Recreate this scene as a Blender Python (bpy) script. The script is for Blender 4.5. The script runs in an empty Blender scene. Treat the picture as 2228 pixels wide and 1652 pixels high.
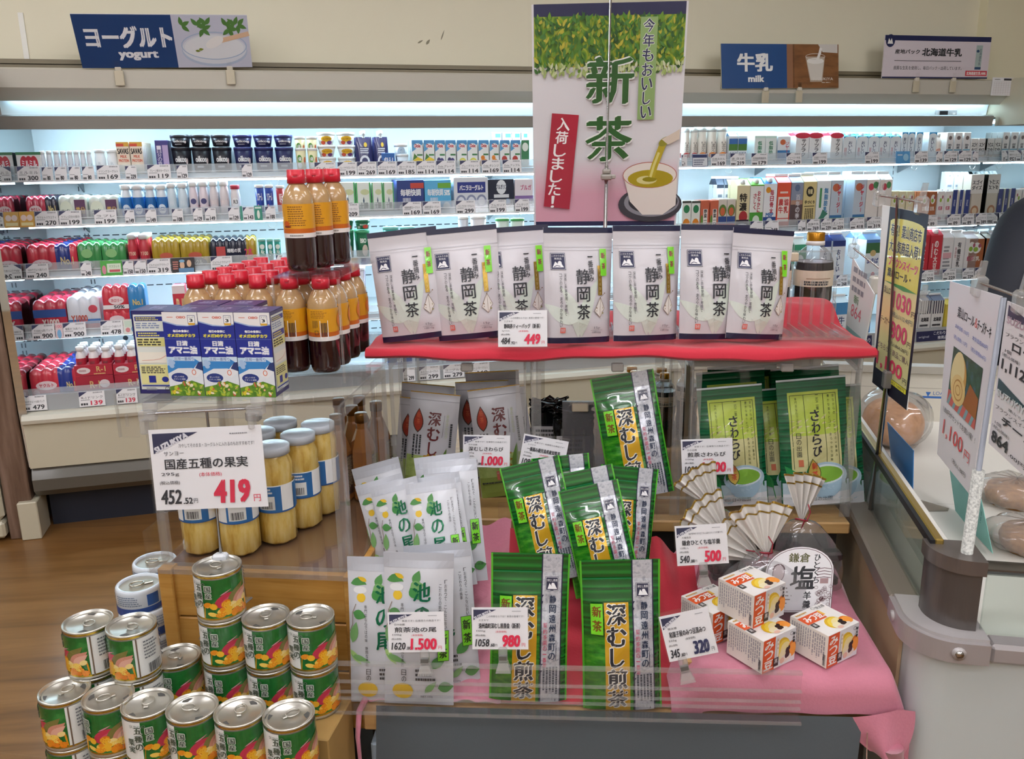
import bpy, bmesh, math, random
from mathutils import Vector, Matrix
random.seed(7)
SC = bpy.context.scene
COL = SC.collection
PI = math.pi
sin, cos = math.sin, math.cos

# ---------------------------------------------------------------- camera
FPX = 1850.0; EYE = 1.5; PITCH = math.radians(14.4); ROLL = math.radians(0.8)
CF = Vector((0, cos(PITCH), -sin(PITCH)))
_r0 = Vector((1, 0, 0)); _u0 = Vector((0, sin(PITCH), cos(PITCH)))
CR = cos(ROLL)*_r0 - sin(ROLL)*_u0
CU = sin(ROLL)*_r0 + cos(ROLL)*_u0
cam = bpy.data.cameras.new('camera'); cam_o = bpy.data.objects.new('camera', cam); COL.objects.link(cam_o)
cam.sensor_fit = 'HORIZONTAL'; cam.sensor_width = 36; cam.lens = 36*FPX/2228
cam.clip_start = 0.02; cam.clip_end = 60
cam_o.matrix_world = Matrix(((CR.x, CU.x, -CF.x, 0), (CR.y, CU.y, -CF.y, 0), (CR.z, CU.z, -CF.z, EYE), (0, 0, 0, 1)))
SC.camera = cam_o
# ---------------------------------------------------------------- look, world, lamps
SC.view_settings.view_transform = 'Standard'; SC.view_settings.look = 'None'
SC.view_settings.gamma = 1; SC.view_settings.use_curve_mapping = False
SC.view_settings.exposure = 0.0
SC.cycles.max_bounces = 10; SC.cycles.diffuse_bounces = 3; SC.cycles.glossy_bounces = 4
SC.cycles.transparent_max_bounces = 40; SC.cycles.transmission_bounces = 6
SC.cycles.caustics_reflective = False; SC.cycles.caustics_refractive = False
SC.cycles.use_denoising = True
SC.cycles.sample_clamp_indirect = 4.0
W = bpy.data.worlds.new('store_ambience'); SC.world = W; W.use_nodes = True
W.node_tree.nodes['Background'].inputs[0].default_value = (1, .99, .98, 1)
W.node_tree.nodes['Background'].inputs[1].default_value = 0.25
CEIL_E, FRIDGE_E = 33.0, 38.0      # brightness of the ceiling tubes and of the cabinet tubes

# ---------------------------------------------------------------- pixel of the photograph -> point on a plane of the room
def ray(u, v): return CF + (u-1114)/FPX*CR - (v-826)/FPX*CU
EYEV = Vector((0, 0, EYE))
def pz(u, v, z): d = ray(u, v); return EYEV + d*((z-EYE)/d.z)
def pplane(u, v, o, n): d = ray(u, v); return EYEV + d*((o-EYEV).dot(n)/d.dot(n))
class Frame:
    def __init__(s, o, yaw):
        s.o = Vector(o); s.yaw = math.radians(yaw)
        s.x = Vector((cos(s.yaw), sin(s.yaw), 0)); s.n = Vector((-sin(s.yaw), cos(s.yaw), 0))
    def w(s, x, y, z): return s.o + x*s.x + y*s.n + Vector((0, 0, z))
    def loc(s, P): q = P-s.o; return Vector((q.dot(s.x), q.dot(s.n), q.z))
    def py(s, u, v, y): return s.loc(pplane(u, v, s.o + y*s.n, s.n))     # point of the plane y = const
    def px(s, u, v, x): return s.loc(pplane(u, v, s.o + x*s.x, s.x))
    def pz(s, u, v, z): return s.loc(pz(u, v, z))
FR = Frame((-1.9964, 3.3019, 0), 15.0)      # the chilled cabinet
DF = Frame((0, 0, 0), -3.5)                 # the tea display
CS = Frame((0, 0, 0), -11.04)               # the open case on the right
LF = Frame((-0.447, 1.328, 0), -6.5)        # the clear stand on the left

# ---------------------------------------------------------------- materials
MATS = {}
def lin(c):
    c = c/255.0
    return c/12.92 if c <= 0.04045 else ((c+0.055)/1.055)**2.4
def rgb(h):
    h = h.lstrip('#'); return tuple(lin(int(h[i:i+2], 16)) for i in (0, 2, 4))
def M(h, r=0.5, metal=0.0, coat=0.0, spec=0.5, vary=0.0, scale=40, bump=0.0, sheen=0.0):
    k = (h, r, metal, coat, spec, vary, scale, bump, sheen)
    if k in MATS: return MATS[k]
    m = bpy.data.materials.new('surface_'+h.lstrip('#')); m.use_nodes = True
    nt = m.node_tree; b = nt.nodes['Principled BSDF']
    b.inputs['Base Color'].default_value = (*rgb(h), 1); b.inputs['Roughness'].default_value = r
    b.inputs['Metallic'].default_value = metal; b.inputs['Coat Weight'].default_value = coat
    b.inputs['Coat Roughness'].default_value = 0.08; b.inputs['Specular IOR Level'].default_value = spec
    b.inputs['Sheen Weight'].default_value = sheen
    if vary or bump:
        tc = nt.nodes.new('ShaderNodeTexCoord'); n = nt.nodes.new('ShaderNodeTexNoise')
        n.inputs['Scale'].default_value = scale; n.inputs['Detail'].default_value = 4
        nt.links.new(tc.outputs['Object'], n.inputs['Vector'])
        if vary:
            mx = nt.nodes.new('ShaderNodeMix'); mx.data_type = 'RGBA'
            a = rgb(h)
            mx.inputs['A'].default_value = (*[x*(1-vary) for x in a], 1); mx.inputs['B'].default_value = (*[min(1, x*(1+vary)) for x in a], 1)
            nt.links.new(n.outputs['Fac'], mx.inputs['Factor']); nt.links.new(mx.outputs['Result'], b.inputs['Base Color'])
        if bump:
            bp = nt.nodes.new('ShaderNodeBump'); bp.inputs['Strength'].default_value = bump; bp.inputs['Distance'].default_value = 0.004
            nt.links.new(n.outputs['Fac'], bp.inputs['Height']); nt.links.new(bp.outputs['Normal'], b.inputs['Normal'])
    MATS[k] = m; return m
def mat_clear(name, tint=(0.93, 0.925, 0.93), rough=0.06, diff=0.06, dcol=(0.8, 0.79, 0.8), refl=1.0):
    k = ('clear', name)
    if k in MATS: return MATS[k]
    m = bpy.data.materials.new(name); m.use_nodes = True; nt = m.node_tree; nt.nodes.clear()
    o = nt.nodes.new('ShaderNodeOutputMaterial'); t = nt.nodes.new('ShaderNodeBsdfTransparent'); t.inputs[0].default_value = (*tint, 1)
    d = nt.nodes.new('ShaderNodeBsdfDiffuse'); d.inputs[0].default_value = (*dcol, 1)
    g = nt.nodes.new('ShaderNodeBsdfGlossy'); g.inputs['Roughness'].default_value = rough
    f = nt.nodes.new('ShaderNodeFresnel'); ge = nt.nodes.new('ShaderNodeNewGeometry'); io = nt.nodes.new('ShaderNodeMapRange')
    io.inputs['To Min'].default_value = 1.42; io.inputs['To Max'].default_value = 1/1.42      # a thin sheet reflects alike from both sides
    nt.links.new(ge.outputs['Backfacing'], io.inputs['Value']); nt.links.new(io.outputs['Result'], f.inputs[0])
    mu = nt.nodes.new('ShaderNodeMath'); mu.operation = 'MULTIPLY'; mu.inputs[1].default_value = refl
    a = nt.nodes.new('ShaderNodeMixShader'); a.inputs[0].default_value = diff
    b = nt.nodes.new('ShaderNodeMixShader')
    L = nt.links.new
    L(t.outputs[0], a.inputs[1]); L(d.outputs[0], a.inputs[2]); L(f.outputs[0], mu.inputs[0]); L(mu.outputs[0], b.inputs[0])
    L(a.outputs[0], b.inputs[1]); L(g.outputs[0], b.inputs[2]); L(b.outputs[0], o.inputs[0])
    MATS[k] = m; return m
def mat_emit(name, h, e):
    k = ('emit', name)
    if k in MATS: return MATS[k]
    m = bpy.data.materials.new(name); m.use_nodes = True; nt = m.node_tree; nt.nodes.clear()
    o = nt.nodes.new('ShaderNodeOutputMaterial'); s = nt.nodes.new('ShaderNodeEmission'); s.inputs[0].default_value = (*rgb(h), 1); s.inputs[1].default_value = e
    nt.links.new(s.outputs[0], o.inputs[0]); MATS[k] = m; return m
def mat_ramp(name, stops, kind='noise', scale=(1, 1, 1), rough=0.5, detail=5, distort=0.0, bump=0.0, coat=0.0, metal=0.0, bands='X', rough2=0.6):
    """procedural colour: noise, wave, voronoi or a plain gradient along an object axis, through a colour ramp"""
    k = ('ramp', name)
    if k in MATS: return MATS[k]
    m = bpy.data.materials.new(name); m.use_nodes = True; nt = m.node_tree; b = nt.nodes['Principled BSDF']
    b.inputs['Roughness'].default_value = rough; b.inputs['Coat Weight'].default_value = coat; b.inputs['Metallic'].default_value = metal
    tc = nt.nodes.new('ShaderNodeTexCoord'); mp = nt.nodes.new('ShaderNodeMapping'); mp.inputs['Scale'].default_value = scale
    nt.links.new(tc.outputs['Object'], mp.inputs['Vector'])
    if kind == 'noise':
        t = nt.nodes.new('ShaderNodeTexNoise'); t.inputs['Scale'].default_value = 1; t.inputs['Detail'].default_value = detail; t.inputs['Distortion'].default_value = distort
        t.inputs['Roughness'].default_value = rough2; out = t.outputs['Fac']
    elif kind == 'wave':
        t = nt.nodes.new('ShaderNodeTexWave'); t.bands_direction = bands; t.inputs['Scale'].default_value = 1; t.inputs['Distortion'].default_value = distort; t.inputs['Detail'].default_value = detail
        t.inputs['Detail Scale'].default_value = 1.5; out = t.outputs['Fac']
    elif kind == 'voronoi':
        t = nt.nodes.new('ShaderNodeTexVoronoi'); t.inputs['Scale'].default_value = 1; out = t.outputs['Distance']
    nt.links.new(mp.outputs['Vector'], t.inputs['Vector'])
    cr = nt.nodes.new('ShaderNodeValToRGB'); e = cr.color_ramp.elements
    e[0].position, e[0].color = stops[0][0], (*rgb(stops[0][1]), 1); e[1].position, e[1].color = stops[-1][0], (*rgb(stops[-1][1]), 1)
    for p, c in stops[1:-1]:
        q = e.new(p); q.color = (*rgb(c), 1)
    nt.links.new(out, cr.inputs['Fac']); nt.links.new(cr.outputs['Color'], b.inputs['Base Color'])
    if bump:
        bp = nt.nodes.new('ShaderNodeBump'); bp.inputs['Strength'].default_value = bump; bp.inputs['Distance'].default_value = 0.003
        nt.links.new(out, bp.inputs['Height']); nt.links.new(bp.outputs['Normal'], b.inputs['Normal'])
    MATS[k] = m; return m
ACRYL = mat_clear('clear_acrylic', (.985, .983, .985), .05, .008, (.85, .84, .85), .9)
ACRYL_EDGE = mat_clear('clear_acrylic_edge', (0.93, 0.925, 0.915), 0.12, 0.085, (0.86, 0.85, 0.83))
FILM = mat_clear('clear_film', (.995, .995, .995), .07, .004, (.9, .9, .9), .55)
GLASS = mat_clear('case_glass', (0.90, 0.94, 0.92), 0.02, 0.03, (0.75, 0.82, 0.8), 1.0)
WHITE = M('#f2f2f0', .5); BLACK = M('#15151a', .5); NAVY = M('#20244a', .45); INK = M('#2a2b30', .6)
RED = M('#d8213c', .5); PAPER = M('#f1f0f2', .55); CHROME = M('#c8c8c8', .18, 1.0); GOLD = M('#b08a3a', .25, 1.0)

# ---------------------------------------------------------------- glyphs as little meshes
_G = {}
def glyphs(s):
    if s in _G: return _G[s]
    c = bpy.data.curves.new('glyph', 'FONT'); c.body = s; c.resolution_u = 2
    o = bpy.data.objects.new('glyph', c); COL.objects.link(o)
    bpy.context.view_layer.update()
    me = bpy.data.meshes.new_from_object(o.evaluated_get(bpy.context.evaluated_depsgraph_get()))
    v = [(p.co.x, p.co.y) for p in me.vertices]; f = [tuple(p.vertices) for p in me.polygons]
    bpy.data.objects.remove(o); bpy.data.curves.remove(c); bpy.data.meshes.remove(me)
    if v:
        a = (min(p[0] for p in v), min(p[1] for p in v), max(p[0] for p in v), max(p[1] for p in v))
    else: a = (0, 0, 1, 1)
    _G[s] = (v, f, a); return _G[s]

# ---------------------------------------------------------------- flat artwork, later wrapped on a surface
class Art:
    def __init__(s): s.items = []; s.h = 0; s.hold = None
    def add(s, v, f, mat, dh=0.0):
        if s.hold is not None: s.hold += 1; dh += (s.hold % 7)*.13
        elif not dh: s.h += 1
        s.items.append((v, f, mat, s.h+dh)); return s
    def share(s): s.h += 1; s.hold = 0                 # following shapes lie in one layer
    def free(s): s.hold = None; s.h += 1
    def poly(s, pts, mat): return s.add(list(pts), [tuple(range(len(pts)))], mat)
    def rect(s, x0, y0, x1, y1, mat, nu=1, nv=1):
        v = [(x0+(x1-x0)*i/nu, y0+(y1-y0)*j/nv) for j in range(nv+1) for i in range(nu+1)]
        f = [(j*(nu+1)+i, j*(nu+1)+i+1, (j+1)*(nu+1)+i+1, (j+1)*(nu+1)+i) for j in range(nv) for i in range(nu)]
        return s.add(v, f, mat)
    def frame(s, x0, y0, x1, y1, t, mat):
        s.rect(x0, y0, x1, y0+t, mat); s.rect(x0, y1-t, x1, y1, mat); s.rect(x0, y0, x0+t, y1, mat); s.rect(x1-t, y0, x1, y1, mat)
    def ell(s, x, y, a, b, mat, n=20, rot=0.0):
        c, d = cos(rot), sin(rot); v = [(x, y)]; R = 4 if max(a, b) > .012 else 2 if max(a, b) > .006 else 1
        for k in range(1, R+1):
            for i in range(n):
                p, q = a*k/R*cos(2*PI*i/n), b*k/R*sin(2*PI*i/n); v.append((x+p*c-q*d, y+p*d+q*c))
        return s.add(v, [(0, 1+i, 1+(i+1) % n) for i in range(n)]+[(1+k*n+i, 1+(k+1)*n+i, 1+(k+1)*n+(i+1) % n, 1+k*n+(i+1) % n) for k in range(R-1) for i in range(n)], mat)
    def ring(s, x, y, a, b, t, mat, n=24, a0=0.0, a1=2*PI):
        v = []; 
        for i in range(n+1):
            w = a0+(a1-a0)*i/n; v += [(x+a*cos(w), y+b*sin(w)), (x+(a-t)*cos(w), y+(b-t)*sin(w))]
        return s.add(v, [(2*i, 2*i+2, 2*i+3, 2*i+1) for i in range(n)], mat)
    def leaf(s, x, y, ln, wd, rot, mat, n=6, bend=0.0):
        v = []; c, d = cos(rot), sin(rot)
        prof = [(i/n, sin(PI*(i/n)**.8)*wd/2) for i in range(n+1)]
        for t, w in prof:
            k = bend*ln*4*t*(1-t)
            for q in (w, 0, -w): v.append((x+(t*ln)*c-(q+k)*d, y+(t*ln)*d+(q+k)*c))
        return s.add(v, [(3*i+j, 3*i+j+1, 3*i+j+4, 3*i+j+3) for i in range(n) for j in (0, 1)], mat)
    def line(s, pts, t, mat):
        v = []; n = len(pts)
        for i, (x, y) in enumerate(pts):
            a = pts[max(i-1, 0)]; b = pts[min(i+1, n-1)]; dx, dy = b[0]-a[0], b[1]-a[1]; L = math.hypot(dx, dy) or 1
            v += [(x-dy/L*t/2, y+dx/L*t/2), (x+dy/L*t/2, y-dx/L*t/2)]
        return s.add(v, [(2*i, 2*i+1, 2*i+3, 2*i+2) for i in range(n-1)], mat)
    def T(s, text, x0, y0, x1, y1, mat, b=0.0, nib=None, rot=0.0, shear=0.0, halo=None, hb=0.0, only=''):
        """text stretched to the rectangle; b emboldens, nib = (dx, dy) drags the outline like a brush"""
        v, f, a = glyphs(text)
        sx = (x1-x0-2*b)/max(a[2]-a[0], 1e-6); sy = (y1-y0-2*b)/max(a[3]-a[1], 1e-6); cx, cy = (x0+x1)/2, (y0+y1)/2
        P = []
        for p in v:
            q = ((p[0]-(a[0]+a[2])/2)*sx, (p[1]-(a[1]+a[3])/2)*sy); q = (q[0]+shear*q[1], q[1])
            if rot: q = (q[0]*cos(rot)-q[1]*sin(rot), q[0]*sin(rot)+q[1]*cos(rot))
            P.append((q[0]+cx, q[1]+cy))
        def lay(offs, m):
            for j, (ox, oy) in enumerate(offs): s.add([(p[0]+ox, p[1]+oy) for p in P], f, m, .11*j)
        if halo is not None and only != 'text':
            r = hb; lay([(r*cos(w*PI/4), r*sin(w*PI/4)) for w in range(8)], halo)
        if only == 'halo': return s
        offs = [(0, 0)]
        if b: offs = [(b, b*.6), (-b, b*.6), (b, -b*.6), (-b, -b*.6)]
        if nib: offs = [(nib[0]*t, nib[1]*t) for t in (-1, -.4, .4, 1)]
        lay(offs, mat); return s
    def V(s, text, x, y, cw, ch, mat, pitch=None, **k):
        """vertical writing from the top cell centre (x, y) down"""
        pitch = pitch or ch*1.08
        if s.hold is None and not k.get('only'):
            s.share()
            if k.get('halo') is not None: s.V(text, x, y, cw, ch, mat, pitch, **k, only='halo'); s.free(); s.share()
            k['only'] = 'text'; s.V(text, x, y, cw, ch, mat, pitch, **k); s.hold = None; return s
        for i, c in enumerate(text):
            s.hold = 0
            if c in ' 　': continue
            w, h = cw, ch
            if c == '一' or c == 'ー': h = ch*.16
            if c == 'ー': h, w = ch*.8, cw*.16
            if c in '、。': w, h = cw*.25, ch*.25
            if c == '！': w = cw*.22
            if c in 'しくり': w = cw*.7
            if c == 'ー':
                yy = y-i*pitch; s.rect(x-w/2, yy-h/2, x+w/2, yy+h/2, mat); continue
            s.T(c, x-w/2, y-i*pitch-h/2, x+w/2, y-i*pitch+h/2, mat, **k)
        return s
    def lines(s, x0, y0, x1, y1, n, mat, vert=False, fill=.55, seed=1, dash=.09):
        """small print too fine to read: rows of little dashes"""
        R = random.Random(seed); v, f = [], []
        for i in range(n):
            t = 0.0; L = R.uniform(.7, 1.0)
            while t < L:
                d = dash*R.uniform(.5, 1.3); e = min(t+d*.8, L)
                if vert:
                    X = x1-(x1-x0)*(i+.5)/n; hw = (x1-x0)/n*fill/2; q = [(X-hw, y1-(y1-y0)*e), (X+hw, y1-(y1-y0)*e), (X+hw, y1-(y1-y0)*t), (X-hw, y1-(y1-y0)*t)]
                else:
                    Y = y1-(y1-y0)*(i+.5)/n; hw = (y1-y0)/n*fill/2; q = [(x0+(x1-x0)*t, Y-hw), (x0+(x1-x0)*e, Y-hw), (x0+(x1-x0)*e, Y+hw), (x0+(x1-x0)*t, Y+hw)]
                k = len(v); v += q; f.append((k, k+1, k+2, k+3)); t += d
        return s.add(v, f, mat)
    def bars(s, x0, y0, x1, y1, mat, n=14, seed=3):
        R = random.Random(seed); v, f = [], []; x = x0; st = (x1-x0)/n
        for i in range(n):
            w = st*R.choice((.3, .5, .7)); k = len(v); v += [(x, y0), (x+w, y0), (x+w, y1), (x, y1)]; f.append((k, k+1, k+2, k+3)); x += st
        return s.add(v, f, mat)

# ---------------------------------------------------------------- mesh builder
class MB:
    def __init__(s): s.v = []; s.f = []; s.m = []; s.sm = []; s.mats = []
    def mi(s, mat):
        if mat not in s.mats: s.mats.append(mat)
        return s.mats.index(mat)
    def add(s, v, f, mat, smooth=False):
        k = len(s.v); s.v += [tuple(p) for p in v]; i = s.mi(mat)
        for t in f: s.f.append(tuple(a+k for a in t)); s.m.append(i); s.sm.append(smooth)
        return s
    def box(s, x0, x1, y0, y1, z0, z1, mat, b=0.0, tf=None):
        if b <= 0:
            v = [(x, y, z) for z in (z0, z1) for y in (y0, y1) for x in (x0, x1)]
            f = [(0, 2, 3, 1), (4, 5, 7, 6), (0, 1, 5, 4), (2, 6, 7, 3), (0, 4, 6, 2), (1, 3, 7, 5)]
        else:
            b = min(b, (x1-x0)/2.01, (y1-y0)/2.01, (z1-z0)/2.01)
            v = []; idx = {}
            for sx in (0, 1):
                for sy in (0, 1):
                    for sz in (0, 1):
                        c = ((x0, x1)[sx], (y0, y1)[sy], (z0, z1)[sz]); e = (b*(1-2*sx), b*(1-2*sy), b*(1-2*sz))
                        for ax in range(3):
                            idx[sx, sy, sz, ax] = len(v); v.append(tuple(c[i]+(e[i] if i != ax else 0) for i in range(3)))
            f = []
            for ax in range(3):
                o = [i for i in range(3) if i != ax]
                for sd in (0, 1):
                    q = []
                    for p, r in ((0, 0), (1, 0), (1, 1), (0, 1)):
                        t = [0, 0, 0]; t[ax] = sd; t[o[0]] = p; t[o[1]] = r; q.append(idx[t[0], t[1], t[2], ax])
                    flip = (sd == 0) != (ax == 1); f.append(tuple(reversed(q)) if flip else tuple(q))
            for ax in range(3):
                o = [i for i in range(3) if i != ax]
                for p in (0, 1):
                    for r in (0, 1):
                        a = [0, 0, 0]; a[o[0]] = p; a[o[1]] = r; c = list(a); c[ax] = 1
                        f.append((idx[(*a, o[0])], idx[(*c, o[0])], idx[(*c, o[1])], idx[(*a, o[1])]))
            for sx in (0, 1):
                for sy in (0, 1):
                    for sz in (0, 1): f.append((idx[sx, sy, sz, 0], idx[sx, sy, sz, 1], idx[sx, sy, sz, 2]))
        if tf: v = [tf(*p) for p in v]
        return s.add(v, f, mat)
    def lathe(s, prof, mat, n=24, c=(0, 0), a0=0.0, a1=2*PI, smooth=True, flute=0.0, fl=8, oct_=False):
        """prof: list of (r, z[, material of the band above])"""
        full = abs(a1-a0-2*PI) < 1e-6; m = n if full else n+1
        v = []
        for p in prof:
            for i in range(m):
                w = a0+(a1-a0)*i/n; r = p[0]*(1+flute*cos(fl*w))
                v.append((c[0]+r*cos(w), c[1]+r*sin(w), p[1]))
        k = len(s.v); s.v += v
        for j in range(len(prof)-1):
            mt = prof[j][2] if len(prof[j]) > 2 else mat; ii = s.mi(mt)
            for i in range(n):
                i2 = (i+1) % m
                s.f.append((k+j*m+i, k+j*m+i2, k+(j+1)*m+i2, k+(j+1)*m+i)); s.m.append(ii); s.sm.append(smooth)
        return s
    def grid(s, fn, nu, nv, mat, smooth=True, wrap=False):
        v = [fn(i/nu, j/nv) for j in range(nv+1) for i in range(nu+1)]
        f = [(j*(nu+1)+i, j*(nu+1)+i+1, (j+1)*(nu+1)+i+1, (j+1)*(nu+1)+i) for j in range(nv) for i in range(nu)]
        return s.add(v, f, mat, smooth)
    def tube(s, path, r, mat, n=8, smooth=True, caps=True):
        P = [Vector(p) for p in path]; v = []; N = len(P)
        t0 = (P[1]-P[0]).normalized(); ref = Vector((0, 0, 1)) if abs(t0.z) < .9 else Vector((1, 0, 0))
        for i, p in enumerate(P):
            t = (P[min(i+1, N-1)]-P[max(i-1, 0)]).normalized(); a = t.cross(ref).normalized(); b = t.cross(a)
            rr = r[i] if isinstance(r, (list, tuple)) else r
            for k in range(n):
                w = 2*PI*k/n; v.append(tuple(p+rr*(cos(w)*a+sin(w)*b)))
        f = [(i*n+k, i*n+(k+1) % n, (i+1)*n+(k+1) % n, (i+1)*n+k) for i in range(N-1) for k in range(n)]
        if caps: f += [tuple(range(n)), tuple(range((N-1)*n, N*n))]
        return s.add(v, f, mat, smooth)
    def prism(s, outline, ax, lo, hi, mat, smooth=False):
        """outline in the two other axes (in x,y,z order), extruded along axis ax"""
        n = len(outline)
        def mk(p, h):
            q = list(p); q.insert(ax, h); return tuple(q)
        v = [mk(p, lo) for p in outline]+[mk(p, hi) for p in outline]
        f = [tuple(range(n)), tuple(range(2*n-1, n-1, -1))]+[(i, (i+1) % n, n+(i+1) % n, n+i) for i in range(n)]
        return s.add(v, f, mat, smooth)
    def art(s, A, fn, step=0.00012, base=0.0003, top=.0014):
        """fn(u, v, h) -> point; h is the lift of the print above the surface"""
        step = min(step, (.0045 if getattr(fn, 'curved', False) else top)/max(1, A.h))
        for v, f, mat, h in A.items:
            s.add([fn(p[0], p[1], base+h*step) for p in v], f, mat)
        return s
    def mesh(s, name):
        me = bpy.data.meshes.new(name); me.from_pydata([tuple(p) for p in s.v], [], s.f)
        for m in s.mats: me.materials.append(m)
        me.polygons.foreach_set('material_index', s.m); me.polygons.foreach_set('use_smooth', s.sm)
        me.update(); return me
    def build(s, name, parent=None, loc=(0, 0, 0), rz=0.0, label=None):
        o = bpy.data.objects.new(name, s.mesh(name)); COL.objects.link(o); o.location = loc; o.rotation_euler = (0, 0, rz)
        if parent: o.parent = parent
        if label: o['label'] = label
        return o
def front(x=0, y=0, z=0, s=1): return lambda u, v, h: (x+u*s, y-h, z+v*s)        # a face that looks along -y
def cyl(r, z=0, c=(0, 0), a=-PI/2):
    f = lambda u, v, h: (c[0]+(r+h)*cos(a+u/r), c[1]+(r+h)*sin(a+u/r), z+v)
    f.curved = True; return f

# ---------------------------------------------------------------- things
def tag(o, label=None, cat=None, group=None, kind=None):
    if label: o['label'] = label
    if cat: o['category'] = cat
    if group: o['group'] = group
    if kind: o['kind'] = kind
    return o
def thing(name, label, cat, loc=(0, 0, 0), rz=0.0, group=None):
    o = bpy.data.objects.new(name, None); COL.objects.link(o); o.empty_display_size = .05
    o.location = loc; o.rotation_euler = (0, 0, rz); return tag(o, label, cat, group)
def dup(root, loc=None, rz=None, label=None, group=None, scale=None):
    r = root.copy(); COL.objects.link(r)
    if loc is not None: r.location = loc
    if rz is not None: r.rotation_euler = (0, 0, rz)
    if scale is not None: r.scale = scale
    if label: r['label'] = label
    if group: r['group'] = group
    for ch in list(root.children):
        c = ch.copy(); COL.objects.link(c); c.parent = r
        for g in ch.children:
            d = g.copy(); COL.objects.link(d); d.parent = c
    return r
def struct(o): o['kind'] = 'structure'; return o
ORD = ['first', 'second', 'third', 'fourth', 'fifth', 'sixth', 'seventh', 'eighth', 'ninth', 'tenth', 'eleventh', 'twelfth', 'thirteenth', 'fourteenth', 'fifteenth']
def nth(i, n):
    if n == 1: return 'only'
    if i == 0: return 'leftmost'
    if i == n-1: return 'rightmost'
    return ORD[i]+' from left'
# ================================================================ the room
floor_m = mat_ramp('wood_floor', [(.25, '#573a1c'), (.45, '#78532b'), (.6, '#876036'), (.8, '#684722')], 'noise', (1.2, 14, 1), rough=.32, detail=8, distort=.4, bump=.05)
b = MB(); b.box(-6, 6, -4, 8, -.1, 0, floor_m); o = struct(b.build('floor')); o.rotation_euler = (0, 0, math.radians(6))
wall_m = M('#eae4cb', .65, vary=.03, scale=3, bump=.05)
b = MB(); b.box(-2.5, 4.87, .46, .56, 1.9, 3.05, wall_m)
b.box(.105, .125, .455, .46, 1.93, 2.12, M('#efeee6', .5))
scuff = M('#8d8872', .8)
b.art(_A := Art().leaf(1.87, 2.05, .05, .006, 1.2, scuff).leaf(1.80, 2.03, .03, .012, .9, scuff).leaf(1.76, 2.035, .03, .008, .5, scuff), lambda u, v, h: (u, .46-h, v))
struct(b.build('wall_back', loc=FR.o, rz=FR.yaw))
b = MB(); b.box(4.87, 7.6, .40, .56, 1.9, 3.05, M('#efe8c8', .6, vary=.02, scale=3)); struct(b.build('wall_right_end', loc=FR.o, rz=FR.yaw))
b = MB(); tm = M('#7d735c', .5); b.box(-2.5, 7.6, .42, .47, 1.895, 1.915, tm); b.box(-2.5, 7.6, .43, .47, 1.92, 1.938, tm); b.box(-2.5, 7.6, .44, .47, 1.915, 1.92, M('#4b4437', .6)); struct(b.build('trim_1', loc=FR.o, rz=FR.yaw))
b = MB(); b.box(-2.5, 7.6, .82, .92, 0, 1.9, M('#cfcab8', .7)); struct(b.build('wall_behind_cabinet', loc=FR.o, rz=FR.yaw))
b = MB(); b.box(-6, 6, -4, 8, 3.05, 3.15, M('#d9d8d2', .8)); struct(b.build('ceiling'))
for nm, box in (('wall_left', (-5.6, -5.5, -4, 8)), ('wall_right', (5.5, 5.6, -4, 8)), ('wall_front', (-5.6, 5.6, -3.6, -3.5))):
    b = MB(); b.box(*box, 0, 3.05, M('#cfc9ba', .7)); struct(b.build(nm))
lamp_m = mat_emit('ceiling_tube_light', '#fbfaff', CEIL_E)
k = 0
for y in (-3.2, -2.0, -.7, .6, 1.9):
    for x in (-2.6, -.2, 2.2):
        t = thing('ceiling_light', 'long fluorescent ceiling light over the aisle, row %d place %d' % (round((y+3.2)/1.28)+1, round((x+2.6)/2.4)+1), 'ceiling light', (x, y, 3.0), math.radians(8), 'ceiling lights')
        b = MB(); b.box(-.65, .65, -.09, .09, 0, .05, M('#e9e9e6', .5)); b.build('housing', t)
        b = MB(); b.box(-.62, .62, -.05, .05, -.03, 0, lamp_m); b.build('tube', t)
        k += 1

# ================================================================ the chilled cabinet
white_m = M('#e4ebee', .45); cream = M('#cdc6ae', .35, coat=.15); cream2 = M('#d6d1c0', .3, coat=.2)
grey_m = M('#6f6a63', .4); mirror_m = M('#e6ecec', .03, 1.0); slot_m = M('#30343c', .7)
XL, XR, XM = .03, 4.95, 2.44
case = thing('chilled_display_case', 'long open chilled cabinet with white shelves along the cream wall', 'fridge', FR.o, FR.yaw)
b = MB(); b.box(XL, XR, .12, .80, 0, .165, M('#1d2230', .6)); b.build('kick_base', case)
b = MB(); pr = [(.10, .165), (.03, .17), (0, .20), (-.005, .25), (.01, .285), (.02, .3), (.10, .3)]; b.prism(pr, 0, XL-.02, XR+.02, M('#5e5a51', .35, coat=.2)); b.build('bumper', case, label='dark grey rounded bumper')
b = MB(); b.box(XL-.02, XR+.02, 0, .10, .3, .485, cream); b.prism([(0, .485), (-.018, .495), (-.022, .51), (-.01, .527), (.02, .535), (.1, .535), (.1, .485)], 0, XL-.02, XR+.02, cream2); b.build('front_panel', case, label='cream lower front')
b = MB(); b.box(XL, XR, .72, .80, .165, 1.76, white_m)
A = Art()
for zz in (.73, .76, 0.70): 
    for x0 in (.12, .34, .72, 1.0, 1.5, 1.9): A.rect(x0, zz, x0+.035, zz+.006, slot_m); A.rect(x0+.045, zz, x0+.08, zz+.006, slot_m)
for zz, xs in ((.94, (.1, 2.4)), (1.185, (.1, 2.4)), (1.0, (2.5, 4.9)), (.68, (2.5, 4.9)), (.66, (1.5, 2.4))):
    x = xs[0]
    while x < xs[1]:
        A.rect(x, zz, x+.03, zz+.005, slot_m); x += .042
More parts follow.
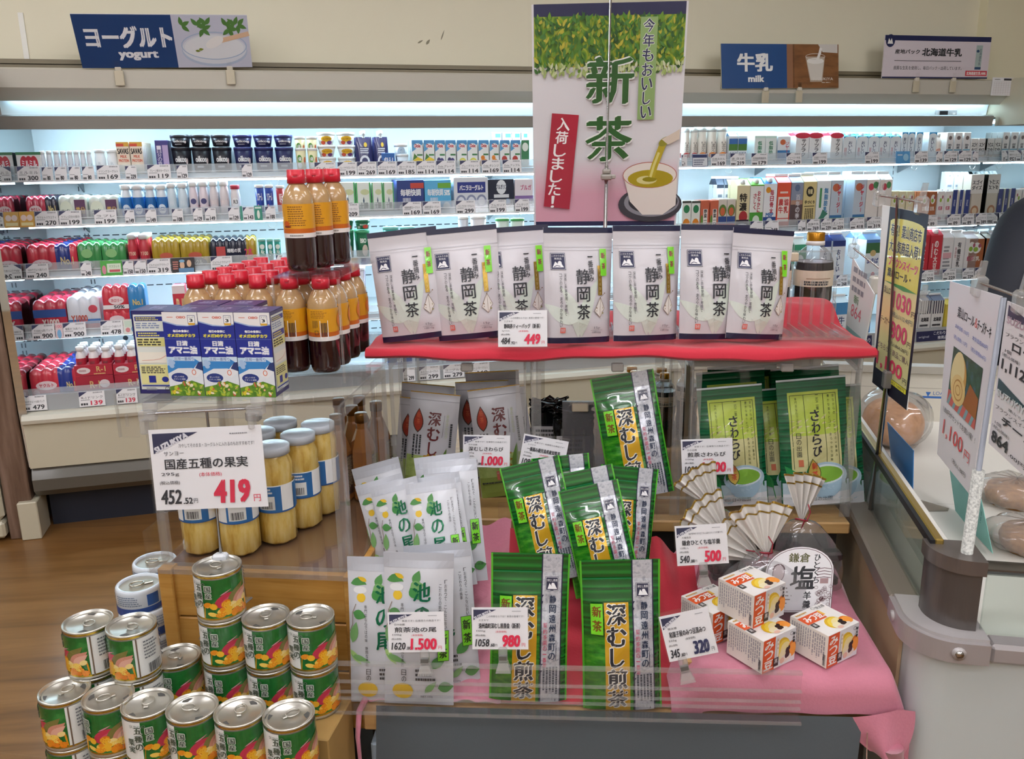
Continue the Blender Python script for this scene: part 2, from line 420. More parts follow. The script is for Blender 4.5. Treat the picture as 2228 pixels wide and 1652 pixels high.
for x in (.19, .205, 2.42, 4.62):
    z = .6
    while z < 1.5: A.rect(x, z, x+.004, z+.022, slot_m); z += .036
for x, z in ((.3, .76), (.31, .69), (.28, .66)): A.ell(x, z, .012, .012, slot_m)
for x, z in ((.45, 1.70), (.9, 1.70), (1.5, 1.7), (3.4, 1.7), (4.3, 1.7)): A.ring(x, z, .006, .006, .002, slot_m, 10)
b.art(A, lambda u, v, h: (u, .72-h, v)); b.build('back_panel', case)
lamp_f = mat_emit('cabinet_tube_light', '#ccedff', FRIDGE_E)
# canopy
b = MB()
b.prism([(.30, 1.815), (.295, 1.885), (.31, 1.893), (.82, 1.893), (.82, 1.80), (.42, 1.80), (.37, 1.772), (.355, 1.767)], 0, XL-.06, XR+.05, M('#c9c5b8', .25, coat=.3)); b.build('canopy', case, label='pale canopy over the shelves')
b = MB(); b.prism([(.415, 1.80), (.435, 1.70), (.45, 1.70), (.45, 1.80)], 0, XL-.06, XR+.02, M('#e9f1f3', .4)); b.build('canopy_light_panel', case)
b = MB(); b.prism([(.335, 1.654), (.33, 1.706), (.345, 1.712), (.435, 1.705), (.435, 1.69), (.36, 1.69), (.36, 1.654)], 0, XL-.06, XR-.02, M('#8b8781', .35)); b.build('canopy_lip', case, label='grey lip of the canopy')
b = MB(); b.box(XL, XR, .385, .398, 1.778, 1.79, mat_emit('canopy_tube_light', '#c4eaff', FRIDGE_E*.4)); b.build('canopy_tube', case)
b = MB(); b.box(XL+.02, XR-.02, .385, .41, 1.668, 1.684, lamp_f); b.build('shelf_tube', case)
b = MB(); b.box(XL, XR, .435, .72, 1.71, 1.76, white_m); b.build('roof_panel', case)
SH = {}    # row -> (front y, floor z, x0, x1)
rail_m = mat_clear('label_rail', (.93, .95, .96), .08, .25, (.85, .88, .9))
def shelf(key, yf, zb, x0, x1, deck=False):
    SH[key] = (yf, zb+.024, x0, x1)
    b = MB()
    b.box(x0, x1, yf+.006, .72, zb, zb+.022, white_m)
    for xb in (x0+.18, (x0+x1)/2, x1-.3):
        if not deck: b.prism([(yf+.16, zb), (.72, zb), (.72, zb-.06), (yf+.24, zb-.014)], 0, xb, xb+.006, M('#9aa0a6', .4))
    p = b.build('shelf', case)
    b = MB(); b.prism([(yf+.004, zb), (yf-.012, zb+.002), (yf+.002, zb+.062), (yf+.004, zb+.062)], 0, x0, x1, rail_m)
    b.box(x0, x1, yf-.014, yf+.002, zb-.004, zb+.004, M('#f4f8fa', .3)); b.box(x0, x1, yf-.004, yf-.001, zb+.028, zb+.032, M('#f4f8fa', .3))
    b.build('label_rail', p)
    if not deck:
        b = MB(); b.box(x0+.02, x1-.02, yf+.03, yf+.05, zb-.012, zb-.002, lamp_f); b.build('shelf_tube', p)
shelf('L1', .36, 1.446, XL, XM); shelf('L2', .33, 1.262, XL, XM); shelf('L3', .28, 1.05, XL, XM); shelf('L4', .20, .805, XL, XM); shelf('L5', .06, .56, XL, XM, True)
shelf('R1', .36, 1.462, XM+.01, XR); shelf('R2', .33, 1.118, XM+.01, XR); shelf('R3', .28, .818, XM+.01, XR); shelf('R4', .06, .53, XM+.01, XR, True)
b = MB(); b.box(.06, XR, .065, .72, .535, .556, M('#8d9295', .4)); b.box(.06, XR, .03, .06, .535, .60, M('#a9adb0', .35)); b.build('deck_air_grille', case)
prof = [(.02, .3), (.0, .55), (.0, 1.655), (.34, 1.655), (.34, 1.70), (.72, 1.70), (.72, .3)]
for nm, xa, xb_ in (('left', -.0, XL), ('right', XR, XR+.03)):
    b = MB(); b.prism(prof, 0, xa, xb_, mirror_m); b.build('mirror_side', case, label='mirrored end wall of the cabinet')
endw = mat_ramp('end_panel_wood', [(.3, '#4f3a2f'), (.5, '#6f5747'), (.7, '#8a7264')], 'noise', (30, 30, 2.5), rough=.4, detail=6)
b = MB(); b.box(-.105, -.005, -.004, .80, 0, 1.9, endw, b=.004); b.build('end_panel', case, label='brown wood end panel'); 
b = MB(); b.box(-.055, .02, -.03, .12, 0, .165, cream, b=.004); b.build('base_block', case)
b = MB(); b.box(XR+.03, XR+.09, -.02, .80, 0, 1.9, cream, b=.004); b.build('end_panel', case)
neigh = thing('freezer_cabinet', 'cream lower cabinet standing just outside the wooden end panel', 'cabinet', FR.o, FR.yaw)
b = MB(); b.box(-.9, -.112, -.03, .80, .02, .09, cream, b=.01); b.box(-.9, -.112, -.02, .80, .09, 1.86, cream, b=.02); b.build('body', neigh)
# two little digital thermometers on the lit panel
for x, lab in ((2.40, 'small grey thermometer on the lit canopy panel by the tea poster'), (4.69, 'small grey thermometer on the lit canopy panel under the calendar sheet')):
    t = thing('thermometer', lab, 'thermometer', FR.w(x, .415, 1.725), FR.yaw, 'cabinet thermometers')
    b = MB(); b.box(-.065, .065, -.006, .012, -.016, .018, M('#b9bcbe', .3), b=.003); b.build('housing', t)
    b = MB(); b.box(-.052, .0, -.009, -.005, -.009, .012, BLACK); b.build('screen', t); b = MB(); b.box(.035, .05, -.010, -.005, -.008, .002, WHITE); b.build('button', t)

for i, (u, v, row, lab) in enumerate(((596, 395, 'L1', 'by the dressing bottles'), (592, 480, 'L2', 'above the teal cups'), (1125, 478, 'L2', 'beside the tea poster'), (1586, 372, 'R1', 'above the black-roofed cartons'), (1991, 362, 'R1', 'above the brown soy cartons'), (2117, 358, 'R1', 'above the tall soy carton'))):
    q = FR.py(u, v, SH[row][0]+.004); t = thing('price_rail_hook', 'round white wire hook under a shelf rail '+lab, 'hook', FR.w(q.x, SH[row][0]+.006, SH[row][1]-.028), FR.yaw, 'wire hooks under the shelf rails')
    b = MB(); b.tube([(.018*sin(a), 0, -.018+.018*cos(a)) for a in [j*PI/8 for j in range(13)]], .0018, M('#dfe4e6', .3), 6); b.build('wire_loop', t)
# ================================================================ goods on the cabinet shelves
def spec(A, items, w, h, x0=None, y0=0):
    """normalised artwork: r rect, t text, v vertical text, e ellipse, l small print, p polygon, b bars"""
    x0 = -w/2 if x0 is None else x0
    X = lambda a: x0+a*w; Y = lambda a: y0+a*h
    for it in items:
        k = it[0]
        if k == 'r': A.rect(X(it[1]), Y(it[2]), X(it[3]), Y(it[4]), M(it[5], .4), *(it[6:8] if len(it) > 6 else (1, 1)))
        elif k == 't': A.T(it[1], X(it[2]), Y(it[3]), X(it[4]), Y(it[5]), M(it[6], .4), b=(it[7] if len(it) > 7 else 0)*h*.5)
        elif k == 'v': A.V(it[1], X(it[2]), Y(it[3]), it[4]*w, it[5]*h, M(it[6], .4), b=(it[7] if len(it) > 7 else 0)*h)
        elif k == 'e': A.ell(X(it[1]), Y(it[2]), it[3]*w, it[4]*h, M(it[5], .4), 14)
        elif k == 'l': A.lines(X(it[1]), Y(it[2]), X(it[3]), Y(it[4]), it[5], M(it[6], .5), vert=len(it) > 7, seed=int(it[1]*97)+it[5])
        elif k == 'p': A.poly([(X(a), Y(b)) for a, b in it[1]], M(it[2], .4))
        elif k == 'b': A.bars(X(it[1]), Y(it[2]), X(it[3]), Y(it[4]), M(it[5], .5))
    return A

def k_box(b, w, h, d, col, art, **k):
    b.box(-w/2, w/2, 0, d, 0, h, M(col, .4), b=.0012); b.art(spec(Art(), art, w, h), front()); return []
def k_carton(b, w, h, d, col, art, top='gable', roof=None, cap=None, side=None, **k):
    m = M(col, .4); rm = M(roof or col, .4); parts = []
    hb = h*.84 if top == 'gable' else h*.88
    b.box(-w/2, w/2, 0, d, 0, hb, m)
    if side: b.box(-w/2-.0004, -w/2+.001, .002, d-.002, 0, hb, M(side, .4))
    ridge = d*.5; hr = h*.955
    if top == 'gable':
        v = [(-w/2, 0, hb), (w/2, 0, hb), (w/2, d, hb), (-w/2, d, hb), (-w/2, ridge, hr), (w/2, ridge, hr)]
        b.add(v, [(0, 1, 5, 4), (3, 4, 5, 2), (0, 4, 3), (1, 2, 5)], rm)
        b.box(-w/2, w/2, ridge-.002, ridge+.002, hr, h, M('#eef2f2', .4))
    else:      # slanted front with a screw cap
        v = [(-w/2, 0, hb), (w/2, 0, hb), (w/2, d*.5, h), (-w/2, d*.5, h), (-w/2, d, h), (w/2, d, h), (w/2, d, hb), (-w/2, d, hb)]
        b.add(v, [(0, 1, 2, 3), (3, 2, 5, 4), (4, 5, 6, 7), (0, 3, 4, 7), (1, 6, 5, 2)], rm)
    if cap:
        c = MB(); r = w*.2; z0 = (hb+hr)/2 if top == 'gable' else (hb+h)/2
        c.lathe([(0, z0+.014), (r, z0+.014), (r, z0-.008), (0, z0-.008)], M(cap, .35), 14, (0, d*.24)); parts.append(('cap', c))
    b.art(spec(Art(), art, w, hb), front()); return parts
def k_tub(b, w, h, d, col, art, lid='#f2f2f0', taper=.8, lidh=.012, **k):
    r = w/2-.001; rb = r*taper; m = M(col, .35); c = (0, r)
    b.lathe([(0, 0), (rb, 0), (r*.97, h-lidh), (0, h-lidh)], m, 20, c)
    fn = lambda u, v, hh: ((rb+(r*.97-rb)*v/(h-lidh)+hh)*sin(u/r), r-(rb+(r*.97-rb)*v/(h-lidh)+hh)*cos(u/r), v)
    b.art(spec(Art(), art, w*1.2, h-lidh), fn)
    l = MB(); l.lathe([(0, h), (r*.96, h), (r, h-.002), (r, h-lidh), (r*.9, h-lidh)], M(lid, .35), 20, c); return [('lid', l)]
def k_bottle(b, w, h, d, col, art, capc='#f4f6f6', neck=.5, lab=None, capw=.62, **k):
    r = w/2-.0006; c = (0, r); m = M(col, .3, coat=.3); hc = h*.14; hs = h*.62
    lm = M(lab, .35) if lab else m
    b.lathe([(0, 0), (r*.9, 0, lm), (r, h*.04, lm), (r, hs, m), (r*.86, h*.74, m), (r*neck, h*.84, m), (r*neck, h-hc*.5, m), (0, h-hc*.5)], m, 18, c)
    b.art(spec(Art(), art, w*1.1, hs*.98), cyl(r, 0, c))
    q = MB(); q.lathe([(0, h), (r*capw*.95, h), (r*capw, h-.002), (r*capw, h-hc), (r*neck, h-hc)], M(capc, .35), 16, c); return [('cap', q)]
def k_pack(b, w, h, d, col, art, cols=None, n=5, dip=.10, **k):
    """shrink-wrapped row of little bottles: scalloped front, bumpy top"""
    cols = cols or [(0, 1, col)]; nu = n*6
    S = lambda x: abs(sin(PI*(x*n)))**.6
    secs = []
    for i in range(nu+1):
        t = i/nu; q = S(t); x = -w/2+w*t; f = .006*(1-q); z = h*(1-dip*(1-q))
        secs.append([(x, f+.002, 0), (x, f, .003), (x, f, z*.80), (x, f+.006, z*.93), (x, f+.014, z), (x, d*.5, z*.975), (x, d-.012, z), (x, d, z*.8), (x, d, 0)])
    P = 9
    for a, e, cc in cols:
        i0, i1 = round(a*nu), round(e*nu); v = [p for s_ in secs[i0:i1+1] for p in s_]
        f = [(i*P+j, (i+1)*P+j, (i+1)*P+j+1, i*P+j+1) for i in range(i1-i0) for j in range(P-1)]
        b.add(v, f, M(cc, .22, coat=.5), True)
    b.add(secs[0], [tuple(range(P))], M(cols[0][2], .3)); b.add(secs[-1], [tuple(range(P))], M(cols[-1][2], .3))
    b.art(spec(Art(), art, w, h*.85), lambda u, v, hh: (u, -.0005-hh, v)); return []
def k_spout(b, w, h, d, col, art, **k):
    hb = h*.84
    def sf(sg): return lambda s_, t: ((s_-.5)*w*(1-.12*t*t), d/2+sg*d/2*(1-t**2*.95)*(1-(2*s_-1)**4*.9), hb*t)
    b.grid(sf(-1), 8, 8, M(col, .25, coat=.4)); b.grid(sf(1), 8, 8, M(col, .25))
    b.art(spec(Art(), art, w*.8, hb*.9), lambda u, v, hh: (u, d/2-d/2*(1-(v/hb)**2*.95)*(1-(2*u/w)**4*.9)-.001-hh, v))
    q = MB(); q.lathe([(0, h), (.009, h), (.010, h-.018), (.006, h-.02), (.006, hb-.004)], M('#f5f7f7', .35), 14, (0, d/2)); return [('spout_cap', q)]
KIND = dict(box=k_box, carton=k_carton, tub=k_tub, bottle=k_bottle, pack=k_pack, spout=k_spout)
_proto = {}
def P(kind, row, spans, vt, col, art, name, label, cat, group=None, d=None, rows=1, lift=0.0, back=0.0, deep=None, **kw):
    yf, zf, x0, x1 = SH[row]; y = yf+.022+back; n = len(spans); out = []
    for i, (ua, ub) in enumerate(spans):
        a = FR.py(ua, 400, y); c = FR.py(ub, 400, y)
        vm = vt if not callable(vt) else vt(i)
        if row[1] in '345': a = FR.py(ua, {'3': 545, '4': 660, '5': 820}[row[1]], y); c = FR.py(ub, {'3': 545, '4': 660, '5': 820}[row[1]], y)
        if row == 'R4': a = FR.py(ua, 680, y); c = FR.py(ub, 680, y)
        w = (c-a).x-.001; zb = zf+lift; h = FR.py((ua+ub)/2, vm, y).z-zb
        if kind in ('tub', 'bottle'): h -= 0
        nx = {'L1': 9, 'L2': 1.446, 'L3': 1.262, 'L4': 1.05, 'L5': .805, 'R1': 9, 'R2': 1.462, 'R3': 1.118, 'R4': .818}[row]
        if zb+h > nx-.015: h = nx-.015-zb
        cxm = min(max((a.x+c.x)/2, x0+w/2+.006), x1-w/2-.006); a.x = c.x = cxm
        key = (kind, row, round(w, 3), round(h, 3), col, str(art), str(sorted(kw.items())))
        dd = d or w
        if key not in _proto:
            b = MB(); parts = KIND[kind](b, w, h, dd, col, art, **kw); o = b.build(name)
            for pn, pb in parts: pb.build(pn, o)
            _proto[key] = o; first = True
        else: o = dup(_proto[key]); first = False
        o.location = FR.w((a.x+c.x)/2, y, zb); o.rotation_euler = (0, 0, FR.yaw)
        L = label(i) if callable(label) else label.replace('{o}', ORD[i])
        tag(o, L, cat, group); out.append(o)
        R_ = min(rows, 1+int((.708-y-dd)/(dd+.004)))
        for k in range(1, R_):
            q = dup(o, FR.w((a.x+c.x)/2, y+k*(dd+.004), zb), FR.yaw, (deep or '{l}, %s row' % ORD[k]).replace('{l}', L), group)
    return out

T_ = lambda s, y0=.3, y1=.6, c='#ffffff', x0=.15, x1=.85, b=.01: ('t', s, x0, y0, x1, y1, c, b)
# ---- left half, top shelf
P('box', 'L1', [(33, 88)], 331, '#f3f4f2', [('r', 0, .88, 1, 1, '#3d7a52'), ('e', .3, .5, .16, .34, '#c02a3c'), ('e', .5, .5, .16, .34, '#c02a3c'), ('e', .7, .5, .16, .34, '#c02a3c'), ('t', 'ミルミル', .2, .36, .8, .64, '#ffffff', .012)], 'yogurt_drink_box', 'white box of small yogurt drinks with red bubble lettering beside the mirrored end wall', 'drink box', d=.10)
for (u, c, nm) in (((92, 121), '#3f66b8', 'blue'), ((122, 152), '#d8574e', 'red'), ((152, 180), '#8c6fa6', 'purple'), ((180, 207), '#4fae57', 'green')):
    P('bottle', 'L1', [(u[0], (u[0]+u[1])/2), ((u[0]+u[1])/2, u[1])], 328, '#dfe4ea', [('r', .2, .1, .8, .75, c), ('t', 'ビ', .35, .45, .65, .7, '#ffffff', .01), ('e', .4, .3, .14, .1, '#e6c94a')], 'drink_bottle', '{o} frosted small bottle with a %s label on the top shelf' % nm, 'drink bottle', 'small frosted drink bottles on the top shelf', capw=.9, neck=.8)
P('bottle', 'L1', [(210, 236), (237, 263)], 325, '#eef1f2', [('r', 0, 0, 1, .35, '#2c3a63'), ('e', .5, .4, .4, .14, '#f2f4f4'), ('t', 'R', .4, .6, .6, .8, '#c8cdd2')], 'drink_bottle', '{o} white yogurt drink bottle with a navy bottom, counting towards the protein cartons', 'drink bottle', 'white and navy drink bottles', capw=.95, neck=.85)
P('box', 'L1', [(262, 290), (291, 319)], 309, '#efdfcb', [('r', 0, .86, 1, 1, '#d8a53a'), ('r', 0, .86, .6, .95, '#c9452e'), ('t', 'SAVAS', .06, .62, .94, .8, '#2c2523', .012), ('t', 'MILK', .25, .5, .75, .59, '#cf5a3c', .006), ('t', 'PROTEIN', .1, .37, .9, .46, '#cf5a3c', .006), ('e', .5, .14, .4, .2, '#f4ead6')], 'protein_drink_carton', '{o} cream milk protein carton from the white and navy bottles', 'drink carton', 'protein drink cartons', d=.045, rows=6)
P('box', 'L1', [(346, 374)], 305, '#3b357c', [('r', .55, 0, 1, .85, '#b7a4cf'), ('v', '1日分の鉄分', .28, .78, .34, .11, '#e9e4f2'), ('e', .75, .2, .2, .08, '#e0793c')], 'drink_carton', 'tall slim purple carton beside the black yogurt tubs', 'drink carton', d=.05, rows=3)
ok = [('t', 'oikos', .22, .46, .78, .74, '#f2f2f2', .022), ('l', .28, .18, .74, .34, 1, '#b9b9c0'), ('e', .82, .5, .06, .14, '#e4d2cf')]
for t_, (v, lf) in enumerate(((320, 0), (293, .0))):
    pass
for cols_, c, nm in (([(377, 420), (421, 464), (466, 509)], '#201d24', 'black'), ([(513, 556), (558, 601), (603, 645)], '#25254f', 'navy')):
    lo = P('tub', 'L1', cols_, 320, c, ok, 'yogurt_tub', '{o} %s yogurt tub of the lower layer from the purple carton side' % nm, 'yogurt tub', 'stacked dark yogurt tubs', lid='#2a2830' if nm == 'black' else '#3a3c72', rows=2)
    zt = max(v.co.z for v in lo[0].children[0].data.vertices)
    P('tub', 'L1', cols_, 293, c, ok, 'yogurt_tub', '{o} %s yogurt tub of the upper layer from the purple carton side' % nm, 'yogurt tub', 'stacked dark yogurt tubs', lid='#3b3a40' if nm == 'black' else '#3a3c72', lift=zt+.002, rows=2)
for dz_, v, nm in ((0, 322, 'lower'), (.062, 297, 'upper')):
    P('tub', 'L1', [(647, 672), (673, 697)], v, '#ece2b4', [('e', .35, .6, .2, .2, '#5f9a4c'), ('e', .35, .28, .2, .14, '#ffffff'), ('t', '1歳', .25, .5, .5, .7, '#ffffff', .01), ('e', .8, .5, .1, .2, '#d96b4a')], 'baby_yogurt_cup', '{o} small cream yogurt cup of the %s layer beside the navy tubs' % nm, 'yogurt cup', 'small cream yogurt cups', lift=dz_)
fz = 0
for v, nm in ((342, 'bottom'), (316, 'middle'), (288, 'top')):
    q = P('tub', 'L1', [(696, 737), (739, 780)], v, '#eef0ee', [('e', .5, .62, .3, .3, '#e4b42e'), ('t', 'フルーツサラダ', .28, .5, .72, .72, '#8c2f23', .008), ('e', .3, .24, .14, .2, '#c2503c'), ('e', .68, .24, .16, .2, '#6a3f78')], 'fruit_yogurt_cup', '{o} white fruit yogurt cup of the %s layer from the cream cups' % nm, 'yogurt cup', 'stacked fruit yogurt cups', lift=fz, taper=.7, lid='#f5f5f2')
    fz += max(p.co.z for p in q[0].children[0].data.vertices)+.001
P('spout', 'L1', [(778, 816), (818, 850)], 284, '#2b2e5c', [('e', .5, .3, .36, .2, '#e3e6ee'), ('e', .5, .3, .22, .12, '#2b2e5c'), ('e', .6, .85, .12, .08, '#d9b53a'), ('l', .2, .55, .8, .75, 3, '#dfe3ee')], 'yogurt_pouch', '{o} navy yogurt pouch with a white spout cap from the fruit yogurt cups', 'drink pouch', 'navy spouted pouches', d=.04, rows=3)
P('box', 'L1', [(833, 862)], 333, '#2b62a6', [('t', 'パルテノ', .15, .35, .85, .75, '#ffffff', .02)], 'yogurt_cup_pack', 'small blue yogurt pack in front of the navy spouted pouches', 'yogurt pack', d=.05)
P('tub', 'L1', [(864, 894)], 335, '#dfe8f0', [T_('北海道', .3, .7, '#41699c')], 'yogurt_cup', 'white and blue yogurt cup of the lower layer next to the fruit juice cartons', 'yogurt cup', 'white and blue cups')
P('tub', 'L1', [(862, 892)], 313, '#dfe8f0', [T_('生', .2, .8, '#41699c', .35, .65), ('e', .5, .5, .3, .5, '#b9d2e6')], 'yogurt_cup', 'white and blue yogurt cup of the upper layer next to the fruit juice cartons', 'yogurt cup', 'white and blue cups', lift=.038)
fruit = dict(pineapple=[('p', [(.1, 0), (.95, 0), (.95, .34), (.5, .42), (.1, .3)], '#e8c83c'), ('p', [(.05, .3), (.5, .42), (.2, .55)], '#4d7d34')],
             grape=[('e', .35, .3, .2, .1, '#3c3560'), ('e', .65, .28, .2, .1, '#463c74'), ('e', .5, .16, .24, .11, '#352e58'), ('e', .2, .16, .16, .08, '#4d4480')],
             lemon=[('e', .55, .2, .4, .18, '#d9d45a'), ('e', .55, .2, .3, .12, '#ece68c')],
             orange=[('e', .5, .17, .44, .17, '#e08a2c'), ('e', .5, .16, .34, .12, '#f0b458'), ('e', .4, .38, .2, .08, '#dc7f22')],
             apple=[('e', .45, .3, .3, .14, '#b23a34'), ('e', .6, .16, .36, .14, '#efe3c4')])
for nm, sp in (('pineapple', [(899, 923), (925, 948)]), ('grape', [(949, 971), (972, 994)]), ('lemon', [(996, 1018), (1019, 1041)]), ('orange', [(1043, 1065), (1067, 1087)]), ('apple', [(1089, 1110), (1112, 1133)])):
    P('box', 'L1', sp, 305, '#f1f3f1', [('r', 0, .86, 1, 1, '#4f93c9'), ('p', [(0, .86), (1, .86), (0, .6)], '#5aa2d4'), ('e', .52, .8, .34, .09, '#ffffff'), ('t', 'Dole', .26, .74, .8, .87, '#b8303c', .014), ('r', .45, .46, .95, .52, '#3f7d4a')]+fruit[nm], 'juice_carton', '{o} of the two fruit juice cartons with a %s picture' % nm, 'juice carton', 'fruit juice cartons on the top shelf', d=.04, rows=3)
P('box', 'L1', [(1135, 1152)], 305, '#e4ece6', [('r', 0, .3, 1, 1, '#3c7f55'), ('e', .5, .75, .4, .16, '#e9f3ea')], 'juice_carton', 'green and white carton at the end of the fruit juice row', 'juice carton', d=.04)
P('box', 'L1', [(1073, 1093), (1095, 1115), (1116, 1134), (1136, 1150)], 288, '#e6eef0', [('r', 0, .0, 1, .5, '#c98a9c'), ('r', .3, .6, .9, .9, '#4aa3a8')], 'small_drink_carton', '{o} small pink and teal carton stacked behind the apple juice', 'juice carton', 'small cartons behind the juice row', back=.12, lift=.105, d=.04)
for i in range(4):
    pass
# ---- left half, second shelf
P('pack', 'L2', [(48, 117)], 427, '#c23a52', [('e', .3, .5, .2, .22, '#e9d6d8'), ('t', 'ヤクルト', .15, .38, .45, .62, '#b32b45', .015), ('r', 0, 0, 1, .22, '#d99a3a'), ('t', 'No.1', .72, .35, .95, .7, '#d9c58a', .02)], 'yogurt_drink_pack', 'crimson five-bottle yogurt drink pack with a dark end on the second shelf', 'drink pack', 'shrink-wrapped drink packs', cols=[(0, .62, '#c23a52'), (.62, 1, '#2d2a3c')], n=5, d=.09, rows=3)
P('pack', 'L2', [(120, 183), (187, 252)], 425, '#cfd6cc', [('e', .26, .5, .22, .4, '#e4ebd6'), ('t', 'ラブレ', .08, .22, .46, .5, '#3f4a3c', .02), ('r', .56, 0, .94, .95, '#5d3a5a'), ('t', '鉄分', .6, .25, .92, .6, '#c9a85a', .015)], 'lactic_drink_pack', '{o} clear pack of lactic drinks with a coloured end from the crimson pack', 'drink pack', 'clear lactic drink packs', n=3, d=.09, rows=2)
P('bottle', 'L2', [(256, 281), (282, 308), (311, 334), (335, 359)], 403, '#dfe9f2', [('r', -.3, .0, 1.3, .95, '#2a6fb4', 6, 1), ('e', .5, .4, .34, .26, '#dce8f4'), ('t', 'LG21', .24, .3, .76, .5, '#2a5f9c', .014)], 'yogurt_drink_bottle', '{o} blue-sleeved yogurt bottle with a white cap from the lactic packs', 'drink bottle', 'blue yogurt drink bottles', lab='#2a6fb4', capw=.95, neck=.7, rows=3)
P('bottle', 'L2', [(359, 381), (382, 405)], 399, '#d5e6f0', [('r', 0, .1, 1, .9, '#3c83b8'), ('e', .5, .25, .25, .16, '#e9f2f5'), ('t', 'PA', .3, .5, .7, .75, '#dfeaf2', .01)], 'yogurt_drink_bottle', '{o} pale blue yogurt bottle beside the blue-sleeved ones', 'drink bottle', 'pale blue yogurt bottles', capw=.9, neck=.7, rows=3)
P('bottle', 'L2', [(407, 427), (429, 450)], 393, '#eadfe6', [('r', 0, .2, 1, .5, '#c9507c'), ('e', .5, .7, .3, .14, '#4a4a78'), ('r', 0, 0, 1, .2, '#7fa8d0')], 'health_drink_bottle', '{o} pinkish white drink bottle beside the pale blue ones', 'drink bottle', 'pinkish drink bottles', capw=.95, neck=.75, rows=3)
P('bottle', 'L2', [(452, 472), (474, 495)], 393, '#e6dfe2', [('r', .1, .45, .9, .8, '#b0343c'), ('t', '血圧', .22, .52, .78, .74, '#f3e6e6', .01), ('r', .1, .2, .9, .45, '#35568c'), ('r', .1, 0, .9, .2, '#b0343c')], 'health_drink_bottle', '{o} white bottle with red and blue label bands on the second shelf', 'drink bottle', 'banded drink bottles', capw=.9, neck=.7, rows=3)
P('bottle', 'L2', [(498, 520)], 403, '#ece6e6', [('e', .5, .7, .36, .25, '#f4f4f4'), ('t', 'R3', .3, .6, .7, .82, '#3c3c3c', .01), ('r', 0, 0, 1, .45, '#b8384a')], 'health_drink_bottle', 'white drink bottle with a red cap next to the banded bottles', 'drink bottle', capc='#b8384a', capw=.95, neck=.8, rows=2)
P('tub', 'L2', [(552, 573), (574, 594)], 403, '#2f489c', [('t', 'ソフール', .2, .5, .8, .8, '#ffffff', .015), ('e', .3, .25, .12, .12, '#d98aa0')], 'soft_yogurt_cup', '{o} royal blue yogurt cup at the end of the drink bottles', 'yogurt cup', 'royal blue cups', rows=2)
P('tub', 'L2', [(598, 618)], 404, '#b23b40', [('t', '朝', .35, .4, .65, .8, '#ffffff')], 'red_yogurt_cup', 'red yogurt cup half hidden behind the dressing bottles', 'yogurt cup')
P('tub', 'L2', [(712, 737)], 401, '#c9a52c', [('t', 'いろは', .2, .5, .8, .8, '#2c2a1c', .015)], 'yellow_yogurt_cup', 'yellow yogurt cup with black lettering right of the dressing bottles', 'yogurt cup', rows=2)
P('box', 'L2', [(738, 772), (773, 806), (808, 832), (833, 856)], 397, '#eaf2ea', [('r', .0, .0, .1, 1, '#4fae62'), ('r', .9, 0, 1, 1, '#4fae62'), ('t', '十勝', .2, .08, .8, .3, '#3e5a4c', .015), ('p', [(.5, .22), (.56, .36), (.5, .5), (.44, .36)], '#3e5a6c'), ('e', .6, .66, .3, .1, '#cfd8a8')], 'plain_yogurt_pack', '{o} white yogurt pack with green edges from the yellow cup', 'yogurt pack', 'white and green yogurt packs', d=.09)
P('box', 'L2', [(863, 922)], 392, '#2c3f80', [('r', .5, .72, 1, .9, '#c2483c'), ('t', '毎朝快調', .12, .46, .88, .7, '#f2f4f8', .015), ('b', .2, .24, .5, .4, '#e8ecf2'), ('e', .2, .06, .14, .14, '#e8ecf2'), ('e', .82, .08, .14, .16, '#e2b9c0')], 'yogurt_four_pack', 'navy four-cup yogurt pack with white lettering on the second shelf', 'yogurt pack', 'four-cup yogurt packs', d=.09, rows=2)
P('box', 'L2', [(923, 981)], 392, '#5db4e0', [('r', .5, .72, 1, .9, '#6fae3c'), ('t', '毎朝快調', .1, .46, .7, .7, '#f2f4f8', .012), ('t', '50%', .74, .46, .96, .66, '#ffffff', .01), ('b', .2, .24, .5, .4, '#e8ecf2'), ('e', .2, .06, .14, .14, '#e8ecf2'), ('e', .82, .08, .14, .16, '#dbe9f0')], 'yogurt_four_pack', 'sky blue four-cup yogurt pack beside the navy one', 'yogurt pack', 'four-cup yogurt packs', d=.09, rows=2)
P('box', 'L2', [(987, 1062)], 386, '#dfe4ea', [('r', .1, .5, .92, .85, '#2b3a86'), ('t', 'バニラヨーグルト', .16, .57, .86, .76, '#f2f4f8', .015), ('e', .2, .22, .15, .22, '#8e96b4'), ('e', .5, .22, .15, .22, '#8e96b4'), ('e', .8, .22, .15, .22, '#8e96b4'), ('e', .2, .22, .1, .15, '#e5e8f0'), ('e', .5, .22, .1, .15, '#e5e8f0'), ('e', .8, .22, .1, .15, '#e5e8f0')], 'vanilla_yogurt_pack', 'pale vanilla yogurt pack with a blue band and three round lids', 'yogurt pack', d=.11)
P('box', 'L2', [(1063, 1118)], 390, '#1c2438', [('e', .5, .72, .2, .26, '#e9eef2'), ('t', 'ブルガリア', .28, .64, .74, .82, '#31405c', .01), ('r', .2, .34, .8, .46, '#e3e8ec'), ('e', .2, .16, .1, .1, '#7fae4c'), ('e', .75, .2, .1, .1, '#6fa0c8')], 'yogurt_four_pack', 'black yogurt pack with a white round label beside the vanilla pack', 'yogurt pack', d=.09)
P('box', 'L2', [(1120, 1160)], 390, '#ece6ec', [('t', 'ブルガ', .3, .6, .9, .8, '#c2507c', .01), ('r', 0, .2, 1, .4, '#8c6fa6')], 'yogurt_four_pack', 'white and pink yogurt pack partly behind the tea poster', 'yogurt pack', d=.09)
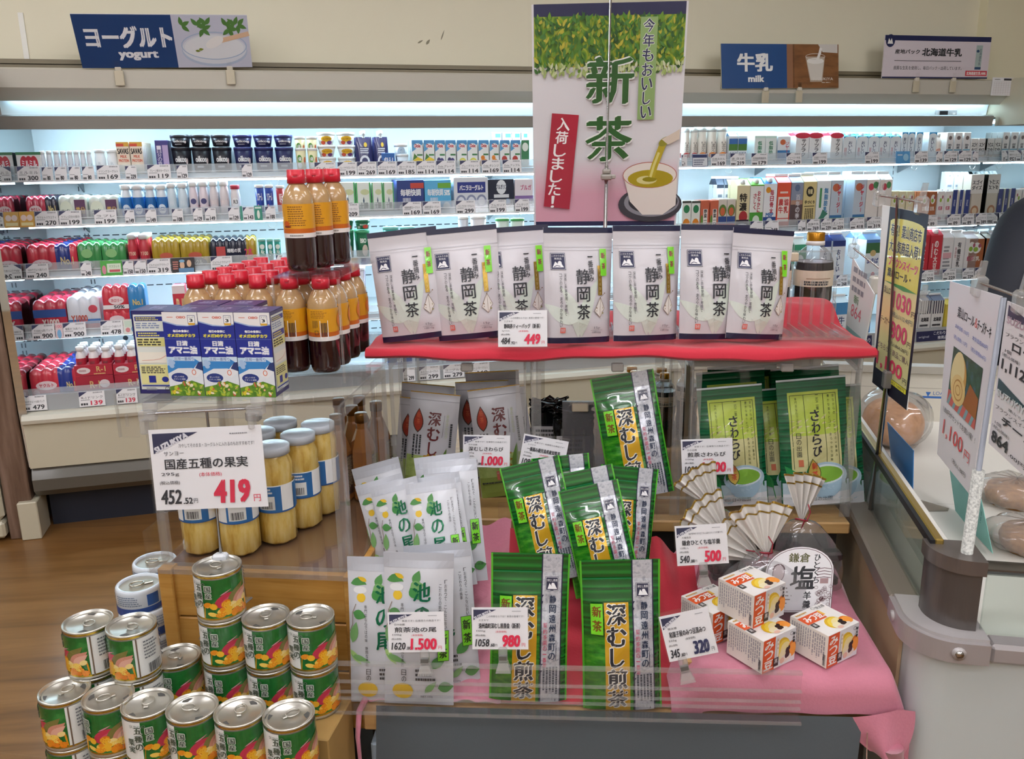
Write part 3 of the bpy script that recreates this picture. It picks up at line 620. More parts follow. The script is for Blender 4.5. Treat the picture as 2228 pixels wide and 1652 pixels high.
# ---- left half, third shelf
P('pack', 'L3', [(56, 166)], 531, '#cf3348', [('e', .28, .3, .2, .22, '#ead5d8'), ('t', 'ヤクルト', .14, .2, .42, .4, '#b82a40', .015), ('t', 'No.1', .66, .25, .92, .6, '#d9c58a', .015)], 'yogurt_drink_pack', 'red five-bottle yogurt drink pack with a blue end on the third shelf', 'drink pack', 'red and blue drink packs, third shelf', cols=[(0, .56, '#cf3348'), (.56, .86, '#2c3f8c'), (.86, 1, '#cf3348')], n=5, d=.075, rows=5)
P('pack', 'L3', [(167, 219), (220, 273)], 528, '#3f9150', [('e', .35, .2, .28, .2, '#dfe9dc'), ('t', 'マスカット', .2, .1, .8, .32, '#3a6a44', .01), ('e', .4, .7, .24, .2, '#8cc480')], 'muscat_drink_pack', '{o} green muscat drink pack from the red and blue packs', 'drink pack', 'green muscat packs', n=3, d=.08, rows=3)
P('bottle', 'L3', [(276, 298), (301, 325)], 511, '#c23a48', [('t', 'Y100', .15, .6, .85, .8, '#e9c9b0', .01), ('r', 0, .2, 1, .5, '#4f86b8')], 'lactic_drink_bottle', '{o} tall red lactic drink bottle from the green muscat packs', 'drink bottle', 'red lactic bottles', capc='#d9dadc', capw=.95, neck=.75, rows=4)
P('pack', 'L3', [(330, 391), (392, 455)], 520, '#b0942c', [('e', .5, .45, .24, .14, '#c25a44'), ('e', .5, .12, .4, .24, '#22252c'), ('t', 'ピルクル', .26, .04, .74, .24, '#ece9da', .012)], 'gold_drink_pack', '{o} gold-wrapped drink pack on the third shelf from the red bottles', 'drink pack', 'gold drink packs', n=4, d=.10, rows=3)
P('pack', 'L3', [(458, 558)], 518, '#23283c', [('r', .12, .3, .32, .8, '#c04a4a'), ('t', '睡眠の質', .36, .5, .66, .7, '#e8e9ee', .012), ('t', '2本', .74, .25, .92, .75, '#d9486c', .012)], 'dark_drink_pack', 'black drink pack with a gold end above the red bottle caps', 'drink pack', cols=[(0, .78, '#23283c'), (.78, 1, '#b79a34')], n=7, d=.1, rows=2)
P('tub', 'L3', [(562, 580), (581, 596), (597, 613)], 520, '#2f8f80', [('t', 'Alc', .25, .4, .75, .6, '#f0f2e6', .01), ('e', .5, .75, .3, .12, '#e9f2ea')], 'teal_yogurt_cup', '{o} teal yogurt cup behind the dressing bottles on the third shelf', 'yogurt cup', 'teal yogurt cups', lid='#9fd8cc')
gz = []
q = P('tub', 'L3', [(715, 740), (741, 774), (776, 808)], 502, '#1f6b48', [('t', 'BIO', .3, .6, .7, .8, '#e4efe6', .02), ('e', .6, .3, .2, .24, '#d9c9b8')], 'green_yogurt_cup', '{o} green yogurt cup of the lower layer behind the white tea pouches', 'yogurt cup', 'green yogurt cups', lid='#4fa878', rows=2)
zt = max(p.co.z for p in q[0].children[0].data.vertices)+.001
P('tub', 'L3', [(741, 774), (777, 810)], 472, '#1f6b48', [('t', 'BIO', .3, .6, .7, .8, '#e4efe6', .02), ('b', .1, .1, .3, .5, '#e4efe6'), ('e', .66, .4, .2, .3, '#d0483c')], 'green_yogurt_cup', '{o} green yogurt cup of the upper layer behind the white tea pouches', 'yogurt cup', 'green yogurt cups', lid='#1f6b48', lift=zt)
P('tub', 'L3', [(836, 872), (874, 908)], 494, '#3f9f94', [('r', 0, .3, 1, .7, '#dfeee9')], 'teal_yogurt_cup', '{o} teal yogurt cup just above the first white tea pouch', 'yogurt cup', 'teal cups above the pouches', lid='#8fd8d0')
P('tub', 'L3', [(1000, 1024)], 466, '#dfe6ef', [('b', .4, .3, .7, .8, '#8ea6cc')], 'yogurt_cup', 'pale yogurt cup beside the red and white cup above the tea pouches', 'yogurt cup', taper=.85)
P('tub', 'L3', [(1028, 1064)], 467, '#f0eef0', [('p', [(0, 0), (1, 0), (1, .5), (.5, .3), (0, .45)], '#cc3c4c'), ('t', 'LB81', .25, .5, .75, .75, '#3a4a8c', .01)], 'yogurt_cup', 'red and white yogurt cup above the third white tea pouch', 'yogurt cup')
P('tub', 'L3', [(1082, 1113), (1115, 1146)], 476, '#dfeee4', [('e', .3, .5, .2, .3, '#3c7f4c'), ('e', .7, .5, .2, .3, '#3c7f4c')], 'yogurt_cup', '{o} white cup with green leaves and a green lid beside the tea poster', 'yogurt cup', 'green leaf cups', lid='#58ae62')
# ---- left half, fourth shelf
P('pack', 'L4', [(68, 141)], 653, '#c4344a', [('r', 0, .52, 1, .82, '#2d4f94'), ('t', 'Y1000', .24, .18, .76, .46, '#ecd8d2', .02)], 'lactic_drink_pack', 'red six-bottle pack with a blue band nearest the mirrored end wall', 'drink pack', 'red six-bottle packs', n=3, d=.12, rows=3)
P('pack', 'L4', [(143, 215)], 645, '#dfe4ee', [('r', 0, .2, 1, .36, '#3f72b0'), ('t', 'Y1000', .1, .26, .6, .52, '#c05a4c', .015), ('e', .8, .72, .14, .14, '#c8485a'), ('r', 0, 0, 1, .2, '#b84457')], 'lactic_drink_pack', 'white and blue six-bottle pack between the red packs on the fourth shelf', 'drink pack', 'white six-bottle packs', n=3, d=.12, rows=3)
q = P('pack', 'L4', [(221, 312)], 668, '#d13b4c', [('e', .32, .5, .18, .2, '#ecd5d8'), ('t', '50%', .25, .1, .5, .3, '#3a3a44', .015)], 'ten_bottle_pack', 'red and blue ten-bottle pack, lower of the two stacked on the fourth shelf', 'drink pack', 'red and blue ten-bottle packs', cols=[(0, .64, '#d13b4c'), (.64, 1, '#2f78b8')], n=5, d=.09)
P('pack', 'L4', [(223, 317)], 621, '#d13b4c', [('e', .32, .55, .18, .18, '#ecd5d8'), ('t', 'カロリー', .2, .48, .46, .62, '#b82a40', .01), ('r', .0, .18, .6, .36, '#ece6e8'), ('t', '50%', .25, .2, .5, .34, '#3a3a44', .015), ('t', 'No.1', .7, .3, .94, .56, '#c9b878', .02)], 'ten_bottle_pack', 'red and blue ten-bottle pack, upper of the two stacked on the fourth shelf', 'drink pack', 'red and blue ten-bottle packs', cols=[(0, .6, '#d13b4c'), (.6, 1, '#3a8ac8')], n=5, d=.09, lift=.062)
P('box', 'L4', [(377, 405)], 622, '#c23344', [('r', 0, .75, 1, 1, '#e9d9da'), ('t', 'R-1', .25, .1, .8, .6, '#e9cf9a', .03)], 'yogurt_cup_box', 'red carton with cream lettering behind the blue oil boxes', 'yogurt pack', d=.08, lift=.03)
P('tub', 'L4', [(733, 766), (768, 801)], 577, '#ece6ee', [('e', .5, .4, .26, .22, '#c98a2c'), ('r', .8, 0, 1, 1, '#8c6fa6')], 'lidded_yogurt_cup', '{o} white cup with a golden label in front of the clear plate of bottles', 'yogurt cup', 'golden label cups', lid='#efe9f0')
P('tub', 'L4', [(733, 766), (768, 801)], 562, '#ece6ee', [('e', .5, .4, .26, .22, '#c98a2c'), ('r', .8, 0, 1, 1, '#8c6fa6')], 'lidded_yogurt_cup', '{o} white cup with a golden label in the second row by the clear plate', 'yogurt cup', 'golden label cups', lid='#efe9f0', back=.09, lift=.0)
# ---- left half, bottom deck
P('pack', 'L5', [(44, 162)], 803, '#cc3548', [('e', .3, .45, .2, .2, '#e9d3d6'), ('t', 'ヤクルト', .16, .38, .44, .54, '#c02a40', .01), ('e', .1, .16, .06, .12, '#e0a0a8'), ('t', 'No.1', .68, .3, .84, .56, '#d9c58a', .012)], 'ten_bottle_pack', 'red ten-bottle pack with a blue band at the front of the bottom deck', 'drink pack', 'ten-bottle packs, bottom deck', cols=[(0, .54, '#cc3548'), (.54, .8, '#2b3f90'), (.8, 1, '#cc3548')], n=5, d=.088, rows=4)
for j, (ua, ub, vb, nm) in enumerate(((163, 247, 794, 'nearer the ten-bottle packs'), (248, 330, 790, 'partly behind the oil boxes'))):
    cr = P('box', 'L5', [(ua, ub)], vb+24, '#a8283c', [('t', 'R-1', .36, .25, .62, .7, '#d9b878', .02), ('e', .75, .5, .14, .25, '#e3d5d6')], 'bottle_tray', 'dark red cardboard bottle tray, lower one, %s' % nm, 'tray', 'red bottle trays', d=.16)
    zt = max(v.co.z for v in cr[0].data.vertices)
    cr = P('box', 'L5', [(ua, ub)], vb, '#b32c40', [('t', 'R-1', .58, .35, .82, .85, '#e0c080', .02), ('e', .24, .5, .18, .3, '#e9dcdc'), ('l', .12, .4, .36, .6, 2, '#8c2c38'), ('l', .5, .08, .92, .26, 1, '#e0c080')], 'bottle_tray', 'dark red cardboard bottle tray, upper one, %s' % nm, 'tray', 'red bottle trays', d=.16, lift=zt+.001)
    zt += max(v.co.z for v in cr[0].data.vertices)
    st = (ub-ua)/3.0
    P('bottle', 'L5', [(ua+4+st*i, ua+st*(i+1)) for i in range(3)], vb-38, '#efe7e8', [('r', -.3, 0, 1.3, .5, '#b32c40', 6, 1), ('t', 'R-1', .2, .1, .8, .42, '#e0c080', .02), ('l', .2, .7, .8, .85, 2, '#5a4a4c')], 'strong_yogurt_bottle', '{o} red and white bottle in the tray %s' % nm, 'drink bottle', 'bottles in the red trays', lift=zt+.001-.05, lab='#b32c40', rows=3, back=.012, capw=.8, neck=.55)
P('box', 'L5', [(838, 905), (908, 962), (966, 1020), (1024, 1078)], 768, '#cfdcea', [('r', .1, .3, .9, .8, '#3c5f9c'), ('t', '朝', .4, .4, .6, .7, '#ffffff', .01)], 'plain_yogurt_carton', '{o} blue and white yogurt carton seen through the clear risers', 'yogurt pack', 'blue and white cartons on the deck', d=.10)
# ---- right half, top shelf
mk = lambda fr_c: [('r', 0, 0, 1, .05, '#e6dccb'), ('e', .45, .30, .4, .14, fr_c), ('v', '日本みかん', .5, .90, .40, .09, '#3a332c', .0), ('e', .82, .38, .14, .05, '#d8625c')]
P('bottle', 'R1', [(1484, 1500), (1502, 1517)], 278, '#eee8dd', mk('#b83a36'), 'apple_drink_bottle', '{o} white apple drink bottle with a red fruit picture beside the tea poster', 'drink bottle', 'white fruit drink bottles', capw=1.0, neck=.98, rows=3)
P('bottle', 'R1', [(1518, 1537), (1539, 1559), (1561, 1581)], 276, '#eee8dd', mk('#dd7f22'), 'mandarin_drink_bottle', '{o} white mandarin drink bottle with an orange fruit picture from the tea poster', 'drink bottle', 'white fruit drink bottles', capw=1.0, neck=.98, rows=3)
P('carton', 'R1', [(1582, 1601), (1602, 1621)], 286, '#e6edf2', [('r', 0, .66, 1, .9, '#3f6fb0'), ('r', 0, .42, 1, .68, '#4f7d3c'), ('t', 'まきば', .1, .12, .9, .36, '#2c3f80', .015)], 'pasture_milk_carton', '{o} small milk carton with a green meadow picture on the top shelf', 'milk carton', 'meadow milk cartons, top shelf', roof='#7fa6d4', rows=3)
P('carton', 'R1', [(1637, 1660), (1661, 1684)], 285, '#eaf2ee', [('v', '低脂肪', .5, .7, .4, .17, '#2f7f5c', .006), ('r', 0, .9, 1, 1, '#cfe9dc')], 'low_fat_milk_carton', '{o} white low fat milk carton with green vertical writing on the top shelf', 'milk carton', 'green and white cartons', roof='#dff0e8', rows=3)
P('carton', 'R1', [(1687, 1714)], 287, '#e6ecf0', [('e', .4, .76, .22, .12, '#c96a44'), ('r', 0, 0, 1, .42, '#3f76a8'), ('v', 'ジャー', .75, .7, .3, .14, '#c0475c', .004)], 'jersey_milk_carton', 'milk carton with a blue pasture picture beside the low fat ones', 'milk carton', rows=3)
P('carton', 'R1', [(1726, 1754), (1755, 1781), (1801, 1826)], 285, '#eef0f0', [('e', .5, 1.0, .6, .12, '#c8384c'), ('v', 'サツラク', .6, .78, .34, .17, '#3a3a40', .006)], 'red_top_milk_carton', '{o} white milk carton with a red roof from the blue pasture carton', 'milk carton', 'red roof milk cartons', roof='#d0445a', rows=3)
P('carton', 'R1', [(1828, 1855), (1857, 1881), (1882, 1905), (1906, 1928), (1929, 1951)], 290, '#eaf2f6', [('r', 0, .9, 1, 1, '#2f8fc4'), ('e', .5, .9, .48, .1, '#eaf2f6'), ('v', 'おいしい', .56, .72, .3, .13, '#2c3f6c', .004), ('l', .1, .05, .3, .5, 2, '#b06070', 1)], 'blue_top_milk_carton', '{o} white milk carton with blue top and cap from the red roofs', 'milk carton', 'blue top milk cartons', top='cap', roof='#3f9fd0', cap='#f2f6f8', rows=3)
P('box', 'R1', [(1953, 1966), (1967, 1981), (1984, 1998), (2011, 2028)], 288, '#e6f0f6', [('r', 0, .86, 1, 1, '#2f8fc4'), ('e', .5, .86, .5, .1, '#e6f0f6'), ('v', 'おいしい', .5, .74, .4, .13, '#2c3f6c', .004)], 'small_milk_carton', '{o} slim blue-topped milk carton without a cap on the top shelf', 'milk carton', 'slim blue top cartons', d=.05, rows=2)
P('bottle', 'R1', [(2029, 2042)], 290, '#efe6dc', [('r', 0, 0, 1, .3, '#4a3d55'), ('e', .5, .5, .4, .14, '#d9a08c')], 'small_drink_bottle', 'small cream and purple bottle beside the slim blue-topped cartons', 'drink bottle', rows=2)
P('box', 'R1', [(2050, 2064), (2067, 2083), (2086, 2101)], 288, '#e9e6e4', [('e', .5, .78, .25, .08, '#6a5a58'), ('v', '効果', .5, .5, .5, .1, '#4a4a52', .004), ('r', .0, .28, 1, .33, '#5f93a8'), ('e', .5, .12, .2, .1, '#b8623c')], 'almond_drink_carton', '{o} slim almond drink carton on the top shelf', 'drink carton', 'almond drink cartons', d=.04, rows=3)
P('box', 'R1', [(2103, 2118), (2119, 2134)], 301, '#ece9e4', [('t', 'スゴイ', .12, .55, .88, .78, '#2c2c30', .02), ('t', 'ダイズ', .12, .28, .88, .5, '#2c2c30', .02), ('r', 0, 0, 1, .12, '#b98a64')], 'small_soy_carton', '{o} small white soy drink carton with black lettering beside the mirrored end', 'drink carton', 'small soy cartons', d=.04, rows=3)
# ---- right half, second shelf
P('box', 'R2', [(1486, 1506), (1507, 1526)], 437, '#e9ece4', [('e', .5, .72, .34, .14, '#2f7f52'), ('e', .5, .2, .4, .2, '#e08a2c'), ('e', .3, .14, .2, .1, '#5f9a44'), ('r', 0, .92, 1, 1, '#4a4a44')], 'vegetable_juice_carton', '{o} small vegetable juice carton with a green disc beside the tea poster', 'juice carton', 'small vegetable juice cartons', d=.04, rows=2)
P('box', 'R2', [(1527, 1546), (1548, 1566)], 436, '#c9664a', [('r', .3, .08, .8, .7, '#efe9e2'), ('v', '野菜一日', .55, .62, .36, .14, '#26231f', .006), ('e', .15, .3, .14, .2, '#5f8a3c'), ('e', .85, .12, .14, .1, '#d8503c')], 'vegetable_juice_carton', '{o} small orange-red vegetable juice carton with black writing', 'juice carton', 'small vegetable juice cartons', d=.04, rows=2)
P('box', 'R2', [(1566, 1584), (1585, 1603)], 433, '#d9d0c4', [('r', 0, .0, 1, .18, '#c03a4c'), ('r', 0, .18, 1, .42, '#36508c'), ('e', .5, .62, .46, .2, '#5f7d3c'), ('e', .5, .58, .3, .14, '#cc6a44')], 'vegetable_juice_carton', '{o} small vegetable juice carton with blue and red bands by the litre cartons', 'juice carton', 'small vegetable juice cartons', d=.04, rows=2)
P('carton', 'R2', [(1560, 1576), (1577, 1593), (1594, 1610)], 384, '#e6eef2', [('r', 0, .92, 1, 1, '#2c3448'), ('l', .2, .2, .8, .8, 5, '#6f7f94'), ('e', .8, .3, .1, .06, '#3a4a6c')], 'black_top_milk_carton', '{o} white carton with a black roof standing behind the small juices', 'milk carton', 'black roof cartons', roof='#2c3448', back=.10, rows=2)
big = [
 (1605, 1633, 391, '#e2d6ac', [('v', '特濃', .5, .72, .6, .2, '#2a2624', .008), ('e', .55, .27, .34, .14, '#a83038'), ('r', 0, 0, 1, .2, '#232333'), ('e', .5, .02, .5, .09, '#e9e9ee')], '#e2d6ac', '#f2f4f4', 'cream yellow one-litre milk carton with a white screw cap and black brush writing'),
 (1634, 1663, 389, '#eef0ea', [('v', 'おなかにや', .66, .8, .24, .12, '#b83a4c', .004), ('v', 'さしく', .36, .74, .24, .12, '#b83a4c', .004), ('r', 0, 0, 1, .36, '#4d9e3c'), ('e', .5, .18, .26, .11, '#e4efe0'), ('r', 0, .97, 1, 1, '#6fc04a')], '#7fc85c', '#f2f4f4', 'green and white one-litre milk carton with a white screw cap'),
 (1664, 1692, 387, '#eef0f2', [('v', '毎日骨太', .62, .8, .3, .13, '#b8384c', .006), ('t', 'MBP', .2, .24, .8, .34, '#2f6fb0', .008), ('r', 0, 0, 1, .24, '#264a8c'), ('e', .5, .12, .26, .1, '#dfe6ee'), ('e', .32, .86, .2, .07, '#d9942c')], '#3f7fc0', '#f2f4f4', 'blue and white one-litre milk carton with an orange seal and a screw cap'),
 (1693, 1722, 379, '#e2573f', [('r', .08, .12, .92, .68, '#efe6dd'), ('v', '農牛', .3, .56, .36, .16, '#c23a3c', .006), ('v', '協乳', .7, .56, .36, .16, '#c23a3c', .006), ('l', .2, .74, .8, .82, 1, '#f3dfd6'), ('r', .08, .18, .92, .2, '#c23a3c')], '#d9504a', None, 'orange-red one-litre milk carton with a white panel'),
 (1723, 1749, 379, '#8b93a6', [('r', 0, 0, 1, .5, '#5a4a4c'), ('r', 0, .5, 1, .6, '#b08a76'), ('v', '百年の季', .6, .66, .36, .13, '#d6d3d8', .004), ('e', .5, .88, .22, .08, '#5f6f8c')], '#9aa6bc', None, 'grey and brown dusk-coloured one-litre milk carton'),
 (1750, 1778, 377, '#d9c78c', [('e', .5, .78, .3, .12, '#26241f'), ('t', '有機', .32, .72, .7, .84, '#e4d6a4', .006), ('t', '手づくり', .1, .5, .9, .58, '#2c2a22', .008), ('r', .1, .44, .9, .455, '#2c2a22'), ('l', .15, .08, .85, .4, 5, '#3a372c', 1)], '#e2d3a0', None, 'tan organic one-litre milk carton with a black blot emblem'),
 (1779, 1809, 375, '#e9f0f2', [('v', '無脂肪乳', .68, .78, .3, .13, '#3f86b8', .006), ('r', .2, .4, .36, .84, '#4c8f5c'), ('p', [(.1, .1), (.4, .05), (.7, .2), (.9, .26), (.5, .36), (.35, .22)], '#3f7f6c')], '#dfeef4', None, 'white and pale blue skim milk carton with a green island map'),
 (1810, 1836, 374, '#c2cfdc', [('e', .4, .84, .3, .09, '#c2694a'), ('v', 'ジャージー', .66, .84, .3, .12, '#c0384c', .006), ('r', 0, .0, 1, .16, '#4d8a44'), ('e', .5, .08, .4, .06, '#c98a54'), ('r', 0, .16, 1, .22, '#3f76a8')], '#e6ecf0', None, 'sky blue milk carton with red title and pasture, nearer the skim milk'),
 (1860, 1886, 373, '#c2cfdc', [('e', .4, .84, .3, .09, '#c2694a'), ('v', 'ジャージー', .66, .84, .3, .12, '#c0384c', .006), ('r', 0, .0, 1, .16, '#4d8a44'), ('e', .5, .08, .4, .06, '#c98a54'), ('r', 0, .16, 1, .22, '#3f76a8')], '#e6ecf0', None, 'sky blue milk carton with red title and pasture, farther from skim milk'),
 (1887, 1914, 373, '#ece6e0', [('e', .35, .84, .22, .08, '#c0485a'), ('e', .7, .88, .2, .08, '#4d8f5c'), ('v', 'さんさん', .85, .9, .2, .1, '#3c6a4c', .003), ('r', .15, .05, .85, .1, '#c03c4c')], '#eef0ee', None, 'white milk carton with a red flower emblem beside the yellow sweets poster'),
 (1916, 1942, 373, '#ece6e0', [('e', .35, .84, .22, .08, '#c0485a'), ('e', .7, .88, .2, .08, '#4d8f5c'), ('r', .15, .05, .85, .1, '#c03c4c')], '#eef0ee', None, 'white milk carton with a red flower emblem behind the yellow sweets poster')]
for ua, ub, v, c, a, rf, cp, lab in big:
    P('carton', 'R2', [(ua, ub)], v, c, a, 'milk_carton', lab, 'milk carton', 'one-litre milk cartons', top='cap' if cp else 'gable', roof=rf, cap=cp, rows=2)
soy = lambda c, t: [('e', .5, .74, .3, .16, '#efeee6'), ('e', .45, .7, .16, .07, '#8fae3c'), ('e', .7, .8, .1, .06, '#9c4a5c'), ('t', t, .2, .36, .8, .5, '#efe6da' if c != '#ece9e6' else '#c0546c', .01), ('e', .5, .08, .3, .06, '#7a4a22' if c != '#ece9e6' else '#d99aa8')]
P('box', 'R2', [(1943, 1958), (1960, 1974), (1976, 1992)], 416, '#e4ddb8', soy('#e4ddb8', '豆'), 'soy_milk_carton', '{o} pale yellow soy milk carton behind the top of the yellow poster', 'soy carton', 'small soy milk cartons', d=.04, rows=3)
P('box', 'R2', [(2008, 2024), (2025, 2042)], 417, '#a8623a', soy('#a8623a', '豆乳'), 'soy_milk_carton', '{o} brown coffee soy milk carton on the second shelf', 'soy carton', 'small soy milk cartons', d=.04, rows=3)
P('box', 'R2', [(2044, 2059), (2060, 2075)], 416, '#ece9e6', soy('#ece9e6', '紅茶'), 'soy_milk_carton', '{o} white tea soy milk carton next to the brown ones', 'soy carton', 'small soy milk cartons', d=.04, rows=3)
P('box', 'R2', [(2076, 2089), (2091, 2101), (2103, 2118)], 413, '#e6e2d6', [('r', .0, .0, .75, 1, '#2c3a7c'), ('v', '豆乳', .4, .62, .3, .1, '#e6e9f2')], 'soy_milk_carton', '{o} navy-fronted soy milk carton next to the white tea ones', 'soy carton', 'navy soy milk cartons', d=.04, rows=3)
P('carton', 'R2', [(2059, 2074), (2076, 2093), (2094, 2111)], 374, '#e6eef2', [('l', .2, .55, .8, .85, 3, '#8f9cb0'), ('r', 0, .0, 1, .5, '#dfe6ea')], 'almond_milk_carton', '{o} white capped carton standing behind the small soy cartons', 'milk carton', 'white capped cartons', top='cap', cap='#f4f6f6', back=.10, rows=1)
P('box', 'R2', [(2113, 2140)], 380, '#d9d0c0', [('r', 0, .58, 1, 1, '#efece6'), ('t', 'スゴイ', .1, .78, .9, .88, '#2c2c30', .006), ('t', 'ダイズ', .1, .66, .9, .76, '#2c2c30', .006), ('e', .5, .2, .32, .12, '#b07d5a'), ('e', .5, .2, .2, .07, '#d9c4a4')], 'tall_soy_carton', 'tall soy drink carton with big black lettering beside the mirrored end', 'soy carton', d=.06, rows=2)
# ---- right half, third shelf
P('carton', 'R3', [(1700, 1726), (1728, 1755)], 516, '#e4efe8', [('r', 0, .5, 1, 1, '#3f9a74'), ('e', .5, .5, .36, .24, '#e9f3ee'), ('e', .5, .5, .18, .12, '#d98a9c')], 'green_milk_carton', '{o} green and white milk carton behind the soy sauce bottles', 'milk carton', 'green milk cartons, third shelf', roof='#e4efe8', rows=2)
P('carton', 'R3', [(1784, 1808), (1811, 1839)], 507, '#e9eef2', [('r', 0, .86, 1, 1, '#2b3a78'), ('v', 'おいしい', .5, .72, .28, .13, '#2c3f6c', .004)], 'navy_top_milk_carton', '{o} white milk carton with a navy top right behind the soy sauce bottle', 'milk carton', 'navy top milk cartons', roof='#36488c', rows=2)
P('carton', 'R3', [(1884, 1916)], 505, '#e9eef0', [('r', 0, .66, 1, .95, '#3c6a44'), ('e', .5, .66, .2, .08, '#c9b07a'), ('r', 0, .92, 1, 1, '#5a86c4'), ('t', 'まきば', .12, .4, .9, .54, '#2c3f80', .008), ('e', .6, .12, .14, .06, '#c0485a')], 'pasture_milk_carton', 'large milk carton with a meadow picture beside the yellow sweets poster', 'milk carton', roof='#7fa6d4', rows=2)
P('carton', 'R3', [(1997, 2021), (2023, 2049)], 500, '#c2303c', [('v', 'のむ大豆', .52, .78, .34, .17, '#f0e3e0', .006), ('l', .1, .4, .26, .8, 1, '#f0e3e0', 1), ('l', .2, .06, .8, .14, 1, '#f0e3e0')], 'red_soy_carton', '{o} red soy drink carton with white vertical writing on the third shelf', 'soy carton', 'red soy cartons', top='cap', cap='#f2efee', roof='#c8384a', rows=2)
P('carton', 'R3', [(2050, 2073)], 502, '#e9e7e6', [('l', .15, .1, .85, .8, 7, '#7c7a80'), ('r', .1, .45, .9, .6, '#dba7ae')], 'organic_soy_carton', 'white soy drink carton showing its printed side beside the red ones', 'soy carton', rows=2)
P('carton', 'R3', [(2075, 2098)], 502, '#edebe9', [('v', '有機豆乳', .5, .8, .34, .16, '#3a363a', .006), ('v', '無調整', .2, .7, .16, .09, '#a84c5c')], 'organic_soy_carton', 'white organic soy milk carton with black vertical writing', 'soy carton', rows=2)
P('carton', 'R3', [(2100, 2126)], 504, '#ece9e6', soy('#ece9e6', '紅茶'), 'tea_soy_carton', 'white one-litre tea soy milk carton beside the brown ones', 'soy carton', rows=2, roof='#d9cfd0')
P('carton', 'R3', [(2128, 2160)], 505, '#a8623a', soy('#a8623a', '豆乳'), 'coffee_soy_carton', 'brown one-litre coffee soy milk carton beside the dark-jacketed person', 'soy carton', 'brown one-litre cartons', rows=2, roof='#cdbfae')
# ---- right half, bottom deck
P('carton', 'R4', [(1871, 1896)], 650, '#2f6ea8', [('v', 'さんろく', .6, .7, .4, .14, '#e6eef4', .004)], 'blue_milk_carton', 'blue milk carton on the bottom deck behind the white cake sign', 'milk carton', roof='#dfe9f0', rows=2)
P('carton', 'R4', [(1973, 1999), (2001, 2026), (2028, 2053)], 640, '#e6e4e0', [('r', .04, .62, .14, 1, '#3c3a4c'), ('r', .24, .62, .34, 1, '#3c3a4c'), ('r', .44, .62, .54, 1, '#3c3a4c'), ('r', .64, .62, .74, 1, '#3c3a4c'), ('r', .84, .62, .94, 1, '#3c3a4c'), ('t', '北海道', .16, .4, .84, .52, '#2c2a30', .01), ('l', .1, .24, .9, .34, 1, '#2c2a30'), ('e', .5, .06, .2, .1, '#2c2a30')], 'striped_milk_carton', '{o} black-and-white striped milk carton on the bottom deck', 'milk carton', 'striped milk cartons', roof='#55566a', rows=3)
P('carton', 'R4', [(2056, 2084)], 650, '#d9c24a', [('v', '豆乳', .5, .7, .5, .2, '#3a3420', .006)], 'yellow_soy_carton', 'yellow carton at the end of the striped milk cartons', 'soy carton', rows=2)
P('carton', 'R4', [(1700, 1728), (1730, 1758), (1760, 1786), (1788, 1816), (1818, 1846)], 640, '#e9eef0', [('r', 0, .7, 1, 1, '#4f93c9'), ('v', '牛乳', .5, .55, .5, .2, '#2c3f6c', .004)], 'milk_carton', '{o} pale milk carton on the bottom deck seen past the clear display rack', 'milk carton', 'pale milk cartons on the deck', roof='#cfe3ec', rows=2)
# ================================================================ price cards on the shelf rails
tri_c = M('#2f3358', .5); ink_c = M('#33343a', .55); inkred = M('#cf2f4c', .5); small_c = M('#77787f', .6)
def card_art(w, h, title, num, red=False, x0=0, y0=0):
    A = Art(); X = lambda a: x0-w/2+a*w; Y = lambda a: y0+a*h
    A.poly([(X(.01), Y(.99)), (X(.34), Y(.99)), (X(.01), Y(.66))], tri_c)
    A.bars(X(.55), Y(.86), X(.93), Y(.95), small_c, 16)
    if title: A.T(title, X(.1), Y(.5), X(.92), Y(.68), ink_c)
    A.lines(X(.07), Y(.40), X(.5), Y(.47), 1, small_c, seed=len(title))
    A.lines(X(.06), Y(.08), X(.36), Y(.24), 1, ink_c, fill=.9, seed=5, dash=.3)
    A.T(num, X(.44), Y(.07), X(.44+.155*len(num)), Y(.38), inkred if red else ink_c, b=h*.012)
    return A
def rail_card(row, ua, ub, num, title, what, red=False, tilt=0):
    yf, zf, _, _ = SH[row]; y = yf-(.038 if row in ('L5', 'R4') else .0195); v = {'L1': 372, 'L2': 468, 'L3': 580, 'L4': 712, 'L5': 875, 'R1': 342, 'R2': 480, 'R3': 597, 'R4': 720}[row]
    a = FR.py(ua, v, y); c = FR.py(ub, v, y); w = c.x-a.x; zb = zf-.024; h = .062 if w > .05 else .058
    b = MB(); b.box(-w/2, w/2, -.0006, .0006, 0, h, PAPER); b.art(card_art(w, h, title, num, red), front(0, -.0006))
    o = b.build('price_card', loc=FR.w((a.x+c.x)/2, y, zb-.001 if row != 'L5' else zb-.02), rz=FR.yaw)
    o.rotation_euler = (math.radians(-8), 0, FR.yaw)
    return tag(o, ('shelf price card reading %s ' % num)+what, 'price card', 'shelf price cards')
def promo(row, ua, ub, items, col, label):
    yf, zf, _, _ = SH[row]; y = yf-(.038 if row in ('L5', 'R4') else .0195); v = {'L1': 372, 'L2': 468, 'L3': 580, 'L4': 712, 'L5': 875, 'R1': 342, 'R2': 480, 'R3': 597, 'R4': 720}[row]
    a = FR.py(ua, v, y); c = FR.py(ub, v, y); w = c.x-a.x
    b = MB(); b.box(-w/2, w/2, -.0006, .0006, 0, .064, M(col, .5)); b.art(spec(Art(), items, w, .064), front(0, -.0006))
    o = b.build('promotion_card', loc=FR.w((a.x+c.x)/2, y, zf-.026)); o.rotation_euler = (math.radians(-8), 0, FR.yaw); tag(o, label, 'promotion card')
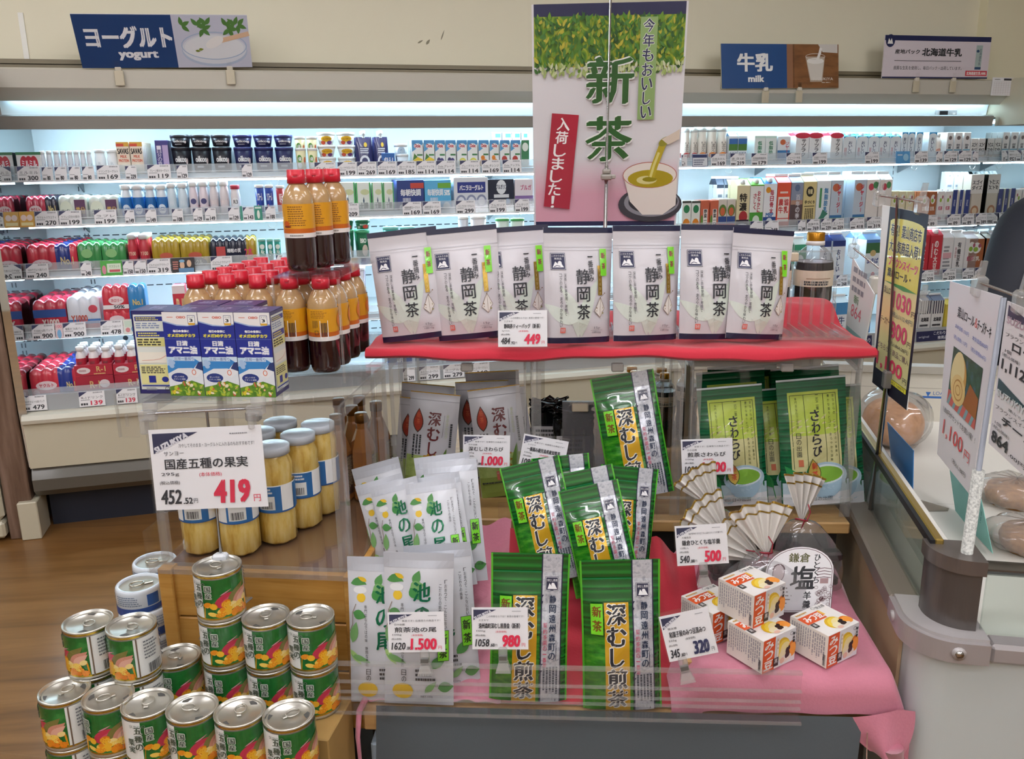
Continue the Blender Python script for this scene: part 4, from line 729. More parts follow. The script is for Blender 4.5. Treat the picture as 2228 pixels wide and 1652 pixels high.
for a in [
 ('L1', 36, 86, '300', 'ミルミル', 'under the white bubble-lettered box'), ('L1', 90, 114, '80', '', 'under the blue-label frosted bottles'), ('L1', 118, 144, '80', '', 'under the red-label frosted bottles'),
 ('L1', 149, 174, '80', '', 'under the purple-label frosted bottles'), ('L1', 178, 204, '80', '', 'under the green-label frosted bottles'), ('L1', 210, 260, '169', 'ドリンクヨーグルト', 'under the white and navy drink bottles'),
 ('L1', 272, 297, '229', '', 'under the protein cartons'), ('L1', 320, 371, '119', 'プルーン鉄分ヨーグルト', 'under the purple slim carton'), ('L1', 384, 408, '129', '', 'under the first black yogurt tub'), ('L1', 526, 549, '129', '', 'under the navy yogurt tubs'),
 ('L1', 685, 731, '228', 'りんご', 'under the fruit yogurt cups, top shelf'), ('L1', 735, 777, '199', 'フルーツサラダヨーグルト', 'under the fruit yogurt cups, top shelf'), ('L1', 778, 820, '269', 'ヨーグルト', 'under the navy spouted pouches'), ('L1', 822, 864, '169', 'ギリシャヨーグルト', 'under the small blue yogurt pack'),
 ('L1', 865, 906, '185', 'ヨーグルト', 'under the white and blue cups'), ('L1', 907, 949, '114', 'Dole パイナップル', 'under the pineapple juice'), ('L1', 950, 992, '114', 'Dole グレープ', 'under the grape juice'), ('L1', 1001, 1045, '114', 'グレープフルーツ', 'under the lemon-coloured juice'), ('L1', 1049, 1089, '169', 'Dole オレンジ', 'under the orange juice'), ('L1', 1094, 1135, '114', 'Dole アップル', 'under the apple juice'),
 ('L2', 74, 125, '270', 'ヤクルトバラエティ', 'under the crimson pack'), ('L2', 127, 176, '199', 'ラブレ1日分の鉄分', 'under the first lactic pack'), ('L2', 204, 253, '199', 'ラブレ', 'under the second lactic pack'), ('L2', 271, 292, '149', '', 'under the second blue-sleeved bottle'), ('L2', 316, 340, '149', '', 'under the fourth blue-sleeved bottle'), ('L2', 374, 398, '108', '', 'under the pale blue bottles'),
 ('L2', 420, 441, '129', '', 'under the pinkish bottles'), ('L2', 446, 470, '149', '', 'under the banded bottles'), ('L2', 497, 521, '129', '', 'under the red-capped bottle'), ('L2', 529, 553, '143', '', 'on the green promotion card'), ('L2', 578, 600, '100', '', 'under the royal blue cups'),
 ('L2', 739, 782, '209', 'ミルクきわだつヨーグルト', 'under the white and green packs'), ('L2', 877, 918, '169', '毎朝快調ヨーグルト', 'under the navy four-cup pack'), ('L2', 921, 960, '169', '毎朝快調ヨーグルト', 'under the sky blue four-cup pack'), ('L2', 993, 1035, '299', 'バニラヨーグルト', 'under the vanilla pack'), ('L2', 1065, 1102, '199', 'ブルガリア', 'under the black yogurt pack'), ('L2', 1121, 1152, '199', 'ブルガリア', 'at the edge of the tea poster'),
 ('L3', 54, 104, '240', 'NEWヤクルト5本パック', 'under the red and blue pack'), ('L3', 174, 198, '240', '', 'under the first green muscat pack'), ('L3', 267, 290, '150', '', 'under the first red lactic bottle'), ('L3', 292, 318, '150', '', 'under the second red lactic bottle'), ('L3', 320, 371, '319', 'ピルクルひざアクティブ', 'under the gold packs'), ('L3', 459, 506, '369', 'ピルクルミラクルケア', 'above the red bottle caps'), ('L3', 602, 616, '128', '', 'behind the dressing bottles'), ('L3', 729, 766, '168', 'ビオヨーグルト', 'under the green cups'),
 ('L4', 67, 117, '900', 'Y1000 6本パック', 'under the red six-bottle pack'), ('L4', 136, 186, '900', '糖質オフ6本パック', 'under the white six-bottle pack'), ('L4', 218, 267, '478', 'カロリーハーフ10本パック', 'under the stacked ten-bottle packs'),
 ('L5', 44, 101, '479', 'NEWヤクルト10本パック', 'under the deck ten-bottle packs'), ('L5', 172, 229, '139', 'R-1ドリンク', 'under the red bottle trays', True), ('L5', 254, 300, '139', 'R-1ドリンク', 'beside the clear wing of the oil box stand', True),
 ('L5', 880, 906, '299', '', 'seen behind the clear riser post'), ('L5', 914, 960, '299', 'あさごはんヨーグルト', 'seen above the silver tea pouches'), ('L5', 967, 1012, '279', 'ヨーグルト', 'seen above the silver tea pouches'), ('L5', 1020, 1067, '169', 'プレーンヨーグルト', 'seen above the silver tea pouches'),
 ('R1', 1484, 1496, '9', '', 'at the edge of the poster'), ('R1', 1548, 1581, '169', '日本みかん', 'under the mandarin bottles'), ('R1', 1590, 1623, '219', 'まきば', 'under the meadow cartons'), ('R1', 1636, 1671, '179', '北海道低脂肪乳', 'under the low fat cartons'), ('R1', 1712, 1745, '249', 'ジャージー牛乳', 'under the first red roof'), ('R1', 1769, 1801, '199', '北海道サツラク牛乳', 'under the third red roof'), ('R1', 1883, 1914, '199', 'おいしい牛乳', 'under the blue-top cartons'), ('R1', 1991, 2020, '139', 'おいしい牛乳', 'under the slim blue-top cartons'), ('R1', 2038, 2052, '245', '', 'under the small cream bottle'), ('R1', 2055, 2084, '129', 'アーモンド効果', 'under the first almond carton'), ('R1', 2087, 2115, '129', 'アーモンド効果', 'under the third almond carton'), ('R1', 2117, 2130, '75', '', 'under the small soy cartons'),
 ('R2', 1634, 1662, '239', '', 'under the green and white litre carton'), ('R2', 1666, 1696, '249', '', 'under the blue and white litre carton'), ('R2', 1738, 1755, '249', '', 'under the dusk-coloured carton'), ('R2', 1757, 1785, '769', '有機牛乳', 'under the tan organic carton'), ('R2', 1788, 1811, '239', '無脂肪乳', 'under the skim milk'), ('R2', 1812, 1838, '259', 'すっきり', 'under the first pasture carton'), ('R2', 1851, 1882, '418', 'ジャージー牛乳', 'under the second pasture carton'), ('R2', 1888, 1919, '319', 'さんさん牛乳', 'under the flower emblem carton'), ('R2', 2012, 2041, '89', '豆乳飲料コーヒー', 'under the brown soy cartons'), ('R2', 2062, 2091, '89', '豆乳紅茶', 'under the white tea soy cartons'), ('R2', 2094, 2120, '89', '豆乳飲料', 'under the navy soy cartons'), ('R2', 2124, 2148, '389', 'スゴイダイズ', 'under the tall soy carton'),
 ('R3', 1822, 1846, '268', '北海道', 'under the navy top carton'), ('R3', 2005, 2034, '229', 'のむ大豆', 'under the red soy cartons'), ('R3', 2052, 2081, '229', '有機豆乳', 'under the organic soy milk'), ('R3', 2095, 2120, '229', '豆乳飲料 紅茶', 'under the white tea litre carton'), ('R3', 2122, 2150, '229', '豆乳', 'under the first brown litre carton')]:
    rail_card(*a)
promo('L2', 523, 528, [('r', 0, 0, 1, 1, '#2f8f78')], '#2f8f78', 'thin green promotion card peeking out beside the 143 price card')
promo('L2', 554, 571, [('e', .5, .4, .18, .3, '#e9f2e6'), ('r', .1, .8, .9, .92, '#cfe6da')], '#2f8f78', 'green promotion card with a small bottle picture')
promo('L2', 40, 73, [('e', .3, .6, .2, .2, '#f0d9d0'), ('e', .7, .6, .2, .2, '#f0d9d0'), ('r', .1, .1, .9, .3, '#efe0a4')], '#d9a44a', 'orange and cream promotion card below the crimson pack')
promo('L3', 218, 265, [('r', .3, .2, .95, .8, '#dfeed6'), ('e', .16, .4, .1, .3, '#d98a9c'), ('t', 'マスカット', .4, .52, .88, .7, '#3a7a3c'), ('r', .4, .24, .9, .4, '#c8505c')], '#4fae44', 'bright green muscat promotion card on the third shelf rail')
promo('L3', 373, 424, [('e', .46, .5, .1, .3, '#e0b898'), ('e', .76, .6, .1, .24, '#e0b898'), ('r', .3, 0, .95, .3, '#5f8fb8'), ('l', .06, .2, .34, .8, 4, '#d98a7c'), ('e', .46, .78, .12, .1, '#7fb0d0')], '#2a2326', 'black promotion card with a photo of two people')
promo('L4', 119, 135, [('e', .5, .3, .3, .3, '#7fb8e0'), ('t', '100', .1, .7, .9, .9, '#d9485c')], '#e9d3d6', 'small pink promotion card between the two 900 price cards')
promo('L4', 268, 300, [('r', .1, .5, .9, .9, '#cfe0ce'), ('e', .3, .3, .16, .16, '#d98a8c'), ('e', .7, .35, .18, .2, '#7fb0d0')], '#e6e6dc', 'pale promotion card with little drawings beside the oil boxes')
promo('L5', 36, 43, [('e', .5, .5, .4, .4, '#7fb0d0')], '#d9604c', 'small red promotion card beside the 479 price card')
promo('R1', 1507, 1541, [('r', .04, .7, .96, .95, '#2f3a66'), ('l', .1, .1, .9, .6, 3, '#6a6f88'), ('r', 0, 0, 1, .04, '#2f3a66'), ('r', 0, 0, .03, 1, '#2f3a66'), ('r', .97, 0, 1, 1, '#2f3a66')], '#e3e6ec', 'blue-bordered notice card under the mandarin drink bottles')
promo('R1', 1951, 1981, [('e', .7, .5, .2, .3, '#9fd0ec'), ('l', .1, .6, .5, .8, 1, '#e6f0f6')], '#5aa0d8', 'sky blue promotion card under the slim blue-topped milk cartons')
promo('R4', 1997, 2070, [('t', 'こだわりの', .5, .6, .95, .88, '#e9ecf4', .01), ('t', '推奨品', .62, .22, .9, .5, '#e9ecf4', .01), ('t', 'original', .06, .35, .36, .6, '#cfd4e2')], '#25284f', 'navy banner reading original under the striped milk cartons')
promo('R4', 1868, 1900, [('t', 'こだわり', .1, .4, .9, .75, '#e9ecf4', .01)], '#25284f', 'navy banner piece on the bottom deck beside the white sign pole')
# ================================================================ helpers for things on the display
def basis(o, X, Y, Z, P):
    o.matrix_world = Matrix(((X.x, Y.x, Z.x, P.x), (X.y, Y.y, Z.y, P.y), (X.z, Y.z, Z.z, P.z), (0, 0, 0, 1))); return o
def upright(o, B, T, h, yaw=0.0, fr=DF, s=None):
    """stand o with its foot at B and its top at T; yaw turns it about its own height"""
    up = (T-B); L = up.length; up = up/L; k = s or L/h
    x = (cos(yaw)*fr.x+sin(yaw)*fr.n); x = (x-x.dot(up)*up).normalized(); y = up.cross(x)
    return basis(o, x*k, y*k, up*k, B)
def at(u, v, y, fr=DF): return pplane(u, v, fr.o+y*fr.n, fr.n)
def panel(tl, tr, bl, yb, yt=None, fr=DF, yr=0.0):
    """a flat board from three corners in the photograph, its foot yb away and its top yt away: centre of foot, x, up, width, height"""
    yt = yb if yt is None else yt
    TL, TR, BL = at(*tl, yt, fr), at(*tr, yt+yr, fr), at(*bl, yb, fr)
    x = (TR-TL); w = x.length; x = x/w; up = TL-BL; up = up-up.dot(x)*x; h = up.length; up = up/h
    return BL+x*w/2, x, up.cross(x), up, w, h

# ================================================================ the low table, tray and cloths
dark_wood = M('#1d1816', .5); ply = mat_ramp('pale_wood', [(.3, '#a9824e'), (.55, '#c19a63'), (.75, '#b38a55')], 'noise', (3, 40, 40), rough=.45, detail=6)
pine = mat_ramp('pine_wood', [(.3, '#a8752f'), (.5, '#bf8c42'), (.7, '#c99a52')], 'noise', (4, 60, 60), rough=.45, detail=7, distort=.6)
skirt_m = M('#4e565b', .85, vary=.06, scale=300, sheen=.2)
table = thing('display_table', 'low table carrying the tea display, draped in grey cloth at the front', 'table', DF.w(0, 0, 0), DF.yaw)
b = MB(); b.box(-.325, .536, 1.192, 1.60, .598, .634, ply, b=.003); b.build('tray_board', table)
b = MB(); b.box(-.31, .55, 1.61, 2.40, .60, .770, dark_wood); b.box(-.348, .572, 1.60, 2.42, .770, .795, ply, b=.003); b.build('raised_back_shelf', table)
for x in (-.30, .48):
    for y in (1.30, 2.30): b = MB(); b.box(x-.03, x+.03, y-.03, y+.03, 0, .598, dark_wood); b.build('leg', table)
# grey skirt
def skirt(s_, t):
    x = -.30+s_*.77; z = .650-t*.637
    if t < .02: return (x, 1.186, .650)
    return (x-.03*t+.012*sin(s_*9)*t, 1.186-.03*t+.010*t*sin(s_*21+1)+.006*t*sin(s_*47), z)
b = MB(); b.grid(skirt, 60, 14, skirt_m); o = b.build('table_skirt', loc=DF.o, rz=DF.yaw); tag(o, 'plain grey cloth hanging from the front edge of the tea display table', 'table cloth')
b = MB(); b.box(-.32, -.26, 1.21, 1.29, .30, .56, M('#a9bccb', .5), b=.004); o = b.build('storage_box', loc=DF.o, rz=DF.yaw); 
b = MB(); b.box(-.32, -.25, 1.235, 1.30, 0, .30, M('#1b1b20', .6), b=.004); o2 = b.build('dark_crate', loc=DF.o, rz=DF.yaw)
tag(o, 'pale blue box in the gap between the cans and the grey cloth', 'box'); tag(o2, 'black crate on the floor under the pale blue box', 'crate')
pink = M('#c87c8f', .85, vary=.06, scale=220, bump=.15, sheen=.3); redc = M('#ab182b', .8, vary=.05, scale=250, bump=.1, sheen=.3); redc2 = M('#c01c33', .8, vary=.04, scale=250, bump=.08, sheen=.3)
hash_ = lambda a, c: (sin(a*12.9+c*78.2)*43758.5) % 1
# pink cloth on the right, over a support box, falling over the right edge
def pinkR(s_, t):
    x = .175+s_*.43; y = 1.20+t*.34
    z = .713+.004*sin(x*60+y*20)*(.3+t)
    z += .05*max(0, (y-1.38)/.16)**1.3*(1 if x < .5 else .6)
    if t < .12: k = (.12-t)/.12; y = 1.241-.045*min(1, k*2.2); z -= .066*max(0, k-.25)/.75
    if s_ < .12: z -= .05*(1-s_/.12)
    if s_ > .80:
        k = (s_-.80)/.20; x = .519+.028*min(1, k*1.6)+.006*sin(t*14)*k; z = z-.115*k**1.2-.05*k*(t < .45)+.02*sin(t*9+1)*k
    return (x, y, z)
b = MB(); b.grid(pinkR, 60, 50, pink); o = b.build('pink_cloth', loc=DF.o, rz=DF.yaw); tag(o, 'pink cloth under the small dessert boxes, falling over the right corner of the tray', 'cloth', 'pink cloths')
b = MB(); b.grid(lambda a, c: (.497+(a-.5)*(.105-.062*c*c)+.012*c, 1.188-.014*sin(a*PI)*(.5+c)+.006*sin(a*11)*c, .668-.028*abs(a-.75)-(.060+.030*a)*c), 24, 14, pink)
b.tube([(.515, 1.172, .606), (.520, 1.170, .585), (.524, 1.172, .570)], [.016, .012, .004], pink, 12); b.build('hanging_corner', o)
b = MB(); b.tube([(.475, 1.176, .63), (.477, 1.172, .58), (.48, 1.173, .55), (.478, 1.172, .50), (.482, 1.174, .44)], .0008, M('#d9b9a8', .8), 5); b.build('loose_thread', o)
b = MB(); b.box(.20, .52, 1.25, 1.54, .636, .70, ply); o = b.build('support_box', loc=DF.o, rz=DF.yaw); tag(o, 'flat wooden box lifting the pink cloth under the dessert boxes', 'box')
# pink cloth on the left, crumpled under the white pouches
def pinkL(s_, t):
    x = -.322+s_*.222; y = 1.21+t*.34
    z = .642+.165*t**1.2*min(1, .45+s_*2.2)+.012*sin(x*70+t*9)*(t+.15)+.010*sin(x*40-y*60)*t+.03*max(0, s_-.7)/.3*sin(PI*min(1, t*1.3))
    if s_ < .12: z -= .004*(1-s_/.12)
    return (x, y, z+.004*abs(sin(x*90))*(1-t))
b = MB(); b.grid(pinkL, 60, 40, pink); o = b.build('pink_cloth', loc=DF.o, rz=DF.yaw); tag(o, 'crumpled pink cloth under the white tea pouches', 'cloth', 'pink cloths')
b = MB(); b.tube([(-.322, 1.205, .648), (-.328, 1.183, .64), (-.33, 1.172, .60), (-.328, 1.172, .54), (-.331, 1.172, .49)], [.006, .005, .004, .003, .0015], pink, 7); b.build('frayed_strip', o)
def redM(s_, t):
    x = -.10+s_*.35; y = 1.215+t*.30; c = (s_-.5)*2
    z = .640+.15*t**1.15+.010*sin(x*50+t*6)*t+.006*sin(x*110)*t+.02*max(0, -c-.5)*t-.05*max(0, c-.6)*t
    return (x, y, z)
b = MB(); b.grid(redM, 50, 40, redc); o = b.build('red_cloth', loc=DF.o, rz=DF.yaw); tag(o, 'deep red cloth behind the green tea pouches in the tray', 'cloth', 'red cloths')

# front fence of the tray
fence = thing('tray_fence', 'long clear plastic fence along the front of the tea tray', 'shelf fence', DF.o, DF.yaw)
b = MB(); b.box(-.425, .368, 1.174, 1.178, .657, .731, ACRYL); b.box(-.425, .368, 1.160, 1.18, .653, .657, ACRYL); b.build('panel', fence)
b = MB(); b.box(-.425, .368, 1.172, 1.180, .730, .7345, ACRYL_EDGE)
for z, d in ((.703, .0015), (.685, .001), (.673, .001)): b.box(-.425, .368, 1.166, 1.174, z, z+d, ACRYL_EDGE)
b.box(-.425, .368, 1.158, 1.162, .652, .656, ACRYL_EDGE); b.build('ridge', fence)
b = MB()
for x in (-.30, .0, .30): b.box(x-.02, x+.02, 1.175, 1.19, .6345, .653, ACRYL)
b.build('foot', fence)

# ---- clear acrylic risers and stands
def riser(name, label, fr, x0, x1, y0, y1, z0, z1, group, clip=True):
    t = thing(name, label, 'acrylic riser', fr.o, fr.yaw, group); p = .020
    b = MB(); b.box(x0, x1, y0, y1, z1-.006, z1, ACRYL); b.build('top_plate', t)
    b = MB()
    b.box(x0, x1, y0, y0+.004, z1-.03, z1-.006, ACRYL_EDGE); b.box(x0, x0+.004, y0, y1, z1-.03, z1-.006, ACRYL_EDGE); b.box(x1-.004, x1, y0, y1, z1-.03, z1-.006, ACRYL_EDGE); b.box(x0, x1, y1-.004, y1, z1-.03, z1-.006, ACRYL_EDGE); b.build('rim', t)
    for x, sx in ((x0, 1), (x1, -1)):
        for y, sy in ((y0, 1), (y1, -1)):
            b = MB(); xa, xb = sorted((x, x+sx*p)); ya, yb = sorted((y, y+sy*p)); xc, xd = sorted((x, x+sx*.004)); yc, yd = sorted((y, y+sy*.004))
            b.box(xa, xb, yc, yd, z0, z1-.03, ACRYL_EDGE); b.box(xc, xd, ya+.004 if sy > 0 else ya, yb if sy > 0 else yb-.004, z0, z1-.03, ACRYL_EDGE); b.build('leg', t)
    if clip:
        b = MB(); xm = (x0+x1)/2+.02; b.box(xm-.012, xm+.012, y0-.003, y0+.012, z1-.034, z1-.018, M('#8b8680', .4), b=.002); b.build('joint_clip', t)
    return t
riser('clear_riser', 'clear acrylic riser holding the silver tea pouches', DF, -.345, -.072, 1.625, 1.965, .797, 1.132, 'acrylic risers under the red cloth')
riser('clear_riser', 'clear acrylic riser holding the clear slotted rack and black bags', DF, -.062, .238, 1.625, 1.965, .797, 1.132, 'acrylic risers under the red cloth')
riser('clear_riser', 'clear acrylic riser holding the pale green labelled tea pouches', DF, .252, .577, 1.625, 1.965, .797, 1.132, 'acrylic risers under the red cloth')
b = MB(); b.box(.19, .572, 1.602, 1.606, .796, .842, ACRYL); b.box(.19, .572, 1.600, 1.608, .842, .845, ACRYL_EDGE); b.box(-.13, .19, 1.602, 1.606, .796, .83, ACRYL)
o = b.build('low_fence', loc=DF.o, rz=DF.yaw); tag(o, 'low clear fence in front of the raised shelf behind the sweets bags', 'shelf fence')
def topcloth(s_, t):
    x = -.388+s_*.985; y = 1.985-t*.385; k = .004*sin(x*13)+.0015*sin(x*41+1)
    z = 1.1455+.002*sin(x*40+y*50)
    if y < 1.63: d = (1.63-y)/.03; y = 1.63-.018*sin(min(1, d)*PI/2)+.0; z = 1.1455-.016*d*d+k*min(1, d)
    q = min(1, max(0, (y-1.82)/.09)); q = q*q*(3-2*q); q2 = min(1, max(0, (s_-.78)/.06))
    z += .028*q*q2+.012*q
    return (x, y, z)
def topcloth2(s_, t): p = topcloth(s_, 1); return (p[0], p[1]+.012*t, p[2]-.006*sin(t*PI))
b = MB(); b.grid(topcloth, 70, 44, redc2); b.grid(topcloth2, 70, 3, redc2); o = b.build('red_cloth', loc=DF.o, rz=DF.yaw); tag(o, 'bright red cloth lying over the clear risers under the white pouches', 'cloth', 'red cloths')

# slotted clear display racks
def rack(label, fr, x0, x1, y0, y1, z0, zb, n, tint=ACRYL, lean=.02, tab=True):
    t = thing('slotted_rack', label, 'display rack', fr.o, fr.yaw, 'clear slotted display racks')
    b = MB(); b.box(x0, x1, y0, y1, z0, z0+.004, tint)
    for i in range(n+1):
        x = x0+(x1-x0)*i/n; b.box(x-.0015, x+.0015, y0, y1, z0+.004, z0+.012, ACRYL_EDGE)
    b.box(x0-.002, x1+.002, y0-.003, y0, z0, z0+.006, ACRYL_EDGE); b.build('base', t)
    b = MB(); b.box(x0, x1, y1-.004, y1, z0, zb, tint)
    for i in range(n+1):
        x = x0+(x1-x0)*i/n; b.box(x-.003, x+.003, y1-.009, y1-.004, z0+.01, zb-.06, ACRYL_EDGE)
    b.box(x0, x1, y1-.006, y1+.002, zb-.002, zb+.001, ACRYL_EDGE); b.build('back', t)
    if tab:
        b = MB(); b.box(x0+.02, x0+.055, y1-.014, y1-.004, zb-.02, zb-.002, M('#cfc0a8', .5), b=.002); b.build('tab', t, label='cream tab')
    return t
rack('empty clear slotted rack on the red cloth beside the last white pouch', DF, .43, .565, 1.68, 1.80, 1.150, 1.312, 6)
rack('clear slotted rack under the first three white pouches', DF, -.36, -.05, 1.69, 1.81, 1.150, 1.20, 12, tab=False)
rack('clear slotted rack under the fourth to sixth white pouches', DF, -.03, .40, 1.69, 1.81, 1.150, 1.20, 16, tab=False)
smoke = mat_clear('smoky_plastic', (.62, .60, .62), .1, .22, (.45, .44, .46))
rack('smoky slotted rack standing inside the middle riser in front of the black bag', DF, .0, .16, 1.70, 1.74, .80, 1.005, 7, smoke)
# ================================================================ tea pouches
class Pouch:
    def __init__(s, w, h, t, stand=True, wob=.0012, seed=1, flare=0.0):
        s.w, s.h, s.t, s.stand, s.wob, s.seed, s.flare = w, h, t, stand, wob, seed, flare
    def dep(s, u, v):
        a = min(1, abs(2*u/s.w)); B = (1-a**2.4)**.75 if a < 1 else 0; q = max(0, min(1, v/s.h))
        if s.stand: V = (.55+.45*min(1, q/.18))*(1 if q < .4 else max(0, 1-((q-.4)/.46)**1.5))
        else: V = max(0, sin(PI*min(1, q*1.04)))**.6
        k = s.seed
        n = s.wob*(sin(u*80+k)+sin(v*60+k*2+u*55)+.7*sin(v*105-u*90+k))*min(1, B*1.5)*min(1, V*2)
        return max(0, s.t/2*B*V+n)+.0005
    def pt(s, u, v, h=0):
        q = v/s.h; f = 1-s.flare*(1-q)*(1-q)-(.02*sin(PI*q)); 
        return (u*f, -s.dep(u, v)-h, v)
    def body(s, b, mat, back=None):
        W, H = s.w, s.h
        b.grid(lambda a, c: s.pt((a-.5)*W, c*H), 18, 30, mat)
        def bk(a, c):
            u = (a-.5)*W; p = s.pt(u, c*H); return (p[0], .6*s.dep(u, c*H)+.0008, p[2])
        b.grid(bk, 10, 14, back or mat)
        if s.stand:
            b.grid(lambda a, c: ((a-.5)*W*(1-s.flare), -s.dep((a-.5)*W, 0)*(1-c)+c*(.6*s.dep((a-.5)*W, 0)+.0008), 0), 10, 2, mat)
    def art(s, b, A): b.art(A, s.pt, step=.00010, base=.00045, top=.0045)

def put(proto, first, px_t, px_b, z, lean, h, yaw, label, group, k=None, yb=None):
    o = proto if first else dup(proto)
    B = pz(px_b[0], px_b[1], z) if yb is None else at(px_b[0], px_b[1], yb)
    T = at(px_t[0], px_t[1], DF.loc(B).y+lean)
    upright(o, B, T, h, yaw, s=k); o['label'] = label
    if group: o['group'] = group
    return o
sticker_green = M('#79d62c', .3, coat=.4); gold_foil = M('#a98a3c', .28, .8)
# ---- white pouches with brush writing
wp = Pouch(.148, .235, .052, True, .0008, 2, .06)
paper_w = M('#cfcbcf', .45, coat=.15, bump=.03, scale=60); navy_p = M('#1b1d3c', .35, coat=.3); inkb = M('#22232a', .5)
def white_pouch():
    t = thing('tea_pouch', 'x', 'tea pouch', group='white tea pouches on the red cloth')
    b = MB(); wp.body(b, paper_w); A = Art(); W, H = wp.w, wp.h
    A.rect(-W/2, 0, W/2, .012, navy_p, 18, 1); A.rect(-W/2, H-.011, W/2, H, navy_p, 18, 1)
    A.rect(-W/2, H-.040, W/2, H-.038, M('#c4c1c6', .5), 14, 1); A.rect(-W/2, H-.046, W/2, H-.0445, M('#c9c6cb', .5), 14, 1)
    lf = M('#d3dad0', .5); lf2 = M('#cdd6ca', .5)
    A.leaf(-.004, .012, .115, .026, 1.95, lf, 14, -.08); A.leaf(.002, .012, .13, .028, 1.25, lf2, 14, .08); A.leaf(-.02, .04, .07, .026, 2.5, lf, 12)
    # square emblem
    ex, ey, es = -.062, .150, .031
    A.rect(ex, ey, ex+es, ey+es+.003, NAVY, 3, 3); A.frame(ex+.001, ey+.001, ex+es-.001, ey+es+.002, .0006, PAPER)
    A.T('こだわりの品', ex+.003, ey+.026, ex+es-.003, ey+.030, PAPER); A.T('推奨品', ex+.008, ey+.0205, ex+es-.008, ey+.0245, PAPER)
    A.poly([(ex+.004, ey+.005), (ex+.010, ey+.017), (ex+.014, ey+.011), (ex+.019, ey+.018), (ex+.027, ey+.005)], PAPER); A.ell(ex+.019, ey+.013, .004, .005, PAPER, 10); A.ell(ex+.011, ey+.011, .0035, .004, PAPER, 10); A.line([(ex+.007, ey+.006), (ex+.013, ey+.009), (ex+.02, ey+.007)], .0014, NAVY)
    A.V('静岡茶', .004, .136, .029, .030, inkb, pitch=.0355, nib=(.0004, .0002))
    A.V('一番摘み', .0225, .176, .0115, .0135, inkb, pitch=.0145, nib=(.00015, .0001))
    A.V('深蒸し茶葉使用、芳醇で', -.034, .139, .0055, .0068, inkb, pitch=.0078); A.V('コクのある、まろやかな味わい', -.0435, .139, .0055, .0068, inkb, pitch=.0078)
    A.rect(-.045, .022, -.0345, .033, M('#d9604f', .5)); A.T('静茶', -.0438, .0235, -.0357, .0315, paper_w)
    tg = M('#6c6c74', .5); A.T('15p', .030, .028, .044, .034, tg); A.line([(.022, .0262), (.050, .0268)], .0004, tg); A.T('1袋=2g', .026, .0195, .047, .0245, tg)
    A.rect(.0375, .098, .047, .158, gold_foil, 2, 8); A.V('ティーバッグ', .0422, .148, .004, .006, M('#d9c58a', .4), pitch=.0092)
    br = M('#7a5a34', .45)
    A.line([(.053, .102), (.049, .098), (.0425, .094)], .0005, br); A.ell(.053, .102, .0013, .0013, br, 8)
    P4 = [(.0425, .094), (.0295, .066), (.043, .053), (.0535, .071)]
    A.poly(P4, M('#e3ddd6', .5)); A.line(P4+[P4[0]], .0009, br); A.line([P4[0], P4[2]], .0006, br)
    A.share()
    for i in range(12):
        A.leaf(.033+.016*hash_(i, 1), .059+.012*hash_(i, 2), .0055, .0026, hash_(i, 3)*3, br if i % 3 else M('#8f8a44', .5), 3)
    A.free(); wp.art(b, A); b.build('pouch', t)
    b = MB(); A = Art(); A.rect(.044, .137, .0585, .192, sticker_green, 3, 8); A.frame(.0444, .1374, .0581, .1916, .0005, M('#b9d66a', .4)); A.V('新茶', .0512, .178, .0085, .012, M('#8c3a3c', .4), pitch=.021, nib=(.0004, .0003)); wp.art(b, A)
    # the sticker is its own thin sheet standing a hair off the paper
    b.v = [(p[0], p[1]-.0035, p[2]) for p in b.v]
    st = b.build('new_tea_sticker', t, label='bright green sticker'); 
    return t
p0 = white_pouch(); G = 'white tea pouches on the red cloth'
WL = [((873, 500), (904, 738), .10, 'white tea pouch nearest the dressing bottles, leaning left'), ((1003, 494), (1027, 736), .08, 'white tea pouch second from the dressing bottles'), ((1117, 493), (1133, 731), .14, 'white tea pouch behind the 449 price card'),
      ((1258, 495), (1256, 745), .30, 'white tea pouch just right of the 449 price card, under the poster pole'), ((1407, 491), (1403, 740), .30, 'white tea pouch below the tea cup of the poster'), ((1557, 489), (1546, 737), .22, 'white tea pouch half covered by the one beside the empty rack'), ((1663, 499), (1640, 737), .34, 'white tea pouch in front of the empty clear rack, overlapping its neighbour')]
for i, (t, b_, yw, lab) in enumerate(WL): put(p0, i == 0, t, b_, 1.154, .022, wp.h, yw, lab, G, k=None)

